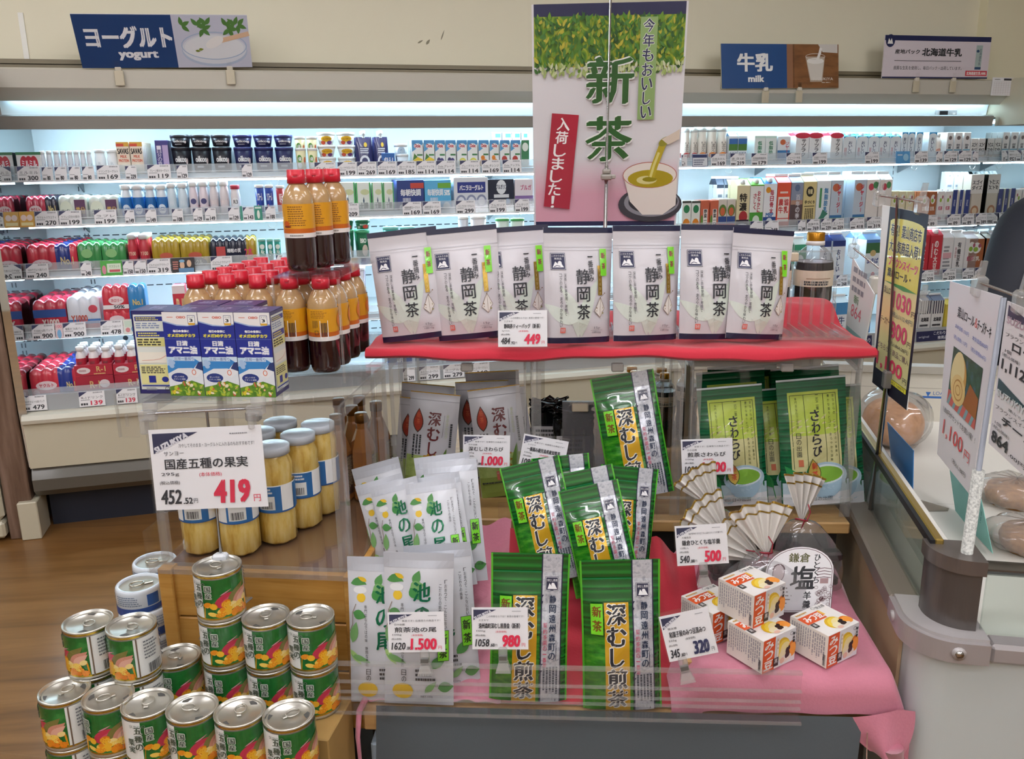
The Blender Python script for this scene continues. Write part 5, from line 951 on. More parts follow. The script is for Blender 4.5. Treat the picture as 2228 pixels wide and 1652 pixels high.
# ---- silver pouches in the left riser
sp = Pouch(.112, .238, .022, False, .0006, 5)
silver_p = M('#bdbcc1', .38, .12, coat=.2, bump=.03, scale=50); grass_g = mat_ramp('pouch_meadow', [(.3, '#7f9448'), (.6, '#a3b56a')], 'noise', (60, 60, 60), rough=.4)
def silver_pouch():
    t = thing('silver_tea_pouch', 'x', 'tea pouch'); b = MB(); sp.body(b, silver_p); A = Art(); W, H = sp.w, sp.h
    A.rect(-W/2, H-.002, W/2, H, GOLD, 12, 1); A.rect(-W/2, H-.018, W/2, H-.0165, M('#97969b', .4), 12, 1)
    A.rect(-W/2+.001, .0, W/2-.001, .095, grass_g, 12, 8); A.rect(-W/2+.001, .0, W/2-.001, .045, M('#7f8f42', .4), 12, 4)
    A.leaf(-.033, .146, .056, .024, PI/2, M('#3c2a20', .4), 8); A.leaf(-.033, .149, .050, .020, PI/2, M('#9c3322', .35), 8); A.V('新茶', -.033, .186, .008, .012, M('#c9653c', .4), pitch=.014)
    mr = M('#5e1a1c', .4); A.V('深むし', .004, .180, .028, .030, mr, pitch=.034, nib=(.0009, .0006)); A.rect(-.012, .094, .018, .0955, mr, 3, 1)
    A.T('茶', -.016, .064, .022, .100, M('#d9a93a', .25, .6), nib=(.0009, .0006))
    gl = M('#5a7a34', .4); A.leaf(.012, .055, .046, .012, 2.2, M('#7f9c4a', .4)); A.leaf(.022, .052, .066, .013, 1.35, gl); A.leaf(.018, .050, .04, .018, -1.9, M('#4a6c30', .4)); A.line([(.014, .02), (.018, .05), (.012, .08)], .0014, M('#6a5a34', .4))
    A.line([(.026, .190), (.024, .140)], .0006, INK); A.V('緑のさわらび', .033, .188, .006, .008, M('#b4bd8c', .5), pitch=.0092); A.lines(.040, .10, .046, .172, 1, INK, vert=True, fill=.8, dash=.06)
    A.lines(-.044, .085, -.022, .142, 3, INK, vert=True, seed=4, dash=.12); A.V('日の出園', .043, .088, .008, .010, INK, pitch=.0125); A.rect(-.016, .038, -.010, .058, M('#c9685a', .5))
    A.V('特', -.013, .053, .004, .004, silver_p); A.lines(-.05, .03, .03, .036, 1, INK, seed=8, dash=.06)
    sp.art(b, A); b.build('pouch', t); return t
p0 = silver_pouch(); G = 'silver tea pouches in the left riser'
for i, (t, b_, z, y, yw, lab) in enumerate([((948, 855), (930, 1080), .83, None, .0, 'silver tea pouch with a gold foil character, fully visible front one of the left stack'), ((1073, 843), (1104, 1078), .83, None, .05, 'silver tea pouch right behind the 1,000 yen card for it'),
    ((922, 868), (905, 1085), .83, 1.76, .0, 'silver tea pouch half hidden by the front one of the left stack'), ((932, 836), (915, 1075), .83, 1.80, .0, 'silver tea pouch with only its top edge showing behind the left stack'), ((1085, 846), (1118, 1080), .83, 1.76, .05, 'silver tea pouch showing a strip on the right of the 1,000 yen card'),
    ((1048, 829), (1062, 1070), .83, 1.81, .0, 'silver tea pouch between the two stacks, only its top showing'), ((1070, 808), (1085, 1050), .83, 1.87, .0, 'darker silver tea pouch at the very back of the left riser')]):
    put(p0, i == 0, t, b_, z, .03, sp.h, yw, lab, G, yb=(1.715+.0*i if y is None else y))

# ---- green foil pouches
gp = Pouch(.126, .245, .034, True, .0014, 3)
gstripe = mat_ramp('green_foil', [(.15, '#0a5219'), (.45, '#0e671f'), (.75, '#127526'), (.95, '#094a16')], 'wave', (.5, .5, 15), rough=.16, coat=.9, distort=5, detail=3, bands='Z', bump=.10)
ghill = mat_ramp('tea_hills', [(.3, '#15560f'), (.5, '#257a16'), (.7, '#4a9424')], 'noise', (45, 45, 130), rough=.18, coat=.8, detail=6, bump=.3)
gedge = M('#4fae2a', .25, coat=.5); yel = M('#d9a92a', .25, .25, coat=.6); slv = mat_ramp('silver_leaf_band', [(.35, '#b9bcc4'), (.5, '#cfd1d8'), (.65, '#a4a8b2')], 'noise', (120, 120, 120), rough=.25, coat=.5, metal=.2)
def green_pouch():
    t = thing('green_tea_pouch', 'x', 'tea pouch'); b = MB(); gp.body(b, gstripe); A = Art(); W, H = gp.w, gp.h
    A.rect(-W/2, .0, .016, .115, ghill, 12, 10); A.rect(-W/2, .10, -.01, .125, ghill, 6, 3)
    A.rect(-W/2, 0, -W/2+.003, H, gedge, 1, 24); A.rect(W/2-.003, 0, W/2, H, gedge, 1, 24)
    A.rect(.018, 0, .052, H, navy_p, 4, 24); A.rect(.020, 0, .050, H, slv, 4, 24)
    A.rect(-.027, .0, .012, .178, yel, 5, 18)
    A.V('深むし煎茶', -.008, .160, .030, .031, inkb, pitch=.0345, nib=(.0011, .0007), halo=M('#e9e6da', .4), hb=.0022)
    A.rect(.0245, .186, .0455, .208, navy_p, 2, 2); A.frame(.0252, .1867, .0448, .2073, .0005, PAPER); A.T('深むし煎茶', .027, .2005, .0435, .2045, PAPER); A.poly([(.028, .189), (.031, .198), (.035, .193), (.038, .199), (.0435, .189)], PAPER); A.ell(.036, .196, .002, .003, PAPER, 8)
    A.V('静岡遠州森町の', .037, .172, .0105, .0125, M('#20304a', .4), pitch=.0152, nib=(.0003, .0002)); A.V('契約茶園の一番茶', .0255, .132, .0065, .008, M('#c43a5c', .45), pitch=.0096)
    A.lines(.022, .012, .048, .062, 5, M('#3f4652', .5), vert=True, seed=6, dash=.08)
    A.rect(-W/2+.004, H-.030, .018, H-.0285, M('#0c7a4a', .3), 8, 1)
    gp.art(b, A); b.build('pouch', t)
    b = MB(); A = Art(); A.rect(-.049, .128, -.029, .178, M('#2a5a14', .4), 3, 6); A.rect(-.0485, .1285, -.0295, .1775, sticker_green, 3, 6); A.V('新茶', -.039, .165, .014, .017, M('#7a4a1c', .35), pitch=.0225, nib=(.0006, .0004)); gp.art(b, A)
    b.v = [(p[0], p[1]-.0035, p[2]) for p in b.v]; b.build('new_tea_sticker', t, label='lime green sticker'); return t
p0 = green_pouch(); G = 'green foil tea pouches'
for i, (t, b_, y, lean, yw, lab) in enumerate([((1155, 1204), (1148, 1520), 1.215, .03, .05, 'green foil tea pouch at the front behind the 980 price card'), ((1348, 1218), (1354, 1538), 1.212, .03, .02, 'green foil tea pouch at the front, whole face showing, next to the 980 card'),
    ((1151, 1005), (1212, 1262), 1.385, .06, -.10, 'green foil tea pouch leaning in the second row next to the white pouches'), ((1218, 992), (1245, 1235), 1.445, .05, .0, 'green foil tea pouch peeking out behind the second row, silver band on top'),
    ((1264, 1023), (1322, 1290), 1.375, .06, -.05, 'green foil tea pouch second in the middle pair, mostly covered'), ((1279, 1056), (1338, 1312), 1.335, .06, -.05, 'green foil tea pouch in front of the middle pair, with a glare on its sticker'),
    ((1371, 1016), (1345, 1275), 1.40, .06, .30, 'green foil tea pouch tilted the other way behind the middle pair'), ((1352, 814), (1398, 1078), 1.615, .05, -.05, 'green foil tea pouch standing alone by the clear risers at the back')]):
    put(p0, i == 0, t, b_, 0, lean, gp.h, yw, lab, G, yb=y)

# ---- white pouches with green leaves
lp = Pouch(.106, .238, .020, False, .0007, 7)
satin = M('#d3d5db', .38, .12, coat=.25, bump=.03, scale=45); satin2 = M('#b9bcc4', .38, .2, coat=.2)
def leaf_pouch():
    t = thing('leaf_tea_pouch', 'x', 'tea pouch'); b = MB(); lp.body(b, satin); A = Art(); W, H = lp.w, lp.h
    A.rect(-W/2, H-.022, W/2, H, satin2, 12, 2); lg = M('#4c8a48', .4); lg2 = M('#78a868', .4); yl = M('#e0b92e', .4)
    A.leaf(-.048, .196, .026, .013, -.05, lg, 7, .15); A.ell(-.0315, .174, .0072, .0072, yl, 14); A.ell(-.033, .186, .011, .006, M('#e3e4e4', .4), 12)
    A.leaf(-.022, .200, .016, .007, 2.7, yl); A.leaf(-.006, .192, .022, .013, 1.2, lg); A.leaf(-.012, .186, .022, .018, .3, lg2); A.leaf(-.012, .186, .022, .016, -.9, M('#3f8a44', .4))
    br = M('#8c7a6c', .5); A.line([(-.040, .164), (-.046, .15), (-.047, .13), (-.052, .118)], .0012, br)
    A.leaf(-.045, .150, .022, .016, -.3, lg, 6); A.leaf(-.048, .100, .036, .014, 1.35, lg2, 6); A.leaf(-.052, .088, .030, .010, -.9, M('#a9cf7c', .4), 6); A.leaf(-.050, .080, .034, .010, -.35, lg2, 6)
    A.V('池の尾', .006, .181, .026, .029, M('#0b6b48', .22, .3), pitch=.0375, nib=(.0009, .0006))
    A.V('「お茶って、こんなにおいしいんだ！」', .042, .196, .0042, .0055, INK, pitch=.0064); A.V('こだわりの銘茶', .034, .190, .0042, .0055, INK, pitch=.0064)
    A.V('専門店ならではの味　静岡な茶匠', -.024, .160, .0042, .0056, INK, pitch=.0067); A.V('日の出園', -.022, .054, .0075, .009, INK, pitch=.0105)
    A.ell(-.024, .024, .016, .013, yl, 18); A.lines(-.004, .040, .028, .062, 3, INK, seed=3, dash=.12)
    A.leaf(.020, .062, .032, .016, .75, lg, 7); A.leaf(.030, .030, .024, .018, .1, lg, 7); A.leaf(.010, .022, .026, .010, .8, lg2, 6); A.T('NET.100g', .004, .014, .022, .0175, INK); A.T('日の出園', .026, .032, .048, .037, INK)
    lp.art(b, A); b.build('pouch', t)
    b = MB(); A = Art(); A.rect(.0305, .074, .0475, .122, INK, 2, 5); A.rect(.0312, .0747, .0468, .1213, sticker_green, 2, 5); A.V('新茶', .039, .1085, .0115, .0155, M('#2c3a1c', .4), pitch=.0215, nib=(.0006, .0004)); lp.art(b, A)
    b.v = [(p[0], p[1]-.0035, p[2]) for p in b.v]; b.build('new_tea_sticker', t, label='lime green sticker'); return t
p0 = leaf_pouch(); G = 'white leaf-print tea pouches'
for i, (t, b_, y, lean, yw, lab) in enumerate([((828, 1212), (836, 1528), 1.215, .035, .0, 'white leaf-print tea pouch of the front row next to the cans'), ((911, 1203), (912, 1532), 1.205, .035, .0, 'white leaf-print tea pouch behind the 1,500 price card'), ((950, 1184), (975, 1500), 1.245, .04, .05, 'white leaf-print tea pouch showing its green sticker right of the 1,500 price card'),
    ((935, 1047), (968, 1295), 1.315, .06, .0, 'white leaf-print tea pouch of the upper row in full view'), ((855, 1048), (912, 1288), 1.345, .06, -.10, 'white leaf-print tea pouch of the upper row, middle of the leaning three'), ((822, 1044), (888, 1280), 1.375, .06, -.10, 'white leaf-print tea pouch of the upper row nearest the clear jar stand'),
    ((945, 1035), (985, 1280), 1.355, .06, .0, 'white leaf-print tea pouch one behind the full-view upper one'), ((978, 1003), (1003, 1268), 1.395, .06, .05, 'tall white leaf-print tea pouch with its sticker beside the pink cloth'), ((815, 1008), (880, 1270), 1.415, .07, -.30, 'white leaf-print tea pouch fanned out with only a silvery top strip showing'), ((960, 990), (995, 1262), 1.435, .06, .0, 'white leaf-print tea pouch at the back, under the silver pouches')]):
    put(p0, i == 0, t, b_, 0, lean, lp.h, yw, lab, G, yb=y)

# ---- dark green pouches with a pale label
kp = Pouch(.142, .268, .030, True, .0012, 9)
dgreen = mat_ramp('dark_green_foil', [(.3, '#0c5a34'), (.55, '#157044'), (.8, '#0a4c2c')], 'wave', (.3, .3, 22), rough=.18, coat=.9, distort=2.5, detail=2, bands='Z', bump=.15)
lime = mat_ramp('lime_paper', [(.35, '#a9bf3c'), (.65, '#b9c95a')], 'noise', (9, 9, 9), rough=.3, coat=.6); straw = M('#c9c48c', .3, coat=.6)
def green_label_pouch():
    t = thing('green_label_tea_pouch', 'x', 'tea pouch'); b = MB(); kp.body(b, dgreen); A = Art(); W, H = kp.w, kp.h
    A.rect(-W/2, H-.004, W/2, H, M('#c9d2d4', .3), 12, 1)
    A.rect(-W/2+.002, 0, W/2-.002, .050, M('#b9cfd9', .25, coat=.6), 10, 4); A.rect(-W/2+.002, 0, W/2-.002, .026, M('#dfe2e6', .25, coat=.6), 10, 3)
    A.rect(-.050, .075, .054, H-.028, straw, 8, 14); A.rect(-.050, .150, .054, H-.028, lime, 8, 8)
    ln = M('#3f4a24', .4)
    for x in (-.046, -.018, .022, .048): A.rect(x, .08, x+.0012, H-.034, ln, 1, 12)
    A.rect(-.046, H-.035, .049, H-.0338, ln, 8, 1)
    A.V('さわらび', .003, .190, .018, .022, inkb, pitch=.0245, nib=(.0007, .0005)); A.V('一芯二葉', .010, .232, .006, .0075, ln, pitch=.0092)
    A.V('昔ながらの、こだわりの一番摘み', .043, .228, .0046, .0058, ln, pitch=.0088); A.V('豊かな香りとコク、まろやかな旨味', .033, .228, .0046, .0058, ln, pitch=.0088)
    A.V('専門店ならではの味', -.034, .226, .0042, .0056, ln, pitch=.0072); A.V('日の出園', -.034, .150, .0095, .011, inkb, pitch=.013); A.rect(-.037, .086, -.027, .100, M('#b9603c', .4))
    cup = M('#a9c3d2', .2, coat=.7); A.ell(.018, .062, .046, .030, cup, 24); A.ell(.018, .048, .034, .034, M('#9db9ca', .2, coat=.7), 24); A.ell(.018, .066, .040, .021, M('#d3e0e6', .2, coat=.7), 24); A.ell(.020, .066, .034, .017, M('#7fb23c', .2, coat=.8), 24)
    A.leaf(-.034, .046, .052, .020, 2.2, M('#2f8a4a', .25), 8); A.leaf(-.022, .060, .040, .012, 1.2, M('#24783c', .25), 7); A.line([(-.03, .02), (-.036, .05), (-.04, .07)], .0018, M('#2f8a4a', .3))
    A.T('日の出園', -.010, .010, .030, .019, inkb); A.T('株式会社', -.028, .011, -.013, .018, inkb)
    kp.art(b, A); b.build('pouch', t)
    b = MB(); A = Art(); A.leaf(-.004, .050, .052, .028, PI/2+.1, M('#3a4a1c', .35), 8); A.leaf(-.004, .052, .048, .0245, PI/2+.1, M('#d9b95a', .25, .4), 8); A.V('新茶', -.005, .086, .012, .014, M('#b8422c', .3), pitch=.018, nib=(.0005, .0004)); kp.art(b, A)
    b.v = [(p[0], p[1]-.0035, p[2]) for p in b.v]; b.build('leaf_sticker', t, label='gold leaf-shaped sticker'); return t
p0 = green_label_pouch(); G = 'dark green tea pouches with a pale label'
for i, (t, b_, y, lean, yw, lab) in enumerate([((1763, 822), (1776, 1096), 1.64, .03, .02, 'dark green lime-labelled pouch with a tea cup, fully visible by the outer riser leg'), ((1586, 840), (1602, 1098), 1.65, .03, .02, 'dark green lime-labelled pouch behind the price card on the sweets side'),
    ((1700, 843), (1716, 1098), 1.70, .03, .0, 'dark green pouch showing only a narrow strip between the two front ones'), ((1800, 840), (1812, 1096), 1.70, .03, .0, 'dark green pouch peeking out at the right riser leg'), ((1588, 806), (1602, 1075), 1.76, .03, .0, 'dark green pouch behind the front one near the middle riser, top only'), ((1614, 794), (1628, 1065), 1.83, .03, .0, 'dark green pouch at the very back near the middle riser'), ((1750, 798), (1762, 1065), 1.80, .03, .0, 'dark green pouch at the very back beside the right riser leg')]):
    put(p0, i == 0, t, b_, 0, lean, kp.h, yw, lab, G, yb=y)
# ================================================================ the stand on the left: crate, clear tables, cans, bottles, jars
crate = thing('wooden_crate', 'pale wooden crate under the clear jar stand on the left', 'crate', LF.o, LF.yaw)
b = MB()
for i in range(3): b.box(-.155, .160, .004, .016, .545+i*.094, .545+i*.094+.091, pine, b=.002)
b.build('front_board', crate)
for x in (-.172, .158):
    b = MB(); b.box(x, x+.026, -.004, .022, .53, .826, pine, b=.002); b.build('corner_post', crate)
b = MB(); b.box(-.170, -.158, .022, .60, .53, .82, pine, b=.002); b.box(.172, .184, .022, .25, .53, .826, pine, b=.002); b.build('side_board', crate)
brown_board = M('#7a5a3e', .35, coat=.5, vary=.08, scale=6)
b = MB(); b.box(-.165, .170, .018, .25, .800, .822, brown_board); b.box(-.165, .135, .25, .60, .800, .822, brown_board); b.build('top_board', crate)
b = MB(); b.box(-.16, .16, .03, .58, 0, .53, dark_wood); b.build('plinth', crate)
riser('clear_table', 'clear acrylic table holding the blue oil boxes above the fruit jars', LF, -.170, .168, .012, .300, .827, 1.126, 'clear acrylic tables on the crate', clip=True)
riser('clear_table', 'clear acrylic table behind, full of red-capped dressing bottles', LF, -.185, .138, .304, .60, .827, 1.126, 'clear acrylic tables on the crate', clip=False)
o = thing('clear_base_tray', 'low clear plastic tray under the jars on the wooden crate', 'tray', LF.o, LF.yaw)
b = MB(); b.box(-.18, .178, -.012, .30, .8225, .8255, ACRYL); b.build('sheet', o)
b = MB(); b.box(-.18, .178, -.014, -.012, .8225, .845, ACRYL_EDGE); b.box(-.183, -.180, -.014, .30, .8225, .90, ACRYL); b.build('edge_wall', o)
o = thing('clear_wing', 'small clear plastic wing sticking out left of the oil boxes', 'plastic panel', LF.o, LF.yaw)
b = MB(); b.box(-.205, -.172, -.006, -.002, 1.065, 1.14, ACRYL); b.box(-.2065, -.205, -.008, 0, 1.065, 1.14, ACRYL_EDGE); b.build('panel', o)
b = MB(); b.box(-.19, -.186, -.010, -.006, 1.085, 1.105, ACRYL_EDGE); b.build('slot_tab', o)

# ---- blue flaxseed oil boxes
ox = dict(w=.0605, d=.0595, h=.142)
blu = M('#22308c', .3, coat=.4); blu2 = M('#3a86c8', .3, coat=.4)
def oil_box():
    w, d, h = ox['w'], ox['d'], ox['h']; t = thing('oil_box', 'x', 'oil box', group='blue flaxseed oil boxes')
    b = MB(); b.box(-w/2, w/2, 0, d, 0, h, M('#2b2a66', .3, coat=.4), b=.0008); A = Art(); H = w/2
    A.rect(-H, 0, H, h, blu); A.poly([(-H, h), (H, h), (H, h*.855), (H*.4, h*.835), (-H*.2, h*.84), (-H, h*.885)], M('#9fb4d6', .4)); A.poly([(-H, h), (H, h), (H, h*.87), (H*.4, h*.845), (-H*.2, h*.855), (-H, h*.90)], M('#eceae8', .35))
    A.T('OilliO', -.006, h*.925, .010, h*.955, M('#cf6a58', .4), b=.0003); A.lines(-.022, h*.93, -.008, h*.95, 1, M('#d98f80', .4))
    A.rect(.0135, h*.86, .026, h*.965, M('#3c4a7c', .4)); A.rect(.0142, h*.865, .0253, h*.96, WHITE); A.T('オメガ', .0155, h*.93, .0242, h*.953, INK); A.T('3', .0165, h*.885, .0222, h*.925, INK, b=.0004); A.rect(.0142, h*.85, .0253, h*.875, M('#d9a93a', .4))
    yy = M('#e2d94a', .4)
    A.T('毎日の食事に', -.014, h*.762, .014, h*.795, WHITE, b=.0003); A.T('オメガ3のチカラ', -.024, h*.705, .024, h*.75, yy, b=.0005); A.T('のチカラ', .004, h*.705, .024, h*.745, WHITE, b=.0004) if False else None
    A.rect(-H, h*.685, H, h*.688, M('#6f86c8', .4))
    A.rect(-.010, h*.60, .010, h*.675, M('#3a4a9c', .4)); A.T('日清', -.0095, h*.602, .0095, h*.668, WHITE, b=.0006)
    A.T('アマニ油', -.0245, h*.505, .0245, h*.605, WHITE, b=.0009, halo=M('#5a6bb8', .4), hb=.0018)
    A.rect(-H, h*.25, H, h*.47, blu2, 4, 4); A.poly([(-H, h*.47), (-.012, h*.47), (-H, h*.36)], M('#bcd6ea', .3)); A.poly([(.012, h*.48), (H, h*.48), (H, h*.40)], M('#cfe0ee', .3)); A.rect(-.018, h*.425, .018, h*.475, M('#c9dcee', .35)); A.T('圧搾一番搾り', -.017, h*.43, .017, h*.47, M('#2a3a8c', .4))
    A.ell(0, h*.17, .040, h*.16, M('#e6e8ea', .35), 24) if False else A.poly([(-H, 0), (H, 0), (H, h*.30), (.012, h*.34), (-.012, h*.335), (-H, h*.27)], M('#e3e6ea', .35))
    for i, (x, y) in enumerate(((-.024, .42), (-.020, .40), (-.025, .385), (-.022, .36))): A.ell(x, h*y, .0042, .0036, M('#a9c3e2', .3), 8)
    A.poly([(.006, h*.26), (.018, h*.23), (H, h*.30), (H, h*.40), (.022, h*.39)], M('#e9eaec', .3)); A.poly([(.018, h*.34), (H, h*.31), (H, h*.42), (.024, h*.41)], M('#2a3a6c', .35)); A.ring(.015, h*.29, .004, .005, .0014, M('#d97a5c', .4), 10)
    A.ell(-.011, h*.225, .0145, h*.055, M('#26387c', .4), 18); A.T('ほしいのは', -.020, h*.225, -.003, h*.245, WHITE); A.T('ピタッと減酸', -.021, h*.195, -.001, h*.215, WHITE)
    R = random.Random(4); cols = ['#6f9a2c', '#b9c23a', '#dcc83a', '#c9604a', '#e3b08a', '#4f7d24', '#d98a2c', '#8fb23c', '#efe3c4', '#a8c43a']
    A.poly([(-H, 0), (H, 0), (H, h*.14), (.01, h*.19), (-.012, h*.14), (-H, h*.11)], M('#5f8a2a', .35))
    for i in range(46):
        x = R.uniform(-H+.003, H-.003); y = R.uniform(.004, h*(.17-.0*abs(x))); A.ell(x, y*(1-.25*abs(x)/H), R.uniform(.0018, .0048), R.uniform(.0014, .0032), M(R.choice(cols), .35), 7, R.uniform(0, 3))
    A.ell(0, -.0, .018, .004, M('#d8cfc4', .35), 12) if False else None
    b.art(A, front())
    # printed side panels (both sides)
    A = Art(); sw = d-.006
    A.rect(.003, .008, d-.003, h-.006, M('#dfe4dc', .4)); A.rect(.005, h*.88, d-.005, h*.935, blu); A.lines(.007, h*.885, d-.007, h*.93, 2, M('#d9d26a', .4)); A.lines(.006, h*.79, d-.006, h*.865, 3, M('#7f90b4', .4), dash=.2)
    A.rect(.005, h*.69, d-.005, h*.76, blu); A.lines(.008, h*.695, d-.008, h*.75, 2, M('#d9d26a', .4)); A.rect(.005, h*.58, d-.005, h*.68, M('#dfd98c', .4)); A.lines(.006, h*.585, d-.006, h*.675, 3, INK, dash=.2)
    A.rect(.005, h*.38, d-.005, h*.51, M('#efeadc', .4)); A.line([(.010, h*.41), (.03, h*.415), (.042, h*.43), (.052, h*.47)], .0008, M('#d9907c', .4)); A.rect(.005, h*.12, d-.005, h*.36, M('#e2dc9a', .4)); A.lines(.007, h*.25, d-.007, h*.34, 4, INK, dash=.16)
    A.rect(.018, h*.14, .030, h*.225, blu); A.ell(.046, h*.18, .006, h*.035, blu, 10); A.rect(.005, h*.095, d-.005, h*.11, blu); A.lines(.012, h*.045, .034, h*.085, 3, M('#8c909c', .4)); A.ring(.048, h*.065, .004, .004, .0008, INK, 10)
    b.art(A, lambda u, v, hh: (w/2+hh, u, v)); b.art(A, lambda u, v, hh: (-w/2-hh, d-u, v))
    A = Art(); A.rect(-H, 0, H, d, M('#3a3768', .35)); A.lines(-.015, .02, .015, .032, 2, M('#a9a4cc', .4)); A.T('日清', -.012, .034, .012, .044, M('#c9c4e0', .4))
    b.art(A, lambda u, v, hh: (u, v, h+hh)); b.build('carton', t)
    b = MB(); b.box(-w/2+.001, w/2-.001, .001, .0035, h, h+.0006, M('#4a4778', .35)); b.build('top_flap', t); return t
p0 = oil_box(); k = 0
for (bu, bv), y, dx, yw, lab in (((418, 861), None, 0, 0, 'blue flaxseed oil box facing front, leftmost of three beside the sideways box'), ((495, 863), None, 0, 0, 'blue flaxseed oil box facing front, middle of three'), ((577, 864), None, 0, 0, 'blue flaxseed oil box facing front, next to the dressing bottles')):
    o = p0 if k == 0 else dup(p0); Q = LF.pz(bu, bv, 1.1265); o.location = LF.w(-.0985+k*.0615-.002, .036, 1.1265); o.rotation_euler = (0, 0, LF.yaw); o['label'] = lab; k += 1
o = dup(p0, LF.w(-.130, .066, 1.1265), LF.yaw+PI/2+.10, 'blue flaxseed oil box turned sideways so its pale printed panel shows'); 
o.location = LF.w(-.158, .018, 1.1265); o.rotation_euler = (0, 0, LF.yaw-PI/2+.06); o.location = LF.w(-.1905, .074, 1.1265)
dup(p0, LF.w(-.095, .1, 1.1265), LF.yaw, 'blue flaxseed oil box in the second row behind the leftmost front-facing one'); dup(p0, LF.w(-.030, .1, 1.1265), LF.yaw, 'blue flaxseed oil box in the second row behind the middle one')

# ---- dressing bottles
dk = M('#2a0c0c', .12, coat=.8); tan = M('#b99566', .22, coat=.8, vary=.08, scale=60); tan2 = M('#ae8a60', .2, coat=.6); yel_l = M('#dc9c1c', .35, coat=.2); org_l = M('#c8641a', .35)
def dressing_bottle(back_text=False):
    h = .178; t = thing('dressing_bottle', 'x', 'dressing bottle'); b = MB(); r = .0272; n = 10
    z0, z1 = .066, .121
    b.lathe([(0, 0), (r*.86, 0), (r*.97, .005), (r, .012), (r, z0), (r, z0+.001, tan), (r, z1, tan), (r*.97, .130, tan), (r*.80, .142, tan2), (r*.55, .1515, tan2), (.0135, .154, tan2), (.0135, .158, tan2)], dk, 20)
    A = Art(); L = PI*r*.97
    b.build('body', t)
    b = MB(); A.rect(-L, z0-.006, L, z1-.002, M('#efe9e4', .4), 40, 1); A.rect(-L, z0+.002, L, z1-.002, org_l, 40, 1); A.rect(-L, z0+.010, L, z1-.002, yel_l, 40, 1)
    if back_text:
        A.lines(-.018, z0+.014, .018, z1-.005, 9, M('#7a4a14', .5), fill=.4, dash=.12); A.ell(-.022, z0+.018, .007, .006, M('#c8581c', .4), 12); A.ell(-.020, z0+.0135, .008, .002, M('#7a2c14', .4), 10); A.lines(-.016, z0-.004, .016, z0, 1, M('#8c8680', .5))
    else:
        A.lines(-.018, z0+.036, .014, z1-.005, 5, M('#8c5a1c', .5), fill=.4, dash=.15); A.rect(-.001, z0-.001, .0135, z0+.032, WHITE); A.bars(.0005, z0+.003, .0125, z0+.028, INK, 12); A.frame(-.011, z0+.006, -.004, z0+.014, .0008, INK); A.lines(-.015, z0+.016, -.004, z0+.032, 4, INK, vert=True, fill=.4)
        A.lines(-.06, z0+.02, -.035, z1-.006, 4, M('#8c5a1c', .5), vert=True); A.ell(.05, z0+.03, .018, .016, M('#d8781c', .4), 16); A.V('ごま', .062, z1-.012, .012, .012, M('#6a2c14', .4)); A.V('ごま', -.062, z1-.012, .012, .012, M('#6a2c14', .4))
    b.art(A, cyl(r+.0004)); b.build('label', t, label='yellow and orange wrap label')
    b = MB(); red = M('#cf1f35', .35, coat=.2); b.lathe([(0, .178), (.0150, .178), (.0158, .1770), (.0158, .169), (.0163, .1685), (.0163, .154), (.0130, .154)], red, 20); b.box(-.004, .004, -.0185, -.0155, .1675, .1705, red); b.build('cap', t, label='red flip cap'); return t
d0 = dressing_bottle(); d1 = dressing_bottle(True); k = 0
for c in range(5):
    for r_ in range(6):
        if c >= 3 and r_ > 3: continue
        x = -.585+c*.0597+r_*.0085+random.uniform(-.001, .001); y = 1.578-c*.0065+r_*.0565
        if c >= 3: y = 1.553-(c-3)*.006+r_*.0565
        o = d0 if k == 0 else dup(d0); o.location = (x, y, 1.1265); o.rotation_euler = (0, 0, random.uniform(-.15, .15) if c > 2 else random.uniform(-3, 3))
        tag(o, 'red-capped dressing bottle, column %s from the oil boxes, %s row from the front' % (('one', 'two', 'three', 'four', 'five')[c], ORD[r_]), 'dressing bottle', 'dressing bottles on the clear table'); k += 1
plate = thing('clear_bottle_shelf', 'little clear plastic shelf carrying three dressing bottles above the others', 'acrylic riser')
Z2 = 1.3125; B0, B1, B2 = pz(592, 602, Z2), pz(735, 604, Z2), pz(826, 562, Z2); b = MB()
B3 = B0+(B2-B1); q = [B0, B1, B2, B3]
b.add([tuple(p) for p in q]+[(p.x, p.y, p.z-.003) for p in q], [(0, 1, 2, 3), (7, 6, 5, 4), (0, 4, 5, 1), (1, 5, 6, 2), (2, 6, 7, 3), (3, 7, 4, 0)], ACRYL); b.build('plate', plate)
for p in (B0, B1, B2, B3):
    b = MB(); b.box(p.x-.002, p.x+.002, p.y-.002, p.y+.002, 1.127, Z2-.003, ACRYL_EDGE); b.build('leg', plate)
for i, (u, v) in enumerate(((655, 589), (689, 583), (714, 577))):
    o = d1 if i == 0 else dup(d1); P0 = pz(u, v, Z2); o.location = (P0.x, P0.y+.012*0, Z2+.0005); o.rotation_euler = (0, 0, .15)
    tag(o, ('front one', 'middle one', 'back one')[i]+' of the three dressing bottles on the little clear shelf', 'dressing bottle', 'dressing bottles on the little clear shelf')
Q0 = pz(655, 589, Z2)
for i, o in enumerate([x for x in COL.objects if x.get('group') == 'dressing bottles on the little clear shelf']): o.location = (Q0.x+i*.021+.002, Q0.y+i*.053+.006, Z2+.0005)

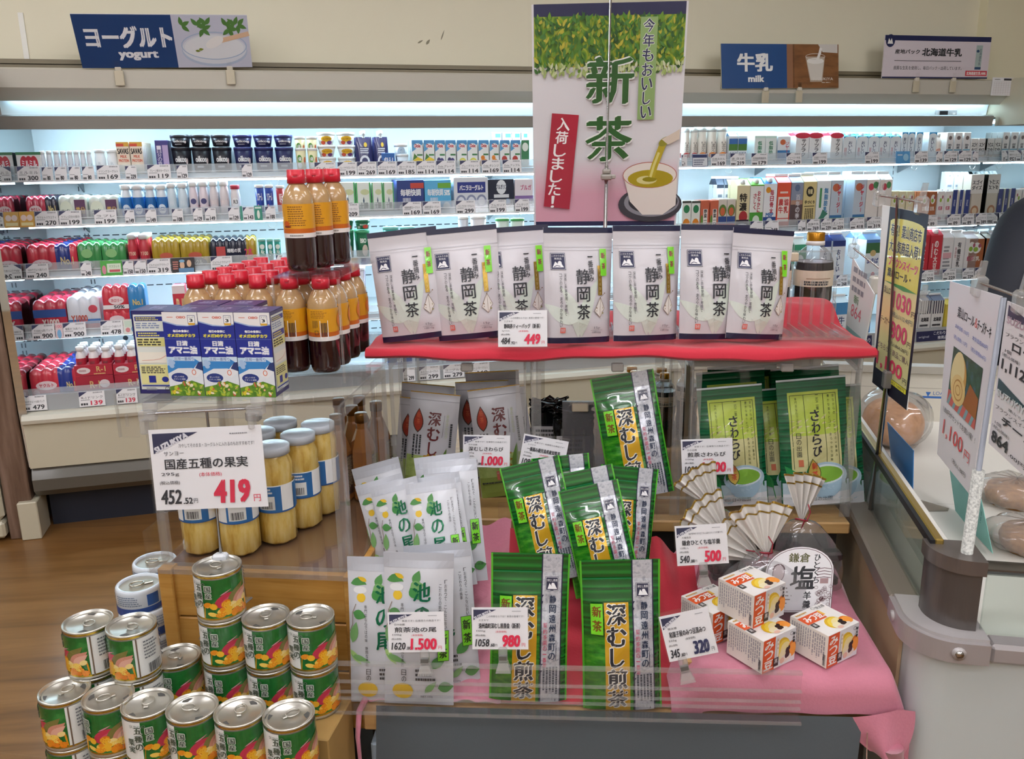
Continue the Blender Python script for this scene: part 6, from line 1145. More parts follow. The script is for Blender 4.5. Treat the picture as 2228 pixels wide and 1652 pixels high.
# ---- fruit jars and brown bottles under the table
syr = mat_ramp('pear_slices', [(.3, '#b98f34'), (.5, '#d9b862'), (.7, '#e3cd8a')], 'noise', (60, 60, 14), rough=.12, coat=.9); lidw = M('#c9d0d8', .3, coat=.3)
def fruit_jar():
    t = thing('fruit_jar', 'x', 'fruit jar'); b = MB(); r = .034
    b.lathe([(0, .0), (r*.85, 0), (r, .006), (r, .05), (r*.985, .06), (r*.985, .12), (r, .13), (r, .150), (r*.86, .163), (r*.86, .170), (0, .170)], syr, 24, flute=.035, fl=9); b.build('jar', t)
    b = MB(); A = Art(); L = PI*r; A.rect(-L, .064, L, .116, WHITE, 36, 1); A.rect(-L, .064, L, .067, M('#2c5a96', .4), 36, 1); A.rect(-.016, .066, .03, .114, M('#2f6aa4', .4), 10, 1); A.rect(-.012, .070, .018, .096, M('#e6e6e2', .4), 6, 1); A.bars(-.008, .072, .014, .086, INK, 14); A.lines(-.012, .1, .02, .112, 2, WHITE); A.ell(-.05, .088, .016, .014, M('#d9b04a', .4), 14); A.rect(.055, .066, .08, .114, M('#2f6aa4', .4), 6, 1); A.rect(-.098, .07, -.075, .11, M('#2f6aa4', .4), 6, 1)
    b.art(A, cyl(r*1.042)); b.build('label', t, label='white and blue label')
    b = MB(); b.lathe([(0, .1835), (r*.88, .1835), (r*.95, .182), (r*.95, .168), (r*.86, .1675)], lidw, 24); b.build('lid', t, label='pale metal lid'); return t
j0 = fruit_jar(); k = 0
for (x, y), lab in (((-.128, .082), 'fruit jar at the front, nearest the open side of the crate'), ((-.056, .082), 'fruit jar at the front, behind the sign pole'), ((-.006, .135), 'fruit jar second in the slanting row'), ((.018, .205), 'fruit jar third in the slanting row with its blue label showing'), ((.034, .272), 'fruit jar at the back of the slanting row'), ((-.100, .150), 'fruit jar behind the big price sign, second row'), ((-.064, .215), 'fruit jar behind the big price sign, third row'), ((-.046, .282), 'fruit jar behind the big price sign, back row')):
    o = j0 if k == 0 else dup(j0); o.location = LF.w(x, y, .8262); o.rotation_euler = (0, 0, random.uniform(-.4, .4)); tag(o, lab, 'fruit jar', 'fruit jars inside the clear table'); k += 1
brn = M('#8a5a30', .14, coat=.8); brn2 = M('#7a5236', .2, coat=.6)
def sauce_bottle():
    t = thing('sauce_bottle', 'x', 'sauce bottle'); b = MB(); w = .025
    def ring(hw, z): return [(hw*cos(a), hw*sin(a), z) for a in [PI/8+i*PI/4 for i in range(8)]]
    pr = [(w*1.02, 0), (w*1.08, .004), (w*1.08, .105), (w*.98, .115), (w*.55, .145), (w*.46, .150), (w*.46, .165)]
    v = []; 
    for hw, z in pr: v += ring(hw, z)
    f = [(8*i+j, 8*i+(j+1) % 8, 8*(i+1)+(j+1) % 8, 8*(i+1)+j) for i in range(len(pr)-1) for j in range(8)]
    b.add(v, f, brn); b.build('bottle', t)
    b = MB(); A = Art(); A.rect(-.011, .015, .011, .098, M('#3c2a24', .4)); A.lines(-.010, .02, .010, .095, 5, M('#a9987c', .5), vert=True); b.art(A, lambda u, vv, h: (w*1.0+h, u, vv)); b.build('label', t, label='dark printed side label')
    b = MB(); b.lathe([(0, .182), (.0125, .182), (.013, .180), (.013, .163), (.010, .163)], M('#7a5424', .3, .6), 16); b.build('cap', t, label='bronze cap'); return t
s0 = sauce_bottle()
for i, (x, y) in enumerate(((.052, .330), (.066, .395), (.100, .345), (.108, .43), (.06, .47), (.02, .45))):
    o = s0 if i == 0 else dup(s0); o.location = LF.w(x, y, .8262); o.rotation_euler = (0, 0, LF.yaw-.2)
    tag(o, 'brown sauce bottle with a bronze cap, %s counted from the fruit jars' % ORD[i], 'sauce bottle', 'brown sauce bottles at the back of the crate')

# ---- canned fruit
tin = M('#cfccc2', .3, .85); tin_d = M('#8a8b8a', .3, 1.0); gold_r = M('#c9a93a', .25, .9)
can_green = mat_ramp('can_green', [(.3, '#12501f'), (.5, '#1c6a2a'), (.7, '#4f9a4c')], 'noise', (22, 22, 22), rough=.25, coat=.4)
def fruit_can():
    R_, H = .037, .0812; t = thing('fruit_can', 'x', 'fruit can'); b = MB()
    b.lathe([(0, .001), (R_*.92, .001), (R_, 0), (R_, .003), (R_*.975, .005), (R_*.975, H-.0065, gold_r), (R_*.985, H-.0042, gold_r), (R_, H-.003), (R_, H), (R_*.955, H), (R_*.945, H-.0035), (R_*.88, H-.004), (R_*.86, H-.0032), (R_*.80, H-.0032), (R_*.78, H-.004), (0, H-.004)], tin, 36)
    b.build('can', t)
    b = MB(); A = Art(); L = PI*R_*.98; y0, y1 = .0055, H-.0085
    q_ = 2*L/60; A.rect(-L, y0, L, y1, M('#e6e7e2', .3, coat=.4), 60, 1); A.rect(-L+q_*26, y0, -L+q_*46, y1, can_green, 20, 1); A.rect(-.013, .030, .05, y1, can_green, 8, 1) if False else None
    A.rect(-L, y0, L, y0+.003, gold_r, 60, 1)
    for x, w_, c in ((.064, .0022, '#6a5a4a'),): A.rect(x, y0, x+w_, y1, M(c, .4))
    # peach, mango slices, orange pieces
    A.ell(.020, .037, .017, .010, M('#b8324a', .3), 20, .45); A.ell(.025, .0345, .014, .007, M('#c9506a', .3), 16, .45); A.leaf(.012, .046, .02, .002, .4, M('#cf8a9a', .3)); A.leaf(.022, .030, .042, .016, .72, M('#77713a', .3), 10); A.leaf(.030, .028, .036, .016, .62, M('#c98a74', .3), 10); A.leaf(.036, .028, .028, .012, .6, M('#dca894', .3), 10)
    Rn = random.Random(5)
    A.poly([(-.014, y0+.003), (.060, y0+.003), (.058, .030), (.03, .033), (.004, .036), (-.012, .028)], M('#e39a1e', .3))
    A.share()
    for i in range(26): A.ell(Rn.uniform(-.010, .056), Rn.uniform(.010, .032), Rn.uniform(.0045, .0085), Rn.uniform(.0035, .0058), M(Rn.choice(['#e8b02c', '#e08a1a', '#efc95a', '#d9781a', '#f0d58a']), .3, coat=.3), 9, Rn.uniform(-.6, .6))
    A.free(); A.T('SUNYO', -.030, y1-.0085, -.008, y1-.004, M('#6a746a', .4)); wk = M('#3f4a3a', .4)
    A.V('五種の', -.019, .060, .0105, .011, wk, pitch=.0135, nib=(.0005, .0003), halo=M('#e9ebe4', .3), hb=.0009); A.V('果実', -.030, .041, .0095, .0105, wk, pitch=.0125, nib=(.0005, .0003), halo=M('#e9ebe4', .3), hb=.0009)
    A.V('国産', -.004, .059, .0088, .0092, M('#2a3a2c', .4), pitch=.0115, nib=(.0003, .0002), halo=M('#dfe8d8', .3), hb=.0011)
    A.lines(.074, .036, .098, y1-.004, 6, M('#6f7276', .5), fill=.45, dash=.15); A.bars(.078, .012, .100, .028, INK, 18); A.lines(-.104, .012, -.05, y1-.004, 8, M('#8f9296', .5), fill=.4)
    b.art(A, cyl(R_*.979, a=-PI/2-.05)); b.build('label', t, label='green fruit label')
    b = MB(); z = H-.0022; b.tube([(.010*cos(w)+.006, .008*sin(w), z+.0008) for w in [i*PI/8 for i in range(17)]], .0011, tin, 6); b.box(-.010, -.003, -.0035, .0035, H-.0035, z+.0012, tin, b=.0008); b.lathe([(0, z), (.003, z), (.0032, H-.0035)], tin, 10, (-.006, 0)); b.build('pull_ring', t, label='metal pull ring'); 
    b = MB(); A = Art(); A.poly([(.016, -.022), (.027, -.018), (.025, -.009), (.017, -.012)], M('#4a4a48', .4)); A.poly([(-.026, .010), (-.017, .016), (-.022, .025), (-.029, .018)], M('#4a4a48', .4)); b.art(A, lambda u, v, h: (u, v, H-.0039+h)); b.build('lid_print', t); return t
c0 = fruit_can(); k = 0
base = .5712
def can(u, v, tier, ring, turn, lab, xy=None):
    global k
    zt = base+.0815*tier
    P0 = pz(u, v, zt+.0812) if xy is None else Vector((*xy, 0)); o = c0 if k == 0 else dup(c0); o.location = (P0.x, P0.y, zt); o.rotation_euler = (0, 0, turn); tag(o, lab, 'fruit can', 'stacked fruit cans'); k += 1
    # the pull rings of neighbours point different ways
    for ch in o.children:
        if ch.name.startswith('pull_ring') or ch.name.startswith('lid_print'): ch.rotation_euler = (0, 0, ring)
    return (P0.x, P0.y)
cols_ = [(472, 1229, 3, 2.2, .05, 'back column beside the crate post'), (578, 1338, 2, 1.8, .12, 'back column, middle one before the crate'), (675, 1339, 2, 3.0, .15, 'back column nearest the pink cloth'), (190, 1351, 2, .5, -1.25, 'outer column on the open floor side'), (285, 1358, 2, .3, -1.2, 'column next to the outer one'), (385, 1426, 1, 2.6, .1, 'single column in the second row'),
         (140, 1501, 1, 2.4, -1.2, 'front column at the open floor end'), (235, 1513, 1, -2.2, -.35, 'front column, second from the open floor'), (320, 1528, 1, 1.2, .55, 'front column, third from the open floor'), (418, 1538, 1, 2.8, .05, 'front column, fourth from the open floor'), (522, 1546, 1, 1.6, .1, 'front column, fifth from the open floor'), (628, 1553, 1, .4, .3, 'front column nearest the grey cloth')]
for (u, v, t0, rg, tn, lab) in cols_:
    xy = can(u, v, t0, rg, tn, 'green fruit can on top of the '+lab)
    for q in range(t0-1, -1, -1):
        if q == 0 and v < 1400: continue
        can(0, 0, q, rg, tn+.03*q, 'green fruit can %s in the %s' % ({1: 'one level down', 2: 'two levels down', 3: 'three levels down'}[t0-q], lab), xy)
card = M('#a5834a', .7, vary=.08, scale=30); LFY = math.radians(-9.5)
def carton_box(name, P0, w, d, z0, z1, lab):
    b = MB(); b.box(-w/2, w/2, -d/2, d/2, z0, z1, card, b=.002); b.box(-.012, .012, -d/2-.0006, d/2, z1-.001, z1+.0004, M('#b99a62', .5)); o = b.build('cardboard_box', loc=(P0[0], P0[1], 0), rz=LFY); tag(o, lab, 'cardboard box', 'cardboard boxes under the cans'); return o
bx = carton_box('b', (-.505, 1.205), .46, .105, .30, .6520, 'brown cardboard box under the back columns of fruit cans')
carton_box('b', (-.515, 1.098), .45, .095, .30, .5705, 'brown cardboard box under the front columns of fruit cans')
carton_box('b', (-.51, 1.17), .46, .20, 0, .2995, 'brown cardboard box on the floor at the bottom of the can stack')
# second-row single column stands one level lower on the front box
sheet = thing('clear_price_sheet', 'bent clear plastic sheet in front of the lowest fruit cans', 'plastic panel'); b = MB()
b.box(-.30, .30, -.001, .001, -.04, .035, FILM); q = b.build('panel', sheet); sheet.location = (-.49, 1.035, .63); sheet.rotation_euler = (0, 0, LFY)

# ---- blue and white fish cans beside the crate
def fish_can():
    r, h = .041, .050; t = thing('fish_can', 'x', 'fish can'); b = MB(); wm = M('#d4dce3', .25, coat=.3)
    b.lathe([(0, 0), (r*.95, 0), (r, .002), (r, h-.006), (r*.985, h-.002), (r*.95, h), (r*.84, h), (r*.82, h-.004)], wm, 32); b.lathe([(r*.82, h-.004), (0, h-.004)], tin, 32); b.build('can', t)
    b = MB(); A = Art(); L = PI*r; A.rect(-L, .003, L, .018, M('#2c4a8c', .35), 40, 1); A.lines(-.05, .022, .0, .042, 5, M('#6f7f94', .5), fill=.5); A.rect(.008, .02, .03, .042, M('#2f5a9c', .35), 4, 1); A.rect(.035, .006, .05, .014, RED, 3, 1); A.lines(-.1, .022, -.06, .042, 4, M('#8c9cb4', .5)); A.rect(.06, .02, .1, .042, M('#3a6ab0', .35), 6, 1); b.art(A, cyl(r)); b.build('label', t, label='blue printed band')
    b = MB(); z = h-.0025; b.tube([(.012*cos(w)-.004, .009*sin(w), z+.0012) for w in [i*PI/8 for i in range(17)]], .0016, M('#c9c4b4', .25, 1.0), 6); b.box(.008, .024, -.006, .006, z-.001, z+.002, M('#c9c4b4', .25, 1.0), b=.001); b.build('pull_ring', t, label='metal pull ring'); return t
f0 = fish_can()
for i, (u, v, z, rot, lab) in enumerate(((336, 1219, .760, .2, 'farthest of the pull-ring fish cans beside the crate'), (302, 1268, .760, .5, 'middle fish can standing out towards the open floor'), (322, 1313, .722, 2.9, 'fish can with a dark blue stripe closest to the green cans'))):
    P0 = pz(u, v, z); o = f0 if i == 0 else dup(f0); o.location = (P0.x, P0.y, z-.050); o.rotation_euler = (0, 0, rot); tag(o, 'blue and white '+lab, 'fish can', 'blue and white fish cans beside the crate')
    for q in range(1, 3):
        dup(f0, (P0.x, P0.y, z-.050-.051*q), rot-.2*q, 'blue and white fish can, level %d down, under the %s' % (q, ('farthest one', 'middle one', 'dark striped one')[i]), 'blue and white fish cans beside the crate')
b = MB(); b.box(-.16, .06, -.16, .16, 0, .556, card, b=.003); P0 = pz(318, 1290, .71); o = b.build('cardboard_box', loc=(P0.x+.02, P0.y+.03, 0), rz=LFY); tag(o, 'brown cardboard box on the floor beneath the blue and white fish cans', 'cardboard box')
# ================================================================ price cards, poster and boards
tri_n = M('#262a4e', .5)
def shop_art(w, h, maker, name, grams, taxed, price, red=True, note='新茶です！在庫限りの商品です！', nofs=True):
    A = Art(); X = lambda a: -w/2+a*w; Y = lambda a: a*h; ik = M('#2c2d33', .55); rd = M('#d8274a', .5)
    A.poly([(X(.03), Y(.95)), (X(.44), Y(.95)), (X(.03), Y(.70))], tri_n)
    A.T('SUZUKIYA', X(.0), Y(.66)-h*.0, X(.41), Y(.97), M('#e9e8ee', .5), rot=0) if False else None
    ang = math.atan2(.25*h, .41*w); L = math.hypot(.30*w, .20*h)
    A.T('SUZUKIYA', X(.195)-L*.5, Y(.832)-h*.040, X(.195)+L*.5, Y(.832)+h*.040, M('#dcdce4', .5), rot=ang, b=h*.006)
    A.lines(X(.72), Y(.90), X(.93), Y(.925), 1, M('#8c8c92', .6)); 
    if note: A.T(note, X(.26), Y(.765), X(.93), Y(.815), M('#55565c', .6))
    A.T(maker, X(.12), Y(.675), X(.30), Y(.725), ik); A.T(name, X(.12), Y(.50), X(.86), Y(.635), ik, b=h*.003)
    A.T(grams, X(.08), Y(.415), X(.24), Y(.465), ik); A.T('(本体価格)', X(.42), Y(.395), X(.62), Y(.455), rd if red else ik); A.T('(税込価格)', X(.06), Y(.31), X(.24), Y(.365), ik)
    a, c = taxed.split('.')
    wa = .062*len(a); A.T(a, X(.06), Y(.07), X(.06+wa), Y(.255), ik, b=h*.005, shear=.12); A.T('.'+c, X(.07+wa), Y(.07), X(.07+wa+.085), Y(.15), ik, b=h*.003); A.T('円', X(.08+wa+.085), Y(.08), X(.115+wa+.085), Y(.135), ik)
    wp_ = .108*len(price.replace('.', ''))+.03*('.' in price); A.T(price, X(.86-wp_), Y(.06), X(.86), Y(.36), rd if red else M('#2c3054', .5), b=h*.014, shear=.08); A.T('円', X(.885), Y(.075), X(.945), Y(.16), rd if red else ik)
    return A
clipm = mat_clear('clear_clip', (.86, .85, .84), .1, .2, (.9, .9, .88))
def shop_card(tl, tr, bl, y, art_args, label, lean=.015, clip=None, yr=0.0):
    P0, x, n, up, w, h = panel(tl, tr, bl, y, y+lean, DF, yr)
    t = thing('price_card', label, 'price card', group='price cards of the tea display'); basis(t, x, n, up, P0)
    b = MB(); b.box(-w/2, w/2, -.0005, .0005, 0, h, PAPER); b.art(shop_art(w, h, *art_args), front(0, -.0006)); b.build('card', t)
    b = MB(); b.box(-w/2-.002, w/2+.002, -.0022, -.0018, -.002, h+.006, FILM); b.box(-w/2-.002, w/2+.002, .0014, .0018, -.002, h+.006, FILM); b.build('clear_sleeve', t)
    if clip is not None:
        b = MB(); b.box(clip-.007, clip+.007, -.004, .004, -.020, .004, clipm, b=.002); b.prism([(clip-.007, -.020), (clip+.007, -.020), (clip+.012, -.036), (clip-.012, -.036)], 1, -.006, -.002, clipm); b.prism([(clip-.007, -.020), (clip+.007, -.020), (clip+.012, -.036), (clip-.012, -.036)], 1, .006, .010, clipm); b.build('clip', t, label='small clear plastic clip')
        b = MB(); b.box(clip-.006, clip+.006, -.005, .004, -.016, -.010, M('#6f6f6c', .35, .6)); b.build('clip_spring', t)
    return t
shop_card((857, 1333), (980, 1331), (846, 1420), 1.170, ('日の出園', '煎茶池の尾', '100g', '1620.00', '1.500'), 'price card reading 1,500 in front of the white leaf-print pouches', clip=.012)
shop_card((1040, 1322), (1162, 1322), (1028, 1413), 1.172, ('スズキヤ', '遠州森町深むし煎茶金（新茶）', '100g', '1058.60', '980', True, 'この時期ならでは！新茶の登場です！'), 'price card reading 980 in front of the green foil pouches', clip=.004)
shop_card((1414, 1347), (1520, 1325), (1457, 1441), 1.170, ('榮太樓', '和菓子屋のみつ豆黒みつ', '225g', '345.60', '320', False, ''), 'tilted price card reading 320 in dark figures beside the dessert boxes', clip=-.018)
shop_card((1080, 676), (1187, 675), (1084, 755), 1.60, ('スズキヤ', '静岡茶ティーバッグ（新茶）', '2g×15入', '484.92', '449', True, 'この時期ならでは！新茶の登場です！'), 'price card reading 449 at the edge of the bright red cloth')
shop_card((1010, 946), (1112, 948), (1007, 1016), 1.61, ('日の出園', '深むしさわらび', '100g', '1080.00', '1.000'), 'price card reading 1,000 clipped before the silver tea pouches')
shop_card((1143, 944), (1240, 962), (1128, 1012), 1.61, ('スズキヤ', '一番摘み鹿児島県産知覧茶', '100g', '1080.00', '1.000'), 'tilted price card half hidden behind the green foil pouches')
shop_card((1480, 957), (1592, 953), (1484, 1035), 1.60, ('日の出園', '煎茶さわらび', '100g', '1080.00', '1.000'), 'price card reading 1,000 before the lime-labelled pouch')
shop_card((1458, 1146), (1570, 1139), (1474, 1232), 1.29, ('大鐘商店', '鎌倉ひとくち塩羊羹', '12個入', '540.00', '500', True, '塩が甘味を引き立てる上品なひとくち羊羹です。'), 'price card reading 500 in front of the tied sweets bags', clip=0.0)

# ---- big price sign on its wire stand in front of the jars
P0, x, n, up, w, h = panel((325, 936), (570, 924), (341, 1111), -.075, -.055, LF)
t = thing('price_sign', 'large white price sign reading 419 on a wire stand before the fruit jars', 'price sign'); basis(t, x, n, up, P0)
b = MB(); b.box(-w/2, w/2, -.0006, .0006, 0, h, PAPER); b.art(shop_art(w, h, 'サンヨー', '国産五種の果実', '295g', '452.52', '419', True, '冷やしてそのまま・ヨーグルトに入れるのもおすすめです！'), front(0, -.0007)); b.build('card', t)
b = MB(); b.box(-w/2-.004, w/2+.004, -.003, -.0025, -.003, h+.012, FILM); b.build('clear_sleeve', t)
b = MB(); b.tube([(-w/2+.002, 0, h+.026), (w/2+.004, 0, h+.026)], .002, CHROME, 8); b.tube([(.004, .006, h+.026), (.004, .006, -.155)], .0022, CHROME, 8); b.build('wire_stand', t)
for sx in (-1, 1):
    b = MB(); X = sx*(w/2-.002)-(.004 if sx > 0 else 0); b.box(X-.014, X+.014, -.008, .008, h+.014, h+.032, clipm, b=.003); b.box(X-.006, X+.016, -.006, .006, h+.030, h+.044, clipm, b=.002); b.box(X-.012, X-.004, -.009, .009, h-.006, h+.018, clipm, b=.002); b.build('clip', t)
b = MB(); b.box(-.008, .016, -.006, .014, -.100, -.074, M('#d6d9dc', .35), b=.004); b.box(.002, .012, .0, .012, -.118, -.100, M('#b9bcc0', .35), b=.003); b.build('height_knob', t, label='white plastic height knob')
b = MB(); b.box(-.03, .04, -.02, .03, -.160, -.155, CHROME, b=.002); b.build('foot', t)

# ---- tea poster on a pole
pk = mat_ramp('tea_field', [(.25, '#2f5a1c'), (.45, '#5f8a24'), (.6, '#9aa82c'), (.75, '#4a7a26')], 'voronoi', (60, 60, 38), rough=.25, coat=.3)
P0, x, n, up, w, h = panel((1150, 10), (1492, 2), (1162, 492), 1.875, 1.80)
t = thing('tea_poster', 'tall new-tea poster with a poured cup, on a pole behind the white pouches', 'poster'); basis(t, x, n, up, P0)
b = MB(); A = Art(); W2 = w/2; b.box(-W2, W2, -.0006, .0006, 0, h, M('#dcdadd', .4))
A.rect(-W2+.004, h*.0, W2-.004, h*.16, M('#d9a3b2', .4)); 
for i in range(14): A.rect(-W2+.004, h*(.16+i*.012), W2-.004, h*(.172+i*.012), M('#%02x%02x%02x' % tuple(int(a+(c-a)*(i+.5)/14) for a, c in zip((217, 165, 179), (220, 218, 221))), .4))
A.rect(-W2+.004, .0, W2-.004, h*.022, NAVY); A.rect(-W2+.004, h*.945, W2-.004, h, NAVY)
A.rect(-W2+.004, h*.735, W2-.004, h*.948, pk, 1, 1)
R = random.Random(8)
for i in range(620):
    x_ = R.uniform(-W2+.008, W2-.008); y_ = h*(.70+.235*R.random()**.8); A.leaf(x_, y_, R.uniform(.009, .018), R.uniform(.004, .007), R.uniform(.7, 2.4), M(R.choice(['#3a6a20', '#4f8427', '#67902a', '#94a034', '#b9b03c', '#2f5e22', '#4d8038', '#3f7430', '#2a5626']), .35), 4)
for i in range(130):
    x_ = R.uniform(-W2+.008, W2-.008); A.leaf(x_, h*R.uniform(.685, .735), R.uniform(.01, .016), .005, R.uniform(.9, 2.2), M(R.choice(['#b9c48c', '#9fb26a', '#c9cfa9', '#8fa45a']), .35), 4)
A.rect(W2*.40, h*.50, W2*.62, h*.94, M('#8aa868', .4)); 
A.V('今年もおいしい', W2*.51, h*.905, .021, .024, M('#2b3050', .45), pitch=h*.062, nib=(.0006, .0004), halo=M('#e4e6e2', .4), hb=.0014)
gr = M('#2c5c2a', .4); A.T('新', -.042, h*.575, .050, h*.775, gr, nib=(.0026, .0015), halo=M('#e9ebe6', .4), hb=.0035); A.T('茶', -.042, h*.315, .050, h*.515, gr, nib=(.0026, .0015), halo=M('#e9ebe6', .4), hb=.0035)
A.poly([(-W2*.74, h*.535), (-W2*.38, h*.525), (-W2*.50, h*.085), (-W2*.86, h*.10)], M('#a8243a', .4))
for i, ch in enumerate('入荷しました！'):
    cx_, cy_ = -W2*.585-i*.0038, h*.485-i*.0605*h
    A.T(ch, cx_-(.003 if ch == '！' else .0125), cy_-.0125, cx_+(.003 if ch == '！' else .0125), cy_+.0125, WHITE, nib=(.0007, .0004), rot=-.08)
cr = M('#e6ddd2', .3, coat=.3); cr2 = M('#cdbfb0', .3); 
A.ell(W2*.62, h*.105, W2*.44, h*.085, M('#3c3a3f', .3), 30); A.ell(W2*.64, h*.115, W2*.38, h*.07, M('#8a8a90', .3), 30); A.ell(W2*.66, h*.118, W2*.34, h*.058, M('#2c2a2f', .3), 30)
A.poly([(W2*.24, h*.245), (W2*.975, h*.245), (W2*.975, h*.10), (W2*.80, h*.055), (W2*.52, h*.055), (W2*.34, h*.12)], cr); A.ell(W2*.60, h*.245, W2*.37, h*.062, M('#b0685a', .3), 30); A.ell(W2*.60, h*.245, W2*.36, h*.058, cr, 30); A.ell(W2*.61, h*.228, W2*.31, h*.042, M('#a9961c', .25, coat=.5), 26); A.ell(W2*.56, h*.222, W2*.14, h*.020, M('#d9cf8c', .25), 14); A.ell(W2*.60, h*.225, W2*.10, h*.012, M('#8f8416', .25), 12)
A.line([(W2*.62, h*.235), (W2*.66, h*.29), (W2*.72, h*.35), (W2*.76, h*.39)], .014, M('#b3a02a', .25)); A.line([(W2*.61, h*.235), (W2*.65, h*.29), (W2*.71, h*.35)], .005, M('#d9cf7c', .25)); A.ell(W2*.78, h*.40, .014, .008, M('#8f8a2c', .3), 12, .6); A.poly([(W2*.74, h*.41), (W2*.975, h*.455), (W2*.975, h*.41), (W2*.83, h*.385)], M('#d8c9b8', .35))
b.art(A, front(0, -.0008), top=.005); b.build('print', t)
wv = lambda s_, q: (-W2-.008+(w+.016)*s_, -.012-.006*sin(s_*7+q*4)-.004*sin(q*11), -.006+(h+.02)*q)
b = MB(); b.grid(wv, 16, 24, FILM); b.build('clear_sleeve', t)
b = MB(); b.tube([(.0, -.026, -.212), (.0, -.026, h*.30)], .0042, CHROME, 10); b.box(-.04, .04, -.05, .0, -.214, -.211, CHROME); b.tube([(.0, -.026, h*.28), (0, -.026, h+.05)], .0024, CHROME, 8); b.build('pole', t)
b = MB(); b.box(-.012, .012, -.036, -.018, h*.235, h*.262, M('#a9a49c', .35, .3), b=.003); b.box(-.009, .009, -.034, -.020, h*.262, h*.285, M('#a9a49c', .35, .3), b=.003); b.box(.010, .019, -.034, -.026, h*.24, h*.26, M('#b9b4ac', .35, .3), b=.002); b.build('pole_clamp', t)

# ---- boards above the cabinet
def board(name, label, tl, tr, bl, yb, yt, artf, edge, clips, group='boards above the cabinet'):
    P0, x, n, up, w, h = panel(tl, tr, bl, yb, yt, FR); t = thing(name, label, 'sign', group=group); basis(t, x, n, up, P0)
    b = MB(); b.box(-w/2, w/2, -.002, .004, 0, h, M(edge, .4)); A = Art(); artf(A, w, h); b.art(A, front(0, -.002)); b.build('board', t)
    for c in clips:
        b = MB(); X = -w/2+c*w; b.box(X-.012, X+.012, -.006, .008, -.014, .004, M('#d9d2c2', .4), b=.002); b.box(X-.010, X+.010, -.0035, -.0025, 0, .028, FILM); b.build('clip_jaw', t)
        b = MB(); b.box(X-.018, X+.018, -.004, .007, -.070, -.012, M('#c9bfa6', .45), b=.002); q = b.build('clip_mount', t); q.rotation_euler = (math.atan2(-n.z, up.z), 0, 0)
    return t
db = M('#163a6c', .4)
def yog(A, w, h):
    H = w/2; A.rect(-H, 0, w*.055, h, db); A.rect(w*.055, 0, H, h, M('#c3c4d4', .4)); 
    A.T('ヨーグルト', -w*.45, h*.37, w*.045, h*.80, M('#e6e6ea', .4), b=h*.018); A.T('yogurt', -w*.28, h*.14, w*.0-w*.05, h*.33, M('#e6e6ea', .4), b=h*.012)
    A.ell(w*.285, h*.32, w*.195, h*.30, M('#aebbd0', .3), 30); A.ell(w*.285, h*.36, w*.19, h*.29, M('#d3d6de', .3), 30); A.ell(w*.285, h*.38, w*.175, h*.24, M('#dedfe3', .3), 30); A.ring(w*.285, h*.42, w*.195, h*.27, w*.006, M('#9fb2cc', .3), 30)
    for x_, y_, a in ((.11, .80, .5), (.20, .80, 1.0), (.25, .82, 2.2), (.37, .80, .8), (.42, .82, 2.4), (.23, .74, -.8), (.385, .74, -1.2), (.44, .82, -.4)):
        for q in (0, 1.2, -1.2): A.leaf(w*x_, h*y_, w*.055, w*.026, a+q, M('#4f7a3c', .4), 5)
    A.line([(w*.30, h*.50), (w*.5, h*.66)], w*.028, M('#d9b596', .35)); A.ell(w*.29, h*.49, w*.06, h*.09, M('#e9e6e4', .3), 16, .5); A.leaf(w*.17, h*.33, w*.03, w*.014, -.1, M('#6f7a2c', .4)); A.leaf(w*.19, h*.35, w*.03, w*.016, .1, M('#7f8a34', .4))
board('yogurt_sign', 'blue yogurt sign with a picture of a yogurt bowl above the cabinet', (152, 30), (537, 33), (180, 148), .285, .19, yog, '#d9dae0', (.20, .86))
def milk(A, w, h):
    H = w/2; A.rect(-H, 0, w*.05, h, M('#1c4a84', .4)); A.rect(w*.05, 0, H, h, mat_ramp('sign_table_wood', [(.3, '#6a4426'), (.6, '#8a5c34')], 'noise', (8, 30, 30), rough=.4)); A.rect(w*.05, 0, w*.10, h, M('#94684a', .4)); A.rect(w*.108, 0, w*.112, h, M('#4a3020', .4))
    A.T('牛乳', -w*.37, h*.37, -w*.07, h*.80, WHITE, b=h*.018); A.T('milk', -w*.28, h*.14, -w*.145, h*.30, WHITE, b=h*.010)
    A.poly([(w*.21, h*.72), (w*.38, h*.72), (w*.355, h*.14), (w*.25, h*.14)], M('#b9a896', .3)); A.poly([(w*.222, h*.62), (w*.37, h*.62), (w*.35, h*.18), (w*.255, h*.18)], M('#dcd6cc', .3)); A.ell(w*.296, h*.62, w*.074, h*.07, M('#efece6', .3), 20); A.ring(w*.296, h*.72, w*.086, h*.07, w*.004, M('#d6cfc6', .3), 20)
    A.poly([(w*.32, h*1), (w*.49, h*1), (w*.49, h*.80), (w*.36, h*.82)], M('#d8d3cc', .3)); A.line([(w*.345, h*.92), (w*.335, h*.8), (w*.31, h*.62)], w*.022, M('#efece6', .3)); A.T('SUZUKIYA', w*.27, h*.175, w*.45, h*.24, M('#e9e4dc', .4)); A.lines(w*.35, h*.11, w*.45, h*.14, 1, M('#d9d2c6', .4), dash=.3)
board('milk_sign', 'blue milk sign with a picture of a milk glass above the cabinet', (1564, 95), (1820, 97), (1570, 193), .285, .31, milk, '#d9d2b4', (.37, .66))
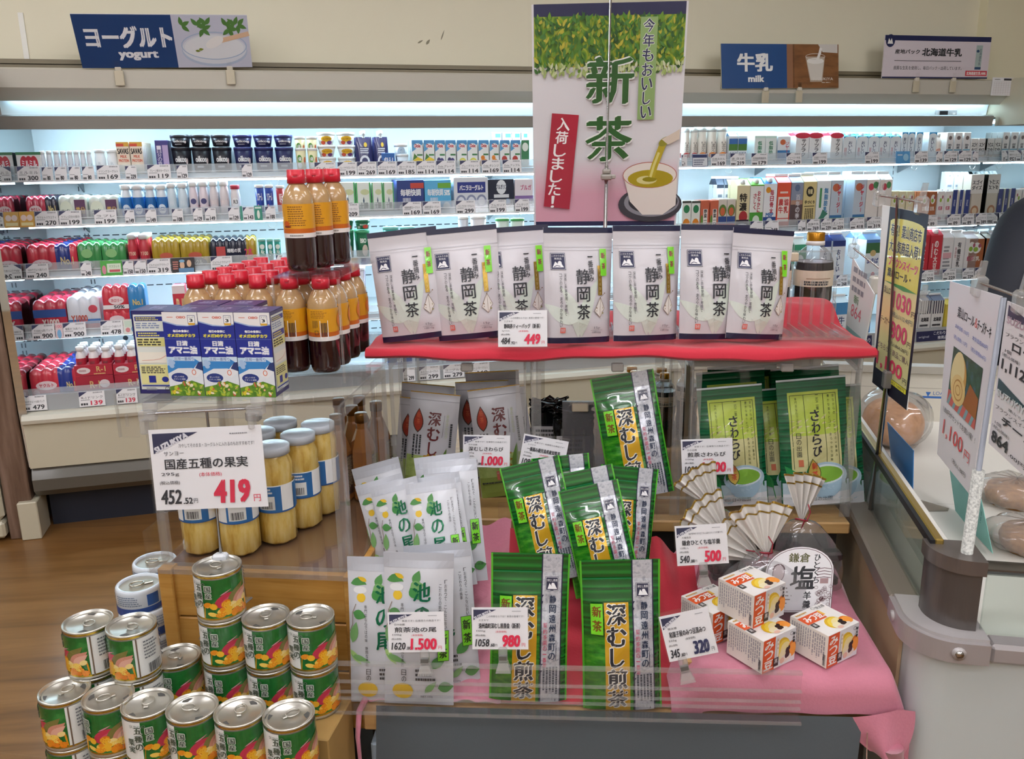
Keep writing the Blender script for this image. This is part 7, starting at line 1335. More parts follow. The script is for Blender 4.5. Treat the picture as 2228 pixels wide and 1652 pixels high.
def hok(A, w, h):
    H = w/2; A.rect(-H, 0, H, h, M('#dcd3da', .45)); nv = M('#1c2450', .4); A.rect(-H, h*.88, H, h, nv); A.rect(-H, 0, H, h*.035, nv); A.ell(-w*.45, h*.87, w*.042, h*.15, nv, 16); A.poly([(-w*.475, h*.80), (-w*.465, h*.93), (-w*.45, h*.86), (-w*.44, h*.93), (-w*.425, h*.80)], WHITE)
    A.T('産地パック', -w*.40, h*.57, -w*.17, h*.68, INK, b=h*.004); A.T('北海道牛乳', -w*.15, h*.52, w*.23, h*.72, INK, b=h*.010); A.rect(-w*.40, h*.405, w*.23, h*.418, INK); A.T('良質な生乳を使用し、毎日パック・出荷しています。', -w*.40, h*.20, w*.24, h*.29, INK)
    A.rect(w*.365, h*.22, w*.425, h*.80, M('#a9bcb8', .4)); A.rect(w*.365, h*.22, w*.425, h*.28, M('#2c4a6c', .4)); A.V('北海道牛乳', w*.408, h*.68, w*.022, h*.075, M('#2c3a5c', .4)); A.ell(w*.382, h*.66, w*.014, h*.035, M('#2c4a6c', .4), 10)
    A.rect(w*.28, h*.065, w*.49, h*.19, M('#cf3a48', .4)); A.T('北海道産生乳100%', w*.29, h*.085, w*.48, h*.17, WHITE, b=h*.003)
board('local_milk_sign', 'white sign with navy border for local milk above the cabinet end', (1925, 76), (2156, 81), (1918, 170), .285, .285, hok, '#e6e0e4', (.33, .68))
P0, x, n, up, w, h = panel((2150, 168), (2232, 170), (2155, 208), .292, .292, FR); b = MB(); b.box(-w/2, w/2, -.0005, .0005, 0, h, PAPER); A = Art(); A.rect(-w*.2, h*.84, w*.0, h*.95, INK); A.lines(-w*.44, h*.86, -w*.25, h*.92, 1, INK); A.lines(w*.05, h*.86, w*.44, h*.92, 1, INK)
for i in range(8): A.rect(-w*.45, h*(.08+i*.095), w*.45, h*(.08+i*.095)+.0008, M('#b9a9a9', .5))
for i in range(15): A.rect(-w*.45+w*.9*i/14, h*.08, -w*.45+w*.9*i/14+.0008, h*.76, M('#b9a9a9', .5))
b.art(A, front(0, -.0006)); o = b.build('calendar_sheet'); basis(o, x, n, up, P0); tag(o, 'white gridded calendar sheet stuck on the canopy below the white local milk sign', 'paper sheet')
# ================================================================ dessert boxes, tied bags, bottles behind
Pa, Pb, Pc = DF.pz(1797, 1455, .716), DF.pz(1899, 1404, .716), DF.pz(1733, 1398, .716)
dw, dl, dh = .076, .074, .0575
orange = M('#d9541e', .4); creamp = M('#ece6dc', .45)
def fruit_art(A, x0, y0, x1, y1):
    w, h = x1-x0, y1-y0; X = lambda a: x0+a*w; Y = lambda a: y0+a*h
    for i, (cx_, cy_, rx, ry, c) in enumerate(((.36, .55, .36, .40, '#e0b51e'), (.42, .50, .33, .36, '#eed04a'), (.50, .44, .30, .32, '#f0e0a0'), (.36, .30, .24, .22, '#efe3b8'), (.80, .42, .22, .28, '#e07a1c'), (.84, .38, .18, .24, '#f09a3a'), (.5, .18, .30, .14, '#e6ddd0'), (.3, .14, .12, .10, '#e3b8a4'), (.56, .42, .10, .12, '#2a1a1c'), (.60, .30, .09, .12, '#241618'), (.52, .26, .08, .10, '#33201f'), (.64, .5, .06, .08, '#2a1a1c'))): A.ell(X(cx_), Y(cy_), rx*w, ry*h, M(c, .35), 16, .4 if i < 3 else 0)
def mitsu_box():
    t = thing('dessert_box', 'x', 'dessert box', group='small fruit dessert boxes'); b = MB(); w, l, h = dw, dl, dh
    # origin: front corner; front face runs along +x, side runs along +y
    b.box(0, w, 0, l, 0, h, creamp, b=.0006); A = Art()
    A.rect(0, 0, w, h, M('#e6e6ea', .4)); A.rect(0, 0, w*.36, h, orange); A.V('みつ豆', w*.18, h*.80, w*.25, h*.25, WHITE, pitch=h*.30, nib=(.0008, .0005)); fruit_art(A, w*.42, .002, w, h*.92); A.rect(w*.40, h*.36, w*.47, h*.93, M('#e9e2d4', .4)); A.V('果実蜜', w*.435, h*.86, w*.045, h*.06, M('#a8742c', .4), pitch=h*.12); A.rect(w*.32, h*.08, w*.47, h*.34, M('#2a2426', .4)); A.T('黒', w*.345, h*.17, w*.445, h*.31, WHITE); A.V('榮太樓', w*.92, h*.86, w*.07, h*.09, INK, pitch=h*.11, nib=(.0003, .0002)); A.ring(w*.84, h*.90, w*.05, h*.06, .0006, INK, 12)
    b.art(A, front())
    A = Art(); A.lines(-l*.96, h*.12, -l*.42, h*.92, 9, M('#a39fa4', .5), vert=True, fill=.42, dash=.12); A.lines(-l*.40, h*.12, -l*.06, h*.92, 6, M('#a39fa4', .5), vert=True, seed=5, dash=.16); A.bars(-l*.10, h*.06, -l*.03, h*.4, INK, 5); b.art(A, lambda u, v, hh: (-hh, -u, v))
    A = Art(); A.rect(0, 0, w, l, M('#e9e5e0', .4)); A.rect(.0, l*.55, w*.0+w*.0+.0001, l*.56, orange); A.rect(w*.02, l*.58, w*.70, l*.90, orange) if False else A.poly([(w*.0, l*.52), (w*.0, l*.82), (w*.62, l*.82), (w*.62, l*.52)], orange)
    for i, ch in enumerate('みつ豆'): A.T(ch, w*(.08+.18*i), l*(.58), w*(.24+.18*i), l*(.76), WHITE, nib=(.0008, .0005))
    A.rect(w*.62, l*.62, w*.68, l*.82, M('#e9b84a', .4)); fruit_art(A, w*.30, l*.02, w*.98, l*.52); A.rect(w*.02, l*.34, w*.16, l*.50, M('#2a2426', .4)); A.T('黒', w*.05, l*.37, w*.13, l*.47, WHITE); A.T('榮太樓', w*.68, l*.84, w*.95, l*.94, INK); A.ring(w*.62, l*.92, w*.045, l*.045, .0006, INK, 12); A.lines(w*.04, l*.86, w*.5, l*.93, 1, M('#c9962c', .4))
    b.art(A, lambda u, v, hh: (u, v, h+hh)); b.build('carton', t)
    b = MB(); b.box(w*.002, w*.998, l-.0012, l+.0004, h-.012, h-.0005, creamp); b.build('tuck_flap', t); return t
m0 = mitsu_box(); _q = pz(1899, 1404, .716)-pz(1797, 1455, .716); yaw = math.atan2(_q.y, _q.x)
for i, (u, v, z, dy_, lab) in enumerate(((1797, 1456, .716, 0, 'dessert box alone on the pink cloth at the tray corner side'), (1657, 1468, .716, 0, 'lower dessert box of the stacked pair'), (1637, 1369, .774, .03, 'upper dessert box of the stacked pair'), (1548, 1405, .716, .0, 'dessert box half hidden by the tilted 320 card'))):
    o = m0 if i == 0 else dup(m0); o.location = pz(u, v, z); o.rotation_euler = (0, 0, yaw+dy_); o['label'] = 'orange and white '+lab
bagw = M('#e6e1da', .4, coat=.3); goldl = M('#a98a3a', .35, .6); cellow = mat_clear('cellophane', (.88, .87, .88), .12, .10, (.8, .8, .8), 2.2)
def bag_top(t, P0, tilt, spread, ln, wd):
    """gathered white paper fan above a red twist tie; tilt leans it in the display frame"""
    b = MB(); n = 26
    def fan(a, c):
        ang = (a-.5)*spread; pl_ = .010*sin(a*PI*9)*(.25+c); L = ln*c; r0 = .009
        x = (r0+L)*sin(ang); z = (L)*cos(ang)-.0*c; return (x, pl_-.5*wd*0, z)
    b.grid(fan, 54, 6, bagw); 
    for c0, c1 in ((.955, 1.0), (.78, .815)): b.grid(lambda a, c: (fan(a, c0+(c1-c0)*c)[0], fan(a, c0+(c1-c0)*c)[1]-.0012, fan(a, c0+(c1-c0)*c)[2]), 54, 1, goldl)
    q = b.build('paper_fan', t, label='white paper fan with gold edge lines'); q.location = P0; q.rotation_euler = (-.25, tilt, 0)
    b = MB(); b.tube([(.0105*cos(w_), .010*sin(w_), .001*sin(w_*2)) for w_ in [i*PI/6 for i in range(13)]], .0018, M('#8c1c2c', .5), 6); b.tube([(.006, -.010, 0), (.010, -.014, .016), (.004, -.015, .03)], .0012, M('#8c1c2c', .5), 6); b.tube([(.002, -.011, 0), (-.004, -.014, -.014)], .0012, M('#8c1c2c', .5), 6); q = b.build('twist_tie', t, label='dark red twist tie'); q.location = P0; q.rotation_euler = (-.25, tilt, 0)
def sweets_bag(lab, body_px, z, yb, size, tie_off, tilt, spread=1.5, ln=.075, labelled=False):
    P0 = at(body_px[0], body_px[1], yb); t = thing('sweets_bag', lab, 'sweets bag', (P0.x, P0.y, z), DF.yaw+.05, 'tied bags of sweets'); w, h, d = size
    tx, tz = tie_off
    b = MB()
    def bag(a, c):
        th = a*2*PI; q = c; prof = (1-q**2.2)**.55 if q < 1 else 0; k = .012/w
        rx = w/2*(prof*(1+.05*sin(th*7+q*6))+.09); ry = d/2*(prof*(1+.08*sin(th*5+q*9))+.16)
        cx_ = tx*q**1.6; return (cx_+rx*cos(th), ry*sin(th), .002+tz*q)
    b.grid(bag, 48, 16, cellow); b.build('cellophane', t)
    b = MB(); R = random.Random(int(abs(z*977)+body_px[0])); dkm = M('#332628', .3, coat=.5)
    for i in range(12): 
        x_, y_, z_ = R.uniform(-w*.34, w*.34), R.uniform(-d*.2, d*.22), .006+ (i//4)*.022; b.box(x_-.018, x_+.018, y_-.012, y_+.012, z_, z_+.018, dkm, b=.004)
    b.build('wrapped_sweets', t)
    if labelled:
        A = Art(); lw, lh = .118, .112; mr = M('#5a2a34', .45); pts = [(-lw/2, 0), (lw/2, 0), (lw/2, lh*.62)]+[(lw/2*cos(a), lh*.62+lh*.38*sin(a)) for a in [i*PI/14 for i in range(1, 14)]]+[(-lw/2, lh*.62)]
        A.poly(pts, M('#4a2a30', .4)); A.poly([(p[0]*.985, p[1]*.985+.0012) for p in pts], PAPER); A.poly([(p[0]*.95, p[1]*.95+.003) for p in pts], mr); A.poly([(p[0]*.935, p[1]*.935+.0038) for p in pts], PAPER)
        A.T('鎌倉', -.020, lh*.76, .016, lh*.90, M('#5a5a30', .45), nib=(.0004, .0003)); A.V('ひとくち', .029, lh*.83, .010, .011, INK, pitch=.0125, nib=(.0003, .0002)); A.T('塩', -.014, lh*.36, .026, lh*.70, INK, nib=(.0013, .0008)); A.V('羊羹', .016, lh*.26, .013, .013, INK, pitch=.015, nib=(.0004, .0003))
        A.ell(-.036, lh*.60, .0095, .014, M('#d9c9cc', .5), 14); A.ring(-.036, lh*.60, .0105, .015, .001, mr, 16); A.ring(-.036, lh*.65, .011, .010, .002, mr, 12, 0, PI); A.line([(-.048, lh*.44), (-.036, lh*.46), (-.024, lh*.44)], .0012, mr); A.lines(-.050, lh*.06, -.008, lh*.40, 6, M('#8f7f7a', .5), fill=.3, dash=.4); A.line([(-.05, lh*.42), (-.045, lh*.30), (-.05, lh*.2)], .0008, mr); A.line([(-.026, lh*.42), (-.03, lh*.28)], .0008, mr)
        for j in range(4): A.line([(.030, lh*(.66-j*.045)), (.042, lh*(.675-j*.045)), (.054, lh*(.66-j*.045))], .001, mr)
        A.rect(.036, lh*.44, .050, lh*.52, M('#a98a8c', .5))
        for j in range(34): A.ring(.030+.025*hash_(j, 4), lh*(.10+.30*hash_(j, 7)), .0032, .0028, .0005, mr, 8)
        b = MB(); b.art(A, lambda u, v, hh: (u+.012+v*.12, -d*.42-.016-hh+.10*v*0, v+.006)); q = b.build('paper_label', t, label='white printed label with a dark red border'); q.rotation_euler = (-.32, 0, 0)
    bag_top(t, (tx, 0, tz), tilt, spread, ln, w); return t
sweets_bag('tied sweets bag with a large printed label behind the dessert boxes', (1698, 1292), .722, 1.385, (.15, .11, .095), (-.030, .112), -.12, 1.25, .088, True)
sweets_bag('tied sweets bag at the back with its fan upright beside the labelled bag', (1755, 1262), .735, 1.46, (.12, .10, .07), (-.018, .128), .10, .85, .085)
sweets_bag('tied sweets bag behind the 500 card whose fan leans sideways', (1625, 1300), .725, 1.40, (.12, .09, .075), (.018, .088), -1.05, 1.15, .090)
sweets_bag('tied sweets bag whose fan shows just above the 500 card', (1580, 1290), .730, 1.46, (.10, .09, .07), (-.005, .098), -.75, 1.15, .085)
sweets_bag('tied sweets bag farthest back, its fan against the low clear fence', (1560, 1235), .76, 1.53, (.10, .08, .06), (-.008, .093), -.55, 1.0, .088)

# ---- soy sauce bottles behind
soyd = M('#160a08', .1, coat=.9); soyc = mat_clear('bottle_shoulder', (.80, .80, .80), .06, .12, (.7, .7, .7))
def soy_bottle(h=.29, r=.045):
    t = thing('soy_sauce_bottle', 'x', 'soy sauce bottle'); b = MB()
    b.lathe([(0, 0), (r*.92, 0), (r, .006), (r, .09), (r*.93, .10), (r*.93, .125), (r, .135), (r, .205), (r*.985, .215), (r*.97, .222)], soyd, 24); b.lathe([(r*.97, .222), (r*.80, .243), (r*.42, .258), (.016, .262), (.016, .27)], soyc, 24); b.lathe([(r*.95, .2215), (0, .2215)], soyd, 24); b.build('bottle', t)
    b = MB(); A = Art(); L = PI*r; A.rect(-L, .166, L, .204, M('#d6c6ae', .45), 36, 1); A.lines(-.035, .169, .035, .180, 2, INK, fill=.8, seed=9); A.rect(-.03, .184, .03, .186, M('#8c6a4a', .5), 8, 1); b.art(A, cyl(r+.0003)); b.build('label', t, label='beige label')
    b = MB(); b.lathe([(0, h), (.0195, h), (.0205, h-.002), (.0205, h-.020)], M('#b07a1e', .25, .7), 24); b.lathe([(.0205, h-.020), (.0215, h-.022), (.0215, h-.030), (.014, h-.030)], M('#e9e6e0', .35), 24); b.build('cap', t, label='gold screw cap'); return t
y0 = soy_bottle(); P0 = at(1776, 505, 2.06); z0 = P0.z-.29
for i, (x, y, lab) in enumerate(((DF.loc(P0).x, 2.06, 'soy sauce bottle with a gold cap behind the empty clear rack'), (DF.loc(P0).x-.10, 2.05, 'soy sauce bottle half hidden behind the last white pouch'))):
    o = y0 if i == 0 else dup(y0); o.location = DF.w(x, y, z0); tag(o, lab, 'soy sauce bottle', 'soy sauce bottles on the back table')
bt = thing('back_table', 'plain beige table behind the clear risers carrying soy sauce bottles', 'table', DF.w(0, 0, 0), DF.yaw)
b = MB(); b.box(.30, .61, 1.995, 2.14, z0-.02, z0-.0005, M('#b9b2a4', .5)); b.build('table_top', bt)
for x in (.32, .55): b = MB(); b.box(x-.01, x+.01, 2.09, 2.12, .7955, z0-.02, M('#b9b2a4', .5)); b.build('leg', bt)
for i, (u, v) in enumerate(((1375, 798), (1383, 808), (1440, 800), (1447, 812), (1497, 802), (1697, 800), (1752, 797))):
    P0 = at(u, v, 2.08+.05*(i % 2 == 0)); o = dup(y0, (P0.x, P0.y, .7955), 0, 'gold-capped sauce bottle under the red cloth level, %s from the black bag side' % ORD[i], 'sauce bottles seen behind the risers'); s_ = (P0.z-.7955)/.29; o.scale = (min(.75, s_), min(.75, s_), s_)
# ---- black kelp bag inside the middle riser
P0 = at(1247, 930, 1.79); t = thing('kelp_bag', 'glossy black bag of dried seaweed with a white note, in the middle riser', 'seaweed bag', (P0.x, P0.y, .797), DF.yaw); kd = M('#0c0f10', .25, coat=.7); R = random.Random(2); b = MB()
b.grid(lambda a, c: (.048*(1-.1*c)*cos(a*2*PI)*(1+.06*sin(a*40+c*20)), .030*sin(a*2*PI)*(1+.1*sin(a*30)), (.155+.0*a)*c), 40, 12, kd)
for i in range(60): b.tube([(R.uniform(-.045, .045), R.uniform(-.025, .02), .15+R.uniform(0, .025)), (R.uniform(-.045, .045), R.uniform(-.025, .02), .16+R.uniform(0, .022)), (R.uniform(-.045, .045), R.uniform(-.025, .02), .15+R.uniform(0, .02))], .0035, kd, 5)
b.build('seaweed', t)
b = MB(); b.box(-.036, .036, -.036, -.034, .075, .125, M('#c9c6c9', .5)); A = Art(); A.lines(-.03, .08, .03, .12, 4, INK, seed=11); b.art(A, front(0, -.0362)); b.build('note', t, label='white printed note')
o = dup(t, at(1195, 930, 1.86)*1.0, DF.yaw, 'glossy black bag of dried seaweed behind the silver pouches, half covered'); o.location.z = .797
# ================================================================ the open case on the right
gr = M('#a39d9c', .3, .2, coat=.2); gr2 = M('#b7b2b1', .28, .2, coat=.2); brn_r = M('#857b70', .3, .3); deckw = M('#dedbd2', .35, coat=.2, vary=.02, scale=5)
X0c, Y0c, YB = .362, 1.226, 2.49
ocase = thing('open_display_case', 'grey-railed open case with a white inner deck beside the tea display', 'display case', CS.o, CS.yaw)
def rounded(x0, y0, r, x1, y1, n=20):
    return [(x0+r-r*cos(a), y0+r-r*sin(a)) for a in [i*PI/2/n for i in range(n+1)]]+[(x1, y0), (x1, y1), (x0, y1)]
b = MB(); b.prism(rounded(X0c+.02, Y0c+.02, .05, 2.0, YB+.06), 2, .10, .765, M('#bfc6c4', .4, vary=.02, scale=4)); b.build('body', ocase, label='pale grey lower body')
b = MB(); b.box(X0c+.014, X0c+.0195, Y0c+.10, YB+.05, .10, .745, M('#b59a78', .5)); b.box(X0c+.05, 1.95, Y0c+.06, YB, 0, .10, BLACK); b.build('side_board', ocase, label='beige side board')
b = MB(); b.prism(rounded(X0c, Y0c, .075, .475, 1.36), 2, .765, .798, gr); b.prism(rounded(X0c+.008, Y0c+.008, .07, .475, 1.36), 2, .798, .803, gr2)
b.build('corner_cap', ocase)
b = MB(); b.tube([(.432, Y0c+.002, .782), (.432, Y0c-.003, .782)], .010, gr2, 14); b.tube([(.432, Y0c-.002, .782), (.432, Y0c-.0045, .782)], .006, CHROME, 10); b.tube([(X0c+.002, 1.325, .782), (X0c-.003, 1.325, .782)], .009, gr2, 14); b.build('screw', ocase)
b = MB(); b.box(X0c+.002, .412, 1.361, YB+.05, .765, .800, brn_r, b=.004); b.build('side_rail', ocase, label='brownish side rail')
b = MB(); b.box(.476, 1.98, Y0c+.004, 1.268, .765, .797, gr, b=.006); b.build('front_rail', ocase)
b = MB(); b.box(.405, .411, 1.31, YB+.02, .800, .915, GLASS); b.build('side_glass', ocase)
b = MB(); b.box(.47, 1.95, 1.262, 1.268, .797, .895, GLASS); b.build('front_glass', ocase)
b = MB(); b.box(.400, .407, 1.31, YB+.02, .912, .924, BLACK); b.box(.407, .420, 1.31, YB+.02, .912, .926, M('#a98f4c', .3, .7), b=.002); b.build('gold_trim', ocase, label='gold and black glass trim')
b = MB(); q = rounded(.398, 1.258, .055, .462, 1.325); b.prism(q, 2, .80, .895, M('#5f5a58', .3, .5)); b.prism(rounded(.394, 1.254, .058, .466, 1.329), 2, .895, .918, M('#6f6864', .3, .5)); b.build('corner_post', ocase, label='dark bronze corner post')
b = MB(); b.tube([(.462, 1.272, .902), (1.97, 1.272, .902)], .011, CHROME, 14); b.build('chrome_bar', ocase)
b = MB(); b.box(.425, 1.95, 1.29, YB, .755, .768, deckw); b.box(.424, .452, 1.33, YB, .768, .895, deckw, b=.004); A = Art(); A.rect(.45, 1.86, 1.9, 1.8615, M('#b9b6ae', .5)); b.art(A, lambda u, v, h: (u, v, .768+h)); b.build('deck', ocase, label='white inner deck')
zt = CS.py(2030, 812, YB).z; b = MB(); b.box(.425, 1.95, YB, YB+.02, .755, zt, M('#d3cec0', .4)); b.box(.425, 1.95, YB-.012, YB+.03, zt-.0, zt+.02, M('#a9a498', .35)); A = Art(); P0 = CS.py(2006, 866, YB); A.rect(P0.x, P0.z, P0.x+.10, P0.z+.006, M('#2f62a8', .5)); A.poly([(P0.x+.008, P0.z+.018), (P0.x+.022, P0.z+.018), (P0.x+.015, P0.z+.004)], M('#2f62a8', .5)); A.T('LOAD LINE', P0.x+.028, P0.z+.010, P0.x+.098, P0.z+.020, M('#2f62a8', .5)); A.rect(.45, zt-.045, 1.9, zt-.0435, M('#a9a498', .5)); b.art(A, front(0, YB)); b.build('back_wall', ocase)
# things on the deck
def quad_sheet(name, label, cat, pts, mat, th=.0012, artf=None, grp=None):
    """a thin stiff sheet through four points given bottom-left, bottom-right, top-right, top-left"""
    P = [Vector(p) for p in pts]; x = P[1]-P[0]; w = x.length; x /= w; up = P[3]-P[0]; up = up-up.dot(x)*x; h = up.length; up /= h; n = x.cross(up); n = up.cross(x) if False else -n
    o = thing(name, label, cat, group=grp) ; basis(o, x, up.cross(x), up, P[0])
    loc = [((p-P[0]).dot(x), (p-P[0]).dot(up)) for p in P]
    b = MB(); b.prism(loc, 1, -th/2, th/2, mat)
    if artf: A = Art(); artf(A, w, h); b.art(A, front(0, -th/2))
    b.build('sheet', o); return o
cp = lambda u, v, x: CS.w(*CS.px(u, v, x))
quad_sheet('blue_card', 'plain blue card leaning inside the case behind the gold trim', 'card', [cp(1943, 1035, .47), cp(1986, 1095, .47), cp(1988, 981, .47), cp(1931, 918, .47)], M('#1f73b4', .45))
P0 = CS.pz(2010, 1098, .769); o = thing('clear_foot_plate', 'clear smoky plastic plate lying on the white deck beside the blue card', 'plastic panel', CS.w(P0.x-.03, P0.y, .7688), CS.yaw); b = MB(); b.prism([(-.02, -.05), (.07, -.03), (.075, -.02), (-.02, .06)], 2, 0, .003, mat_clear('smoky_plate', (.75, .72, .69), .1, .2, (.6, .56, .52))); b.build('plate', o)
def grn(A, w, h):
    A.V('いらっしゃ', w*.5, h*.8, w*.10, h*.06, M('#4a8278', .6)) if False else A.lines(w*.25, h*.3, w*.7, h*.7, 5, M('#4f8f84', .6), vert=True, fill=.25, dash=.3)
quad_sheet('green_paper', 'sea-green paper standing on the white deck under the cake sign', 'paper sheet', [cp(2080, 1118, .60), cp(2160, 1205, .60), cp(2134, 1082, .60), cp(2066, 1018, .60)], M('#7fb8ac', .6), artf=grn)
P0 = CS.pz(1915, 985, .77); t = thing('bread_bag', 'clear bag of glazed bread lying in the case behind the blue card', 'bread bag', CS.w(P0.x+.005, P0.y+.07, .769), CS.yaw); t.location = CS.w(.572, P0.y+.10, .7715)
b = MB(); b.grid(lambda a, c: (.075*cos(a*2*PI)*sin(PI*(.06+.94*c))**.7, .10*sin(a*2*PI)*sin(PI*(.06+.94*c))**.7, .055*(1-cos(PI*c))), 24, 10, mat_ramp('glazed_bread', [(.3, '#b9824c'), (.5, '#d9a06a'), (.7, '#e0b090')], 'noise', (25, 25, 25), rough=.4)); b.build('bread', t)
b = MB(); b.grid(lambda a, c: (.090*(1+.06*sin(a*40))*cos(a*2*PI)*sin(PI*(.04+.96*c))**.6, .125*(1+.06*sin(a*31+c*9))*sin(a*2*PI)*sin(PI*(.04+.96*c))**.6, .066*(1-cos(PI*c))+.003*sin(a*60)), 40, 14, cellow); b.build('bag', t)
for i, (u, v, rz, lab) in enumerate(((2185, 1090, .3, 'clear bag with a round brown cake below the lower cake sign'), (2222, 1190, -.2, 'clear bag with a brown cake at the right edge of the white deck'))):
    P0 = CS.pz(u, v, .77); t = thing('cake_bag', lab, 'cake bag', CS.w(P0.x+.02, P0.y, .769), CS.yaw+rz, 'bagged cakes on the white deck'); b = MB(); cake = mat_ramp('brown_cake', [(.3, '#8a5a2c'), (.6, '#b98448')], 'noise', (50, 50, 50), rough=.6); b.lathe([(0, 0), (.055, 0), (.06, .02), (.055, .035), (0, .04)], cake, 24); b.build('cake', t)
    b = MB(); b.grid(lambda a, c: (.085*(1+.07*sin(a*44))*cos(a*2*PI)*sin(PI*(.05+.95*c))**.5, .075*(1+.07*sin(a*38+c*8))*sin(a*2*PI)*sin(PI*(.05+.95*c))**.5, .027*(1-cos(PI*c))+.002*sin(a*70)+.001), 44, 12, mat_clear('bag_film', (.86, .84, .82), .15, .2, (.8, .78, .76), 1.6)); b.build('bag', t)

# ---- signs standing in and by the case
YS = Frame((0, 0, 0), -4.5)
def plane_pts(fr, x, pts): return [fr.w(*fr.px(u, v, x)) for u, v in pts]
def holder(t, a, c, drop=.0):
    """clear plastic grips at both ends of a thin wire bar between two world points, in the frame of t"""
    inv = t.matrix_world.inverted(); a, c = inv @ a, inv @ c; b = MB(); b.tube([a, c], .0022, CHROME, 8); b.build('wire_bar', t)
    for p in (a, c):
        b = MB(); b.box(p.x-.012, p.x+.012, p.y-.010, p.y+.010, p.z-.022, p.z+.010, clipm, b=.004); b.prism([(p.x-.006, p.z+.008), (p.x+.006, p.z+.008), (p.x+.012, p.z+.034), (p.x+.004, p.z+.034)], 1, p.y-.004, p.y+.004, clipm); b.build('clip', t)
pin = M('#c8486c', .5); inkd = M('#2a2a38', .5)
def yart(A, w, h):
    A.rect(0, 0, w, h, M('#1d1a2c', .5, spec=.2)); yb = mat_ramp('yellow_print', [(.3, '#d9cc3c'), (.6, '#e6dc6a')], 'noise', (12, 12, 6), rough=.3, coat=.4); pl_ = M('#e0d99a', .3, coat=.4)
    A.rect(w*.06, h*.10, w*.94, h*.93, pl_, 2, 4); A.rect(w*.06, h*.60, w*.94, h*.93, yb, 2, 4); A.ell(w*.5, h*.93, w*.42, h*.02, yb, 16)
    A.T('有名！葉山商店市', w*.10, h*.85, w*.9, h*.92, inkd, b=h*.002, halo=M('#f0eec0', .4), hb=h*.004); A.T('大人気商品入荷！', w*.10, h*.765, w*.9, h*.835, inkd, b=h*.002, halo=M('#f0eec0', .4), hb=h*.004)
    A.T('ブラウンスイーツ', w*.12, h*.69, w*.9, h*.745, pin, b=h*.0025, halo=M('#f3efdd', .4), hb=h*.003); A.T('葉山ロール・', w*.12, h*.63, w*.75, h*.68, inkd, b=h*.0015); A.poly([(w*.06, h*.60), (w*.6, h*.585), (w*.94, h*.60), (w*.6, h*.61)], M('#3f8a44', .4))
    A.T('葉山ロール', w*.08, h*.535, w*.40, h*.575, inkd); A.T('1030', w*.36, h*.475, w*.84, h*.57, pin, b=h*.004, halo=M('#f3efdd', .4), hb=h*.004); A.T('円', w*.86, h*.475, w*.95, h*.505, inkd); A.T('（税込1112.40円）', w*.35, h*.43, w*.93, h*.46, M('#4a6a78', .5))
    A.T('チーズケーキ', w*.08, h*.37, w*.38, h*.41, inkd); A.T('800', w*.36, h*.315, w*.82, h*.41, pin, b=h*.004, halo=M('#f3efdd', .4), hb=h*.004); A.T('円', w*.84, h*.315, w*.93, h*.345, inkd); A.T('（税込864.00円）', w*.35, h*.275, w*.9, h*.30, inkd)
    A.T('どちらか２商品ご購入', w*.06, h*.225, w*.93, h*.26, M('#5a2a58', .5)); A.T('1,100', w*.07, h*.115, w*.80, h*.205, M('#d8345c', .5), b=h*.004, halo=M('#f3efdd', .4), hb=h*.003); A.T('円', w*.83, h*.12, w*.93, h*.15, inkd); A.rect(w*.4, h*.075, w*.95, h*.10, M('#e3dc3c', .4)); A.T('税込1188円', w*.45, h*.078, w*.9, h*.097, inkd)
xs = YS.loc(at(1950, 660, 1.72, CS)).x; pts = plane_pts(YS, xs, ((1899, 832), (1974, 893), (1998, 462), (1921, 446)))
t = quad_sheet('sweets_poster', 'tall yellow sweets poster in a dark border on a pole by the case', 'poster', pts, M('#e6e6e0', .4), .002, yart)
bpy.context.view_layer.update(); holder(t, pts[3]+Vector((0, .02, .018)), pts[2]+Vector((0, -.01, .018)))
mid = (pts[2]+pts[3])/2; inv = t.matrix_world.inverted(); b = MB(); B_ = CS.w(*CS.pz(1901, 985, .80)); a_ = inv @ (mid+Vector((-.006, 0, .02))); m_ = inv @ ((pts[0]+pts[1])/2+Vector((-.006, 0, .03))); f_ = inv @ Vector((mid.x-.012, mid.y-.03, .803)); b.tube([a_, m_], .0025, M('#8d8f93', .3, .8), 8); b.tube([m_, f_], .0055, CHROME, 10); b.box(m_.x-.009, m_.x+.009, m_.y-.009, m_.y+.009, m_.z-.015, m_.z+.02, M('#7d7a76', .4, .3), b=.003); b.build('pole', t)
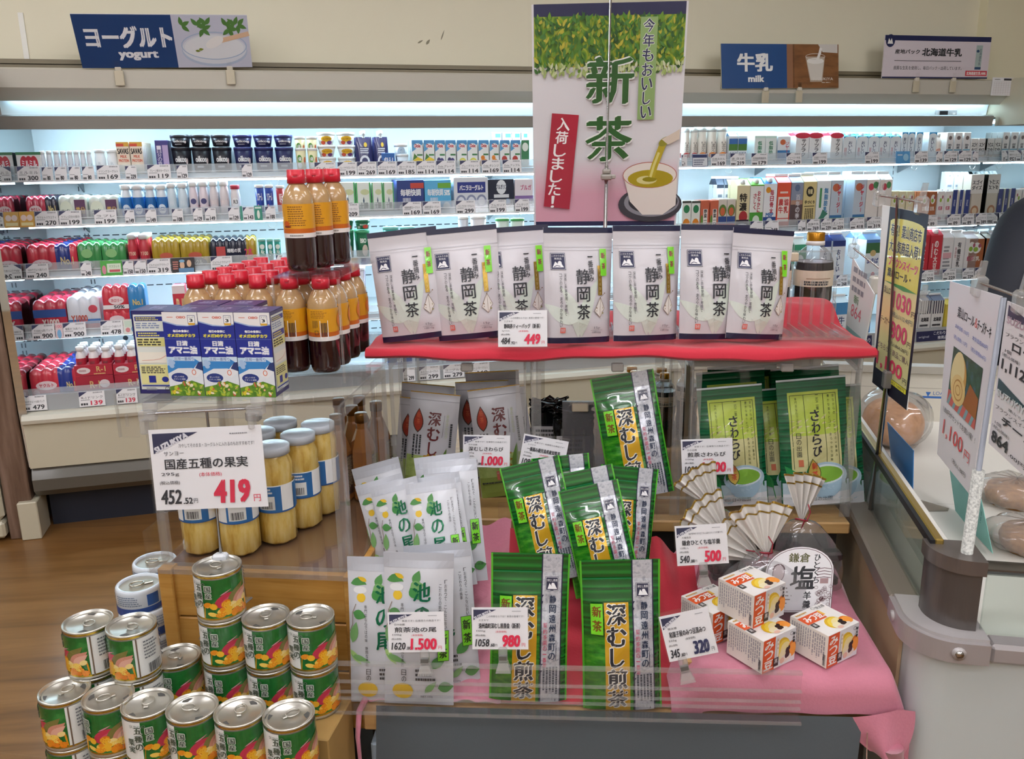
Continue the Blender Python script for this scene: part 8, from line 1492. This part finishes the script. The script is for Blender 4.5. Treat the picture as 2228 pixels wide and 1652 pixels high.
def roll_art(A, w, h):
    A.T('葉山ロール', w*.08, h*.835, w*.55, h*.895, INK, b=h*.001); A.T('＆', w*.56, h*.84, w*.63, h*.89, M('#d8442c', .5)); A.T('チーズケーキ', w*.63, h*.835, w*.97, h*.895, INK, b=h*.001); lb = M('#6a7fc0', .5)
    for i in range(2): A.T(('本体価格1,030円', '（税込価格1,112円）')[i], w*.06, h*(.77-.06*i), w*.45, h*(.795-.06*i), lb); A.T(('本体価格800円', '（税込価格864円）')[i], w*.55, h*(.77-.06*i), w*.94, h*(.795-.06*i), lb)
    x0, x1, y0, y1 = w*.10, w*.90, h*.34, h*.67; A.rect(x0, y0, x1, y1, mat_ramp('photo_greens', [(.3, '#22382c'), (.5, '#3a5a48'), (.7, '#4f6a8a')], 'noise', (40, 40, 40), rough=.4)); X = lambda a: x0+a*(x1-x0); Y = lambda a: y0+a*(y1-y0)
    A.poly([(X(0), Y(0)), (X(1), Y(0)), (X(1), Y(.18)), (X(.5), Y(.30)), (X(0), Y(.24))], M('#c8605c', .45))
    for i in range(5): A.poly([(X(.2*i), Y(0)), (X(.2*i+.08), Y(0)), (X(.2*i+.16), Y(.2)), (X(.2*i+.08), Y(.2))], M('#7fa0a8', .45))
    A.poly([(X(.55), Y(.2)), (X(1), Y(.16)), (X(1), Y(.5)), (X(.7), Y(.62))], M('#9c5a2c', .4)); A.ell(X(.30), Y(.55), w*.22, h*.135, M('#c99a52', .4), 20, -.3); A.ell(X(.26), Y(.60), w*.18, h*.13, M('#e6d6a0', .4), 20, -.3); A.ell(X(.34), Y(.36), w*.20, h*.085, M('#e3c584', .4), 20); A.ring(X(.34), Y(.36), w*.13, h*.06, w*.015, M('#b9823c', .4), 18); A.ring(X(.34), Y(.36), w*.07, h*.03, w*.012, M('#b9823c', .4), 14)
    A.T('1,830円がセットでお買い得！！', w*.04, h*.275, w*.96, h*.31, INK); A.T('1,100', w*.10, h*.14, w*.68, h*.24, M('#d8444c', .5)); A.T('円', w*.74, h*.145, w*.88, h*.20, M('#d8444c', .5)); A.T('（税込1,188円）', w*.46, h*.055, w*.86, h*.085, INK)
pts = plane_pts(CS, .455, ((2040, 988), (2112, 1078), (2181, 645), (2068, 612)))
t = quad_sheet('cake_sign', 'white roll cake sign with a photo and red 1,100 price', 'sign', pts, M('#dedbe0', .45), .0016, roll_art); bpy.context.view_layer.update()
P1 = pts[2]; holder(t, CS.w(*CS.px(2130, 632, .455))+Vector((0, 0, .012)), CS.w(*CS.px(2222, 668, .455))+Vector((0, 0, .012)))
def suz_art(A, w, h):
    nv = M('#3a3450', .5); rd = M('#cf3a56', .5)
    for k, (nm, a, c, d) in enumerate((('ロールケーキ', '1,112', '.40円', '1,030'), ('チーズケーキ', '864', '.00円', '800'))):
        y = h*(.52-.5*k); H = h*.47
        A.poly([(w*.03, y+H*.98), (w*.50, y+H*.80), (w*.03, y+H*.80)], nv if k == 0 else M('#2f4a52', .5)); A.T('SUZUKIYA', w*.03, y+H*.72, w*.45, y+H*.83, M('#b9a0ac' if k == 0 else '#d3d8d8', .5), b=H*.006)
        A.T('葉山で人気のブラウンスイーツ', w*.20, y+H*.63, w*.97, y+H*.67, INK); A.T('ブラウンスイーツ', w*.04, y+H*.54, w*.5, y+H*.60, INK); A.T(nm, w*.14, y+H*.38, w*.97, y+H*.52, INK, b=H*.008); A.T('1個', w*.06, y+H*.32, w*.14, y+H*.37, INK); A.T('（税込価格）', w*.03, y+H*.25, w*.26, y+H*.30, INK); A.T('（本体価格）', w*.46, y+H*.25, w*.70, y+H*.30, rd)
        A.T(a, w*.04, y+H*.04, w*(.34 if k == 0 else .26), y+H*.22, INK, b=H*.008); A.T(c, w*(.36 if k == 0 else .28), y+H*.04, w*.48, y+H*.10, INK); A.T(d, w*.50, y+H*.03, w*.92, y+H*.24, rd, b=H*.012); A.T('円', w*.93, y+H*.04, w*.985, y+H*.10, rd)
TL = CS.px(2193, 655, .455); BL = CS.px(2134, 948, .455); WD = .285
pts = [CS.w(.455, TL.y, BL.z), CS.w(.455, TL.y-WD, BL.z), CS.w(.455, TL.y-WD, TL.z), CS.w(.455, TL.y, TL.z)]
t = quad_sheet('cake_price_sign', 'double cake price sign with two navy flags beside the roll cake sign', 'sign', pts, M('#e3dfe2', .45), .0016, suz_art)
o = thing('sign_pole', 'speckled grey pole wrapped in tape holding the cake signs', 'pole'); F0 = CS.w(.445, 1.285, .918); T0 = CS.w(*CS.px(2184, 648, .452)); b = MB(); b.tube([F0, F0.lerp(T0, .34)], .0085, mat_ramp('taped_pole', [(.35, '#8f8f8a'), (.5, '#b9b9b2'), (.65, '#d0d0c8')], 'noise', (260, 260, 260), rough=.6), 12); b.tube([F0.lerp(T0, .34), T0], .004, M('#8c8f98', .45, .2), 10); b.build('pole', o)
def wh_art(A, w, h):
    A.lines(w*.1, h*.68, w*.9, h*.95, 3, M('#8a8f98', .5), seed=2, dash=.3); A.T('864', w*.2, h*.46, w*.8, h*.58, M('#d9707c', .5)); A.rect(w*.06, h*.06, w*.94, h*.34, M('#8fb8b4', .4)); A.rect(w*.06, h*.06, w*.94, h*.18, M('#4f8f9c', .4)); A.T('新', w*.3, h*.60, w*.6, h*.68, M('#6a9a6c', .5))
xs = YS.loc(at(1865, 660, 1.95, CS)).x; pts = plane_pts(YS, xs, ((1834, 778), (1868, 812), (1903, 640), (1856, 560)))
t = quad_sheet('white_sweets_sign', 'white sweets sign seen almost edge-on beside the yellow poster', 'sign', pts, M('#dfe2e0', .45), .0016, wh_art); bpy.context.view_layer.update(); holder(t, pts[3]+Vector((0, 0, .02)), pts[2]+Vector((.05, -.10, .0)))
inv = t.matrix_world.inverted(); b = MB(); a_ = inv @ CS.w(*CS.py(1908, 600, 2.05)); c_ = inv @ CS.w(*CS.py(1872, 778, 2.05)); d_ = c_+Vector((-.0, .0, -.12)); b.tube([a_, c_, d_], .006, M('#d3d0c8', .4), 10); b.build('pole', t)
b = MB(); P_ = inv @ CS.w(*CS.py(1902, 620, 2.05)); b.box(P_.x-.012, P_.x+.012, P_.y-.010, P_.y+.010, P_.z-.02, P_.z+.02, M('#c9c4ba', .4), b=.004); b.build('pole_joint', t)

# ---- person in a dark jacket beyond the case
PB = at(2326, 560, 2.62, DF); px_, py_ = PB.x, PB.y
def skinned(name, verts, edges, radii, mat, parent, root=0, sub=2):
    me = bpy.data.meshes.new(name); me.from_pydata(verts, edges, []); o = bpy.data.objects.new(name, me); COL.objects.link(o); o.parent = parent
    m = o.modifiers.new('skin', 'SKIN'); m.use_smooth_shade = True
    for i, r in enumerate(radii): me.skin_vertices[0].data[i].radius = r if isinstance(r, tuple) else (r, r); me.skin_vertices[0].data[i].use_root = (i == root)
    s = o.modifiers.new('sub', 'SUBSURF'); s.levels = sub; s.render_levels = sub; me.materials.append(mat); return o
per = thing('person', 'person in a dark navy jacket facing the milk shelves, mostly outside the frame', 'person', (px_, py_, 0), math.radians(20))
skin_m = M('#c99a7c', .5); jk = M('#121622', .7, vary=.1, scale=80, bump=.08)
bv = [(0, 0, .90), (0, .01, 1.05), (0, .02, 1.22), (0, .02, 1.31), (0, .02, 1.385), (0, .035, 1.44), (0, .04, 1.50), (0, .035, 1.57), (-.15, .02, 1.29), (-.27, -.02, 1.06), (-.25, .05, .86), (-.245, .07, .80), (.15, .02, 1.29), (.25, .0, 1.04), (.20, .16, .90), (.19, .22, .84), (-.09, .01, .84), (-.10, .02, .48), (-.10, 0, .09), (-.10, .11, .03), (.09, .01, .84), (.10, .02, .48), (.10, 0, .09), (.10, .11, .03)]
be = [(0, 1), (1, 2), (2, 3), (3, 4), (4, 5), (5, 6), (6, 7), (3, 8), (8, 9), (9, 10), (10, 11), (3, 12), (12, 13), (13, 14), (14, 15), (0, 16), (16, 17), (17, 18), (18, 19), (0, 20), (20, 21), (21, 22), (22, 23)]
br_ = [(.145, .10), (.13, .09), (.145, .10), (.12, .085), .055, (.07, .085), (.077, .095), (.05, .06), .06, .045, .034, .03, .06, .045, .034, .03, .085, .058, .04, .035, .085, .058, .04, .035]
skinned('body', bv, be, br_, skin_m, per)
jv = [(0, 0, .86), (0, .01, 1.05), (0, .02, 1.22), (0, .02, 1.325), (-.165, .015, 1.28), (-.29, -.025, 1.05), (-.255, .045, .87), (.165, .015, 1.28), (.27, -.005, 1.03), (.21, .15, .91), (0, .03, 1.425)]
skinned('jacket', jv, [(0, 1), (1, 2), (2, 3), (3, 4), (4, 5), (5, 6), (3, 7), (7, 8), (8, 9), (3, 10)], [(.185, .13), (.17, .125), (.185, .13), (.13, .10), (.095, .09), .078, .055, (.095, .09), .078, .055, (.085, .09)], jk, per)['label'] = 'dark navy jacket'
skinned('trousers', [(0, 0, .88), (-.09, .01, .80), (-.10, .02, .48), (-.10, 0, .12), (.09, .01, .80), (.10, .02, .48), (.10, 0, .12)], [(0, 1), (1, 2), (2, 3), (0, 4), (4, 5), (5, 6)], [(.17, .12), .105, .078, .062, .105, .078, .062], M('#22252c', .8), per)
b = MB(); b.grid(lambda a, c: (.090*cos(a*2*PI)*sin(PI*.5*(.02+.98*c)), .02+.105*sin(a*2*PI)*sin(PI*.5*(.02+.98*c))-.0*(c), 1.635-.17*c+.02*c*(sin(a*2*PI) > .2)*c), 28, 12, M('#17130f', .6)); b.build('hair', per)
for s_ in (-1, 1):
    b = MB(); b.box(s_*.10-.045, s_*.10+.045, -.08, .17, .0, .07, M('#1a1a1c', .5), b=.025); b.build('shoe', per)
hv = [(0, 0, 0), (.0, .045, 0), (-.03, .085, -.004), (-.032, .115, -.018), (-.01, .09, -.002), (-.01, .125, -.016), (.01, .088, -.004), (.012, .12, -.018), (.028, .08, -.008), (.032, .105, -.022), (-.038, .035, -.004), (-.05, .062, -.014)]
for nm, base_, rz in (('hand', (-.245, .07, .80), .15), ('hand', (.19, .22, .845), -.1)):
    q = skinned(nm, hv, [(0, 1), (1, 2), (2, 3), (1, 4), (4, 5), (1, 6), (6, 7), (1, 8), (8, 9), (0, 10), (10, 11)], [(.022, .014), (.036, .013), .009, .008, .009, .008, .009, .008, .008, .007, .010, .008], skin_m, per, 0, 2); q.location = base_; q.rotation_euler = (-1.3, 0, rz)
b = MB(); b.lathe([(0, -.012), (.008, -.008), (.010, 0), (.006, .014), (0, .02)], skin_m, 10); q = b.build('nose', per); q.location = (0, .135, 1.50)
for s_ in (-1, 1):
    b = MB(); b.lathe([(0, -.006), (.008, -.004), (.011, 0), (.008, .004), (0, .006)], M('#e9e6e2', .3), 12); b.lathe([(0, .0065), (.004, .0062)], BLACK, 8); q = b.build('eye', per); q.location = (s_*.03, .125, 1.525); q.rotation_euler = (-PI/2, 0, 0)
    b = MB(); b.lathe([(0, -.02), (.008, -.016), (.012, 0), (.008, .02), (0, .026)], skin_m, 10); q = b.build('ear', per); q.location = (s_*.082, .035, 1.515)
b = MB(); b.box(-.022, .022, -.004, .004, -.005, .005, M('#a8605c', .5), b=.003); q = b.build('mouth', per); q.location = (0, .122, 1.458)
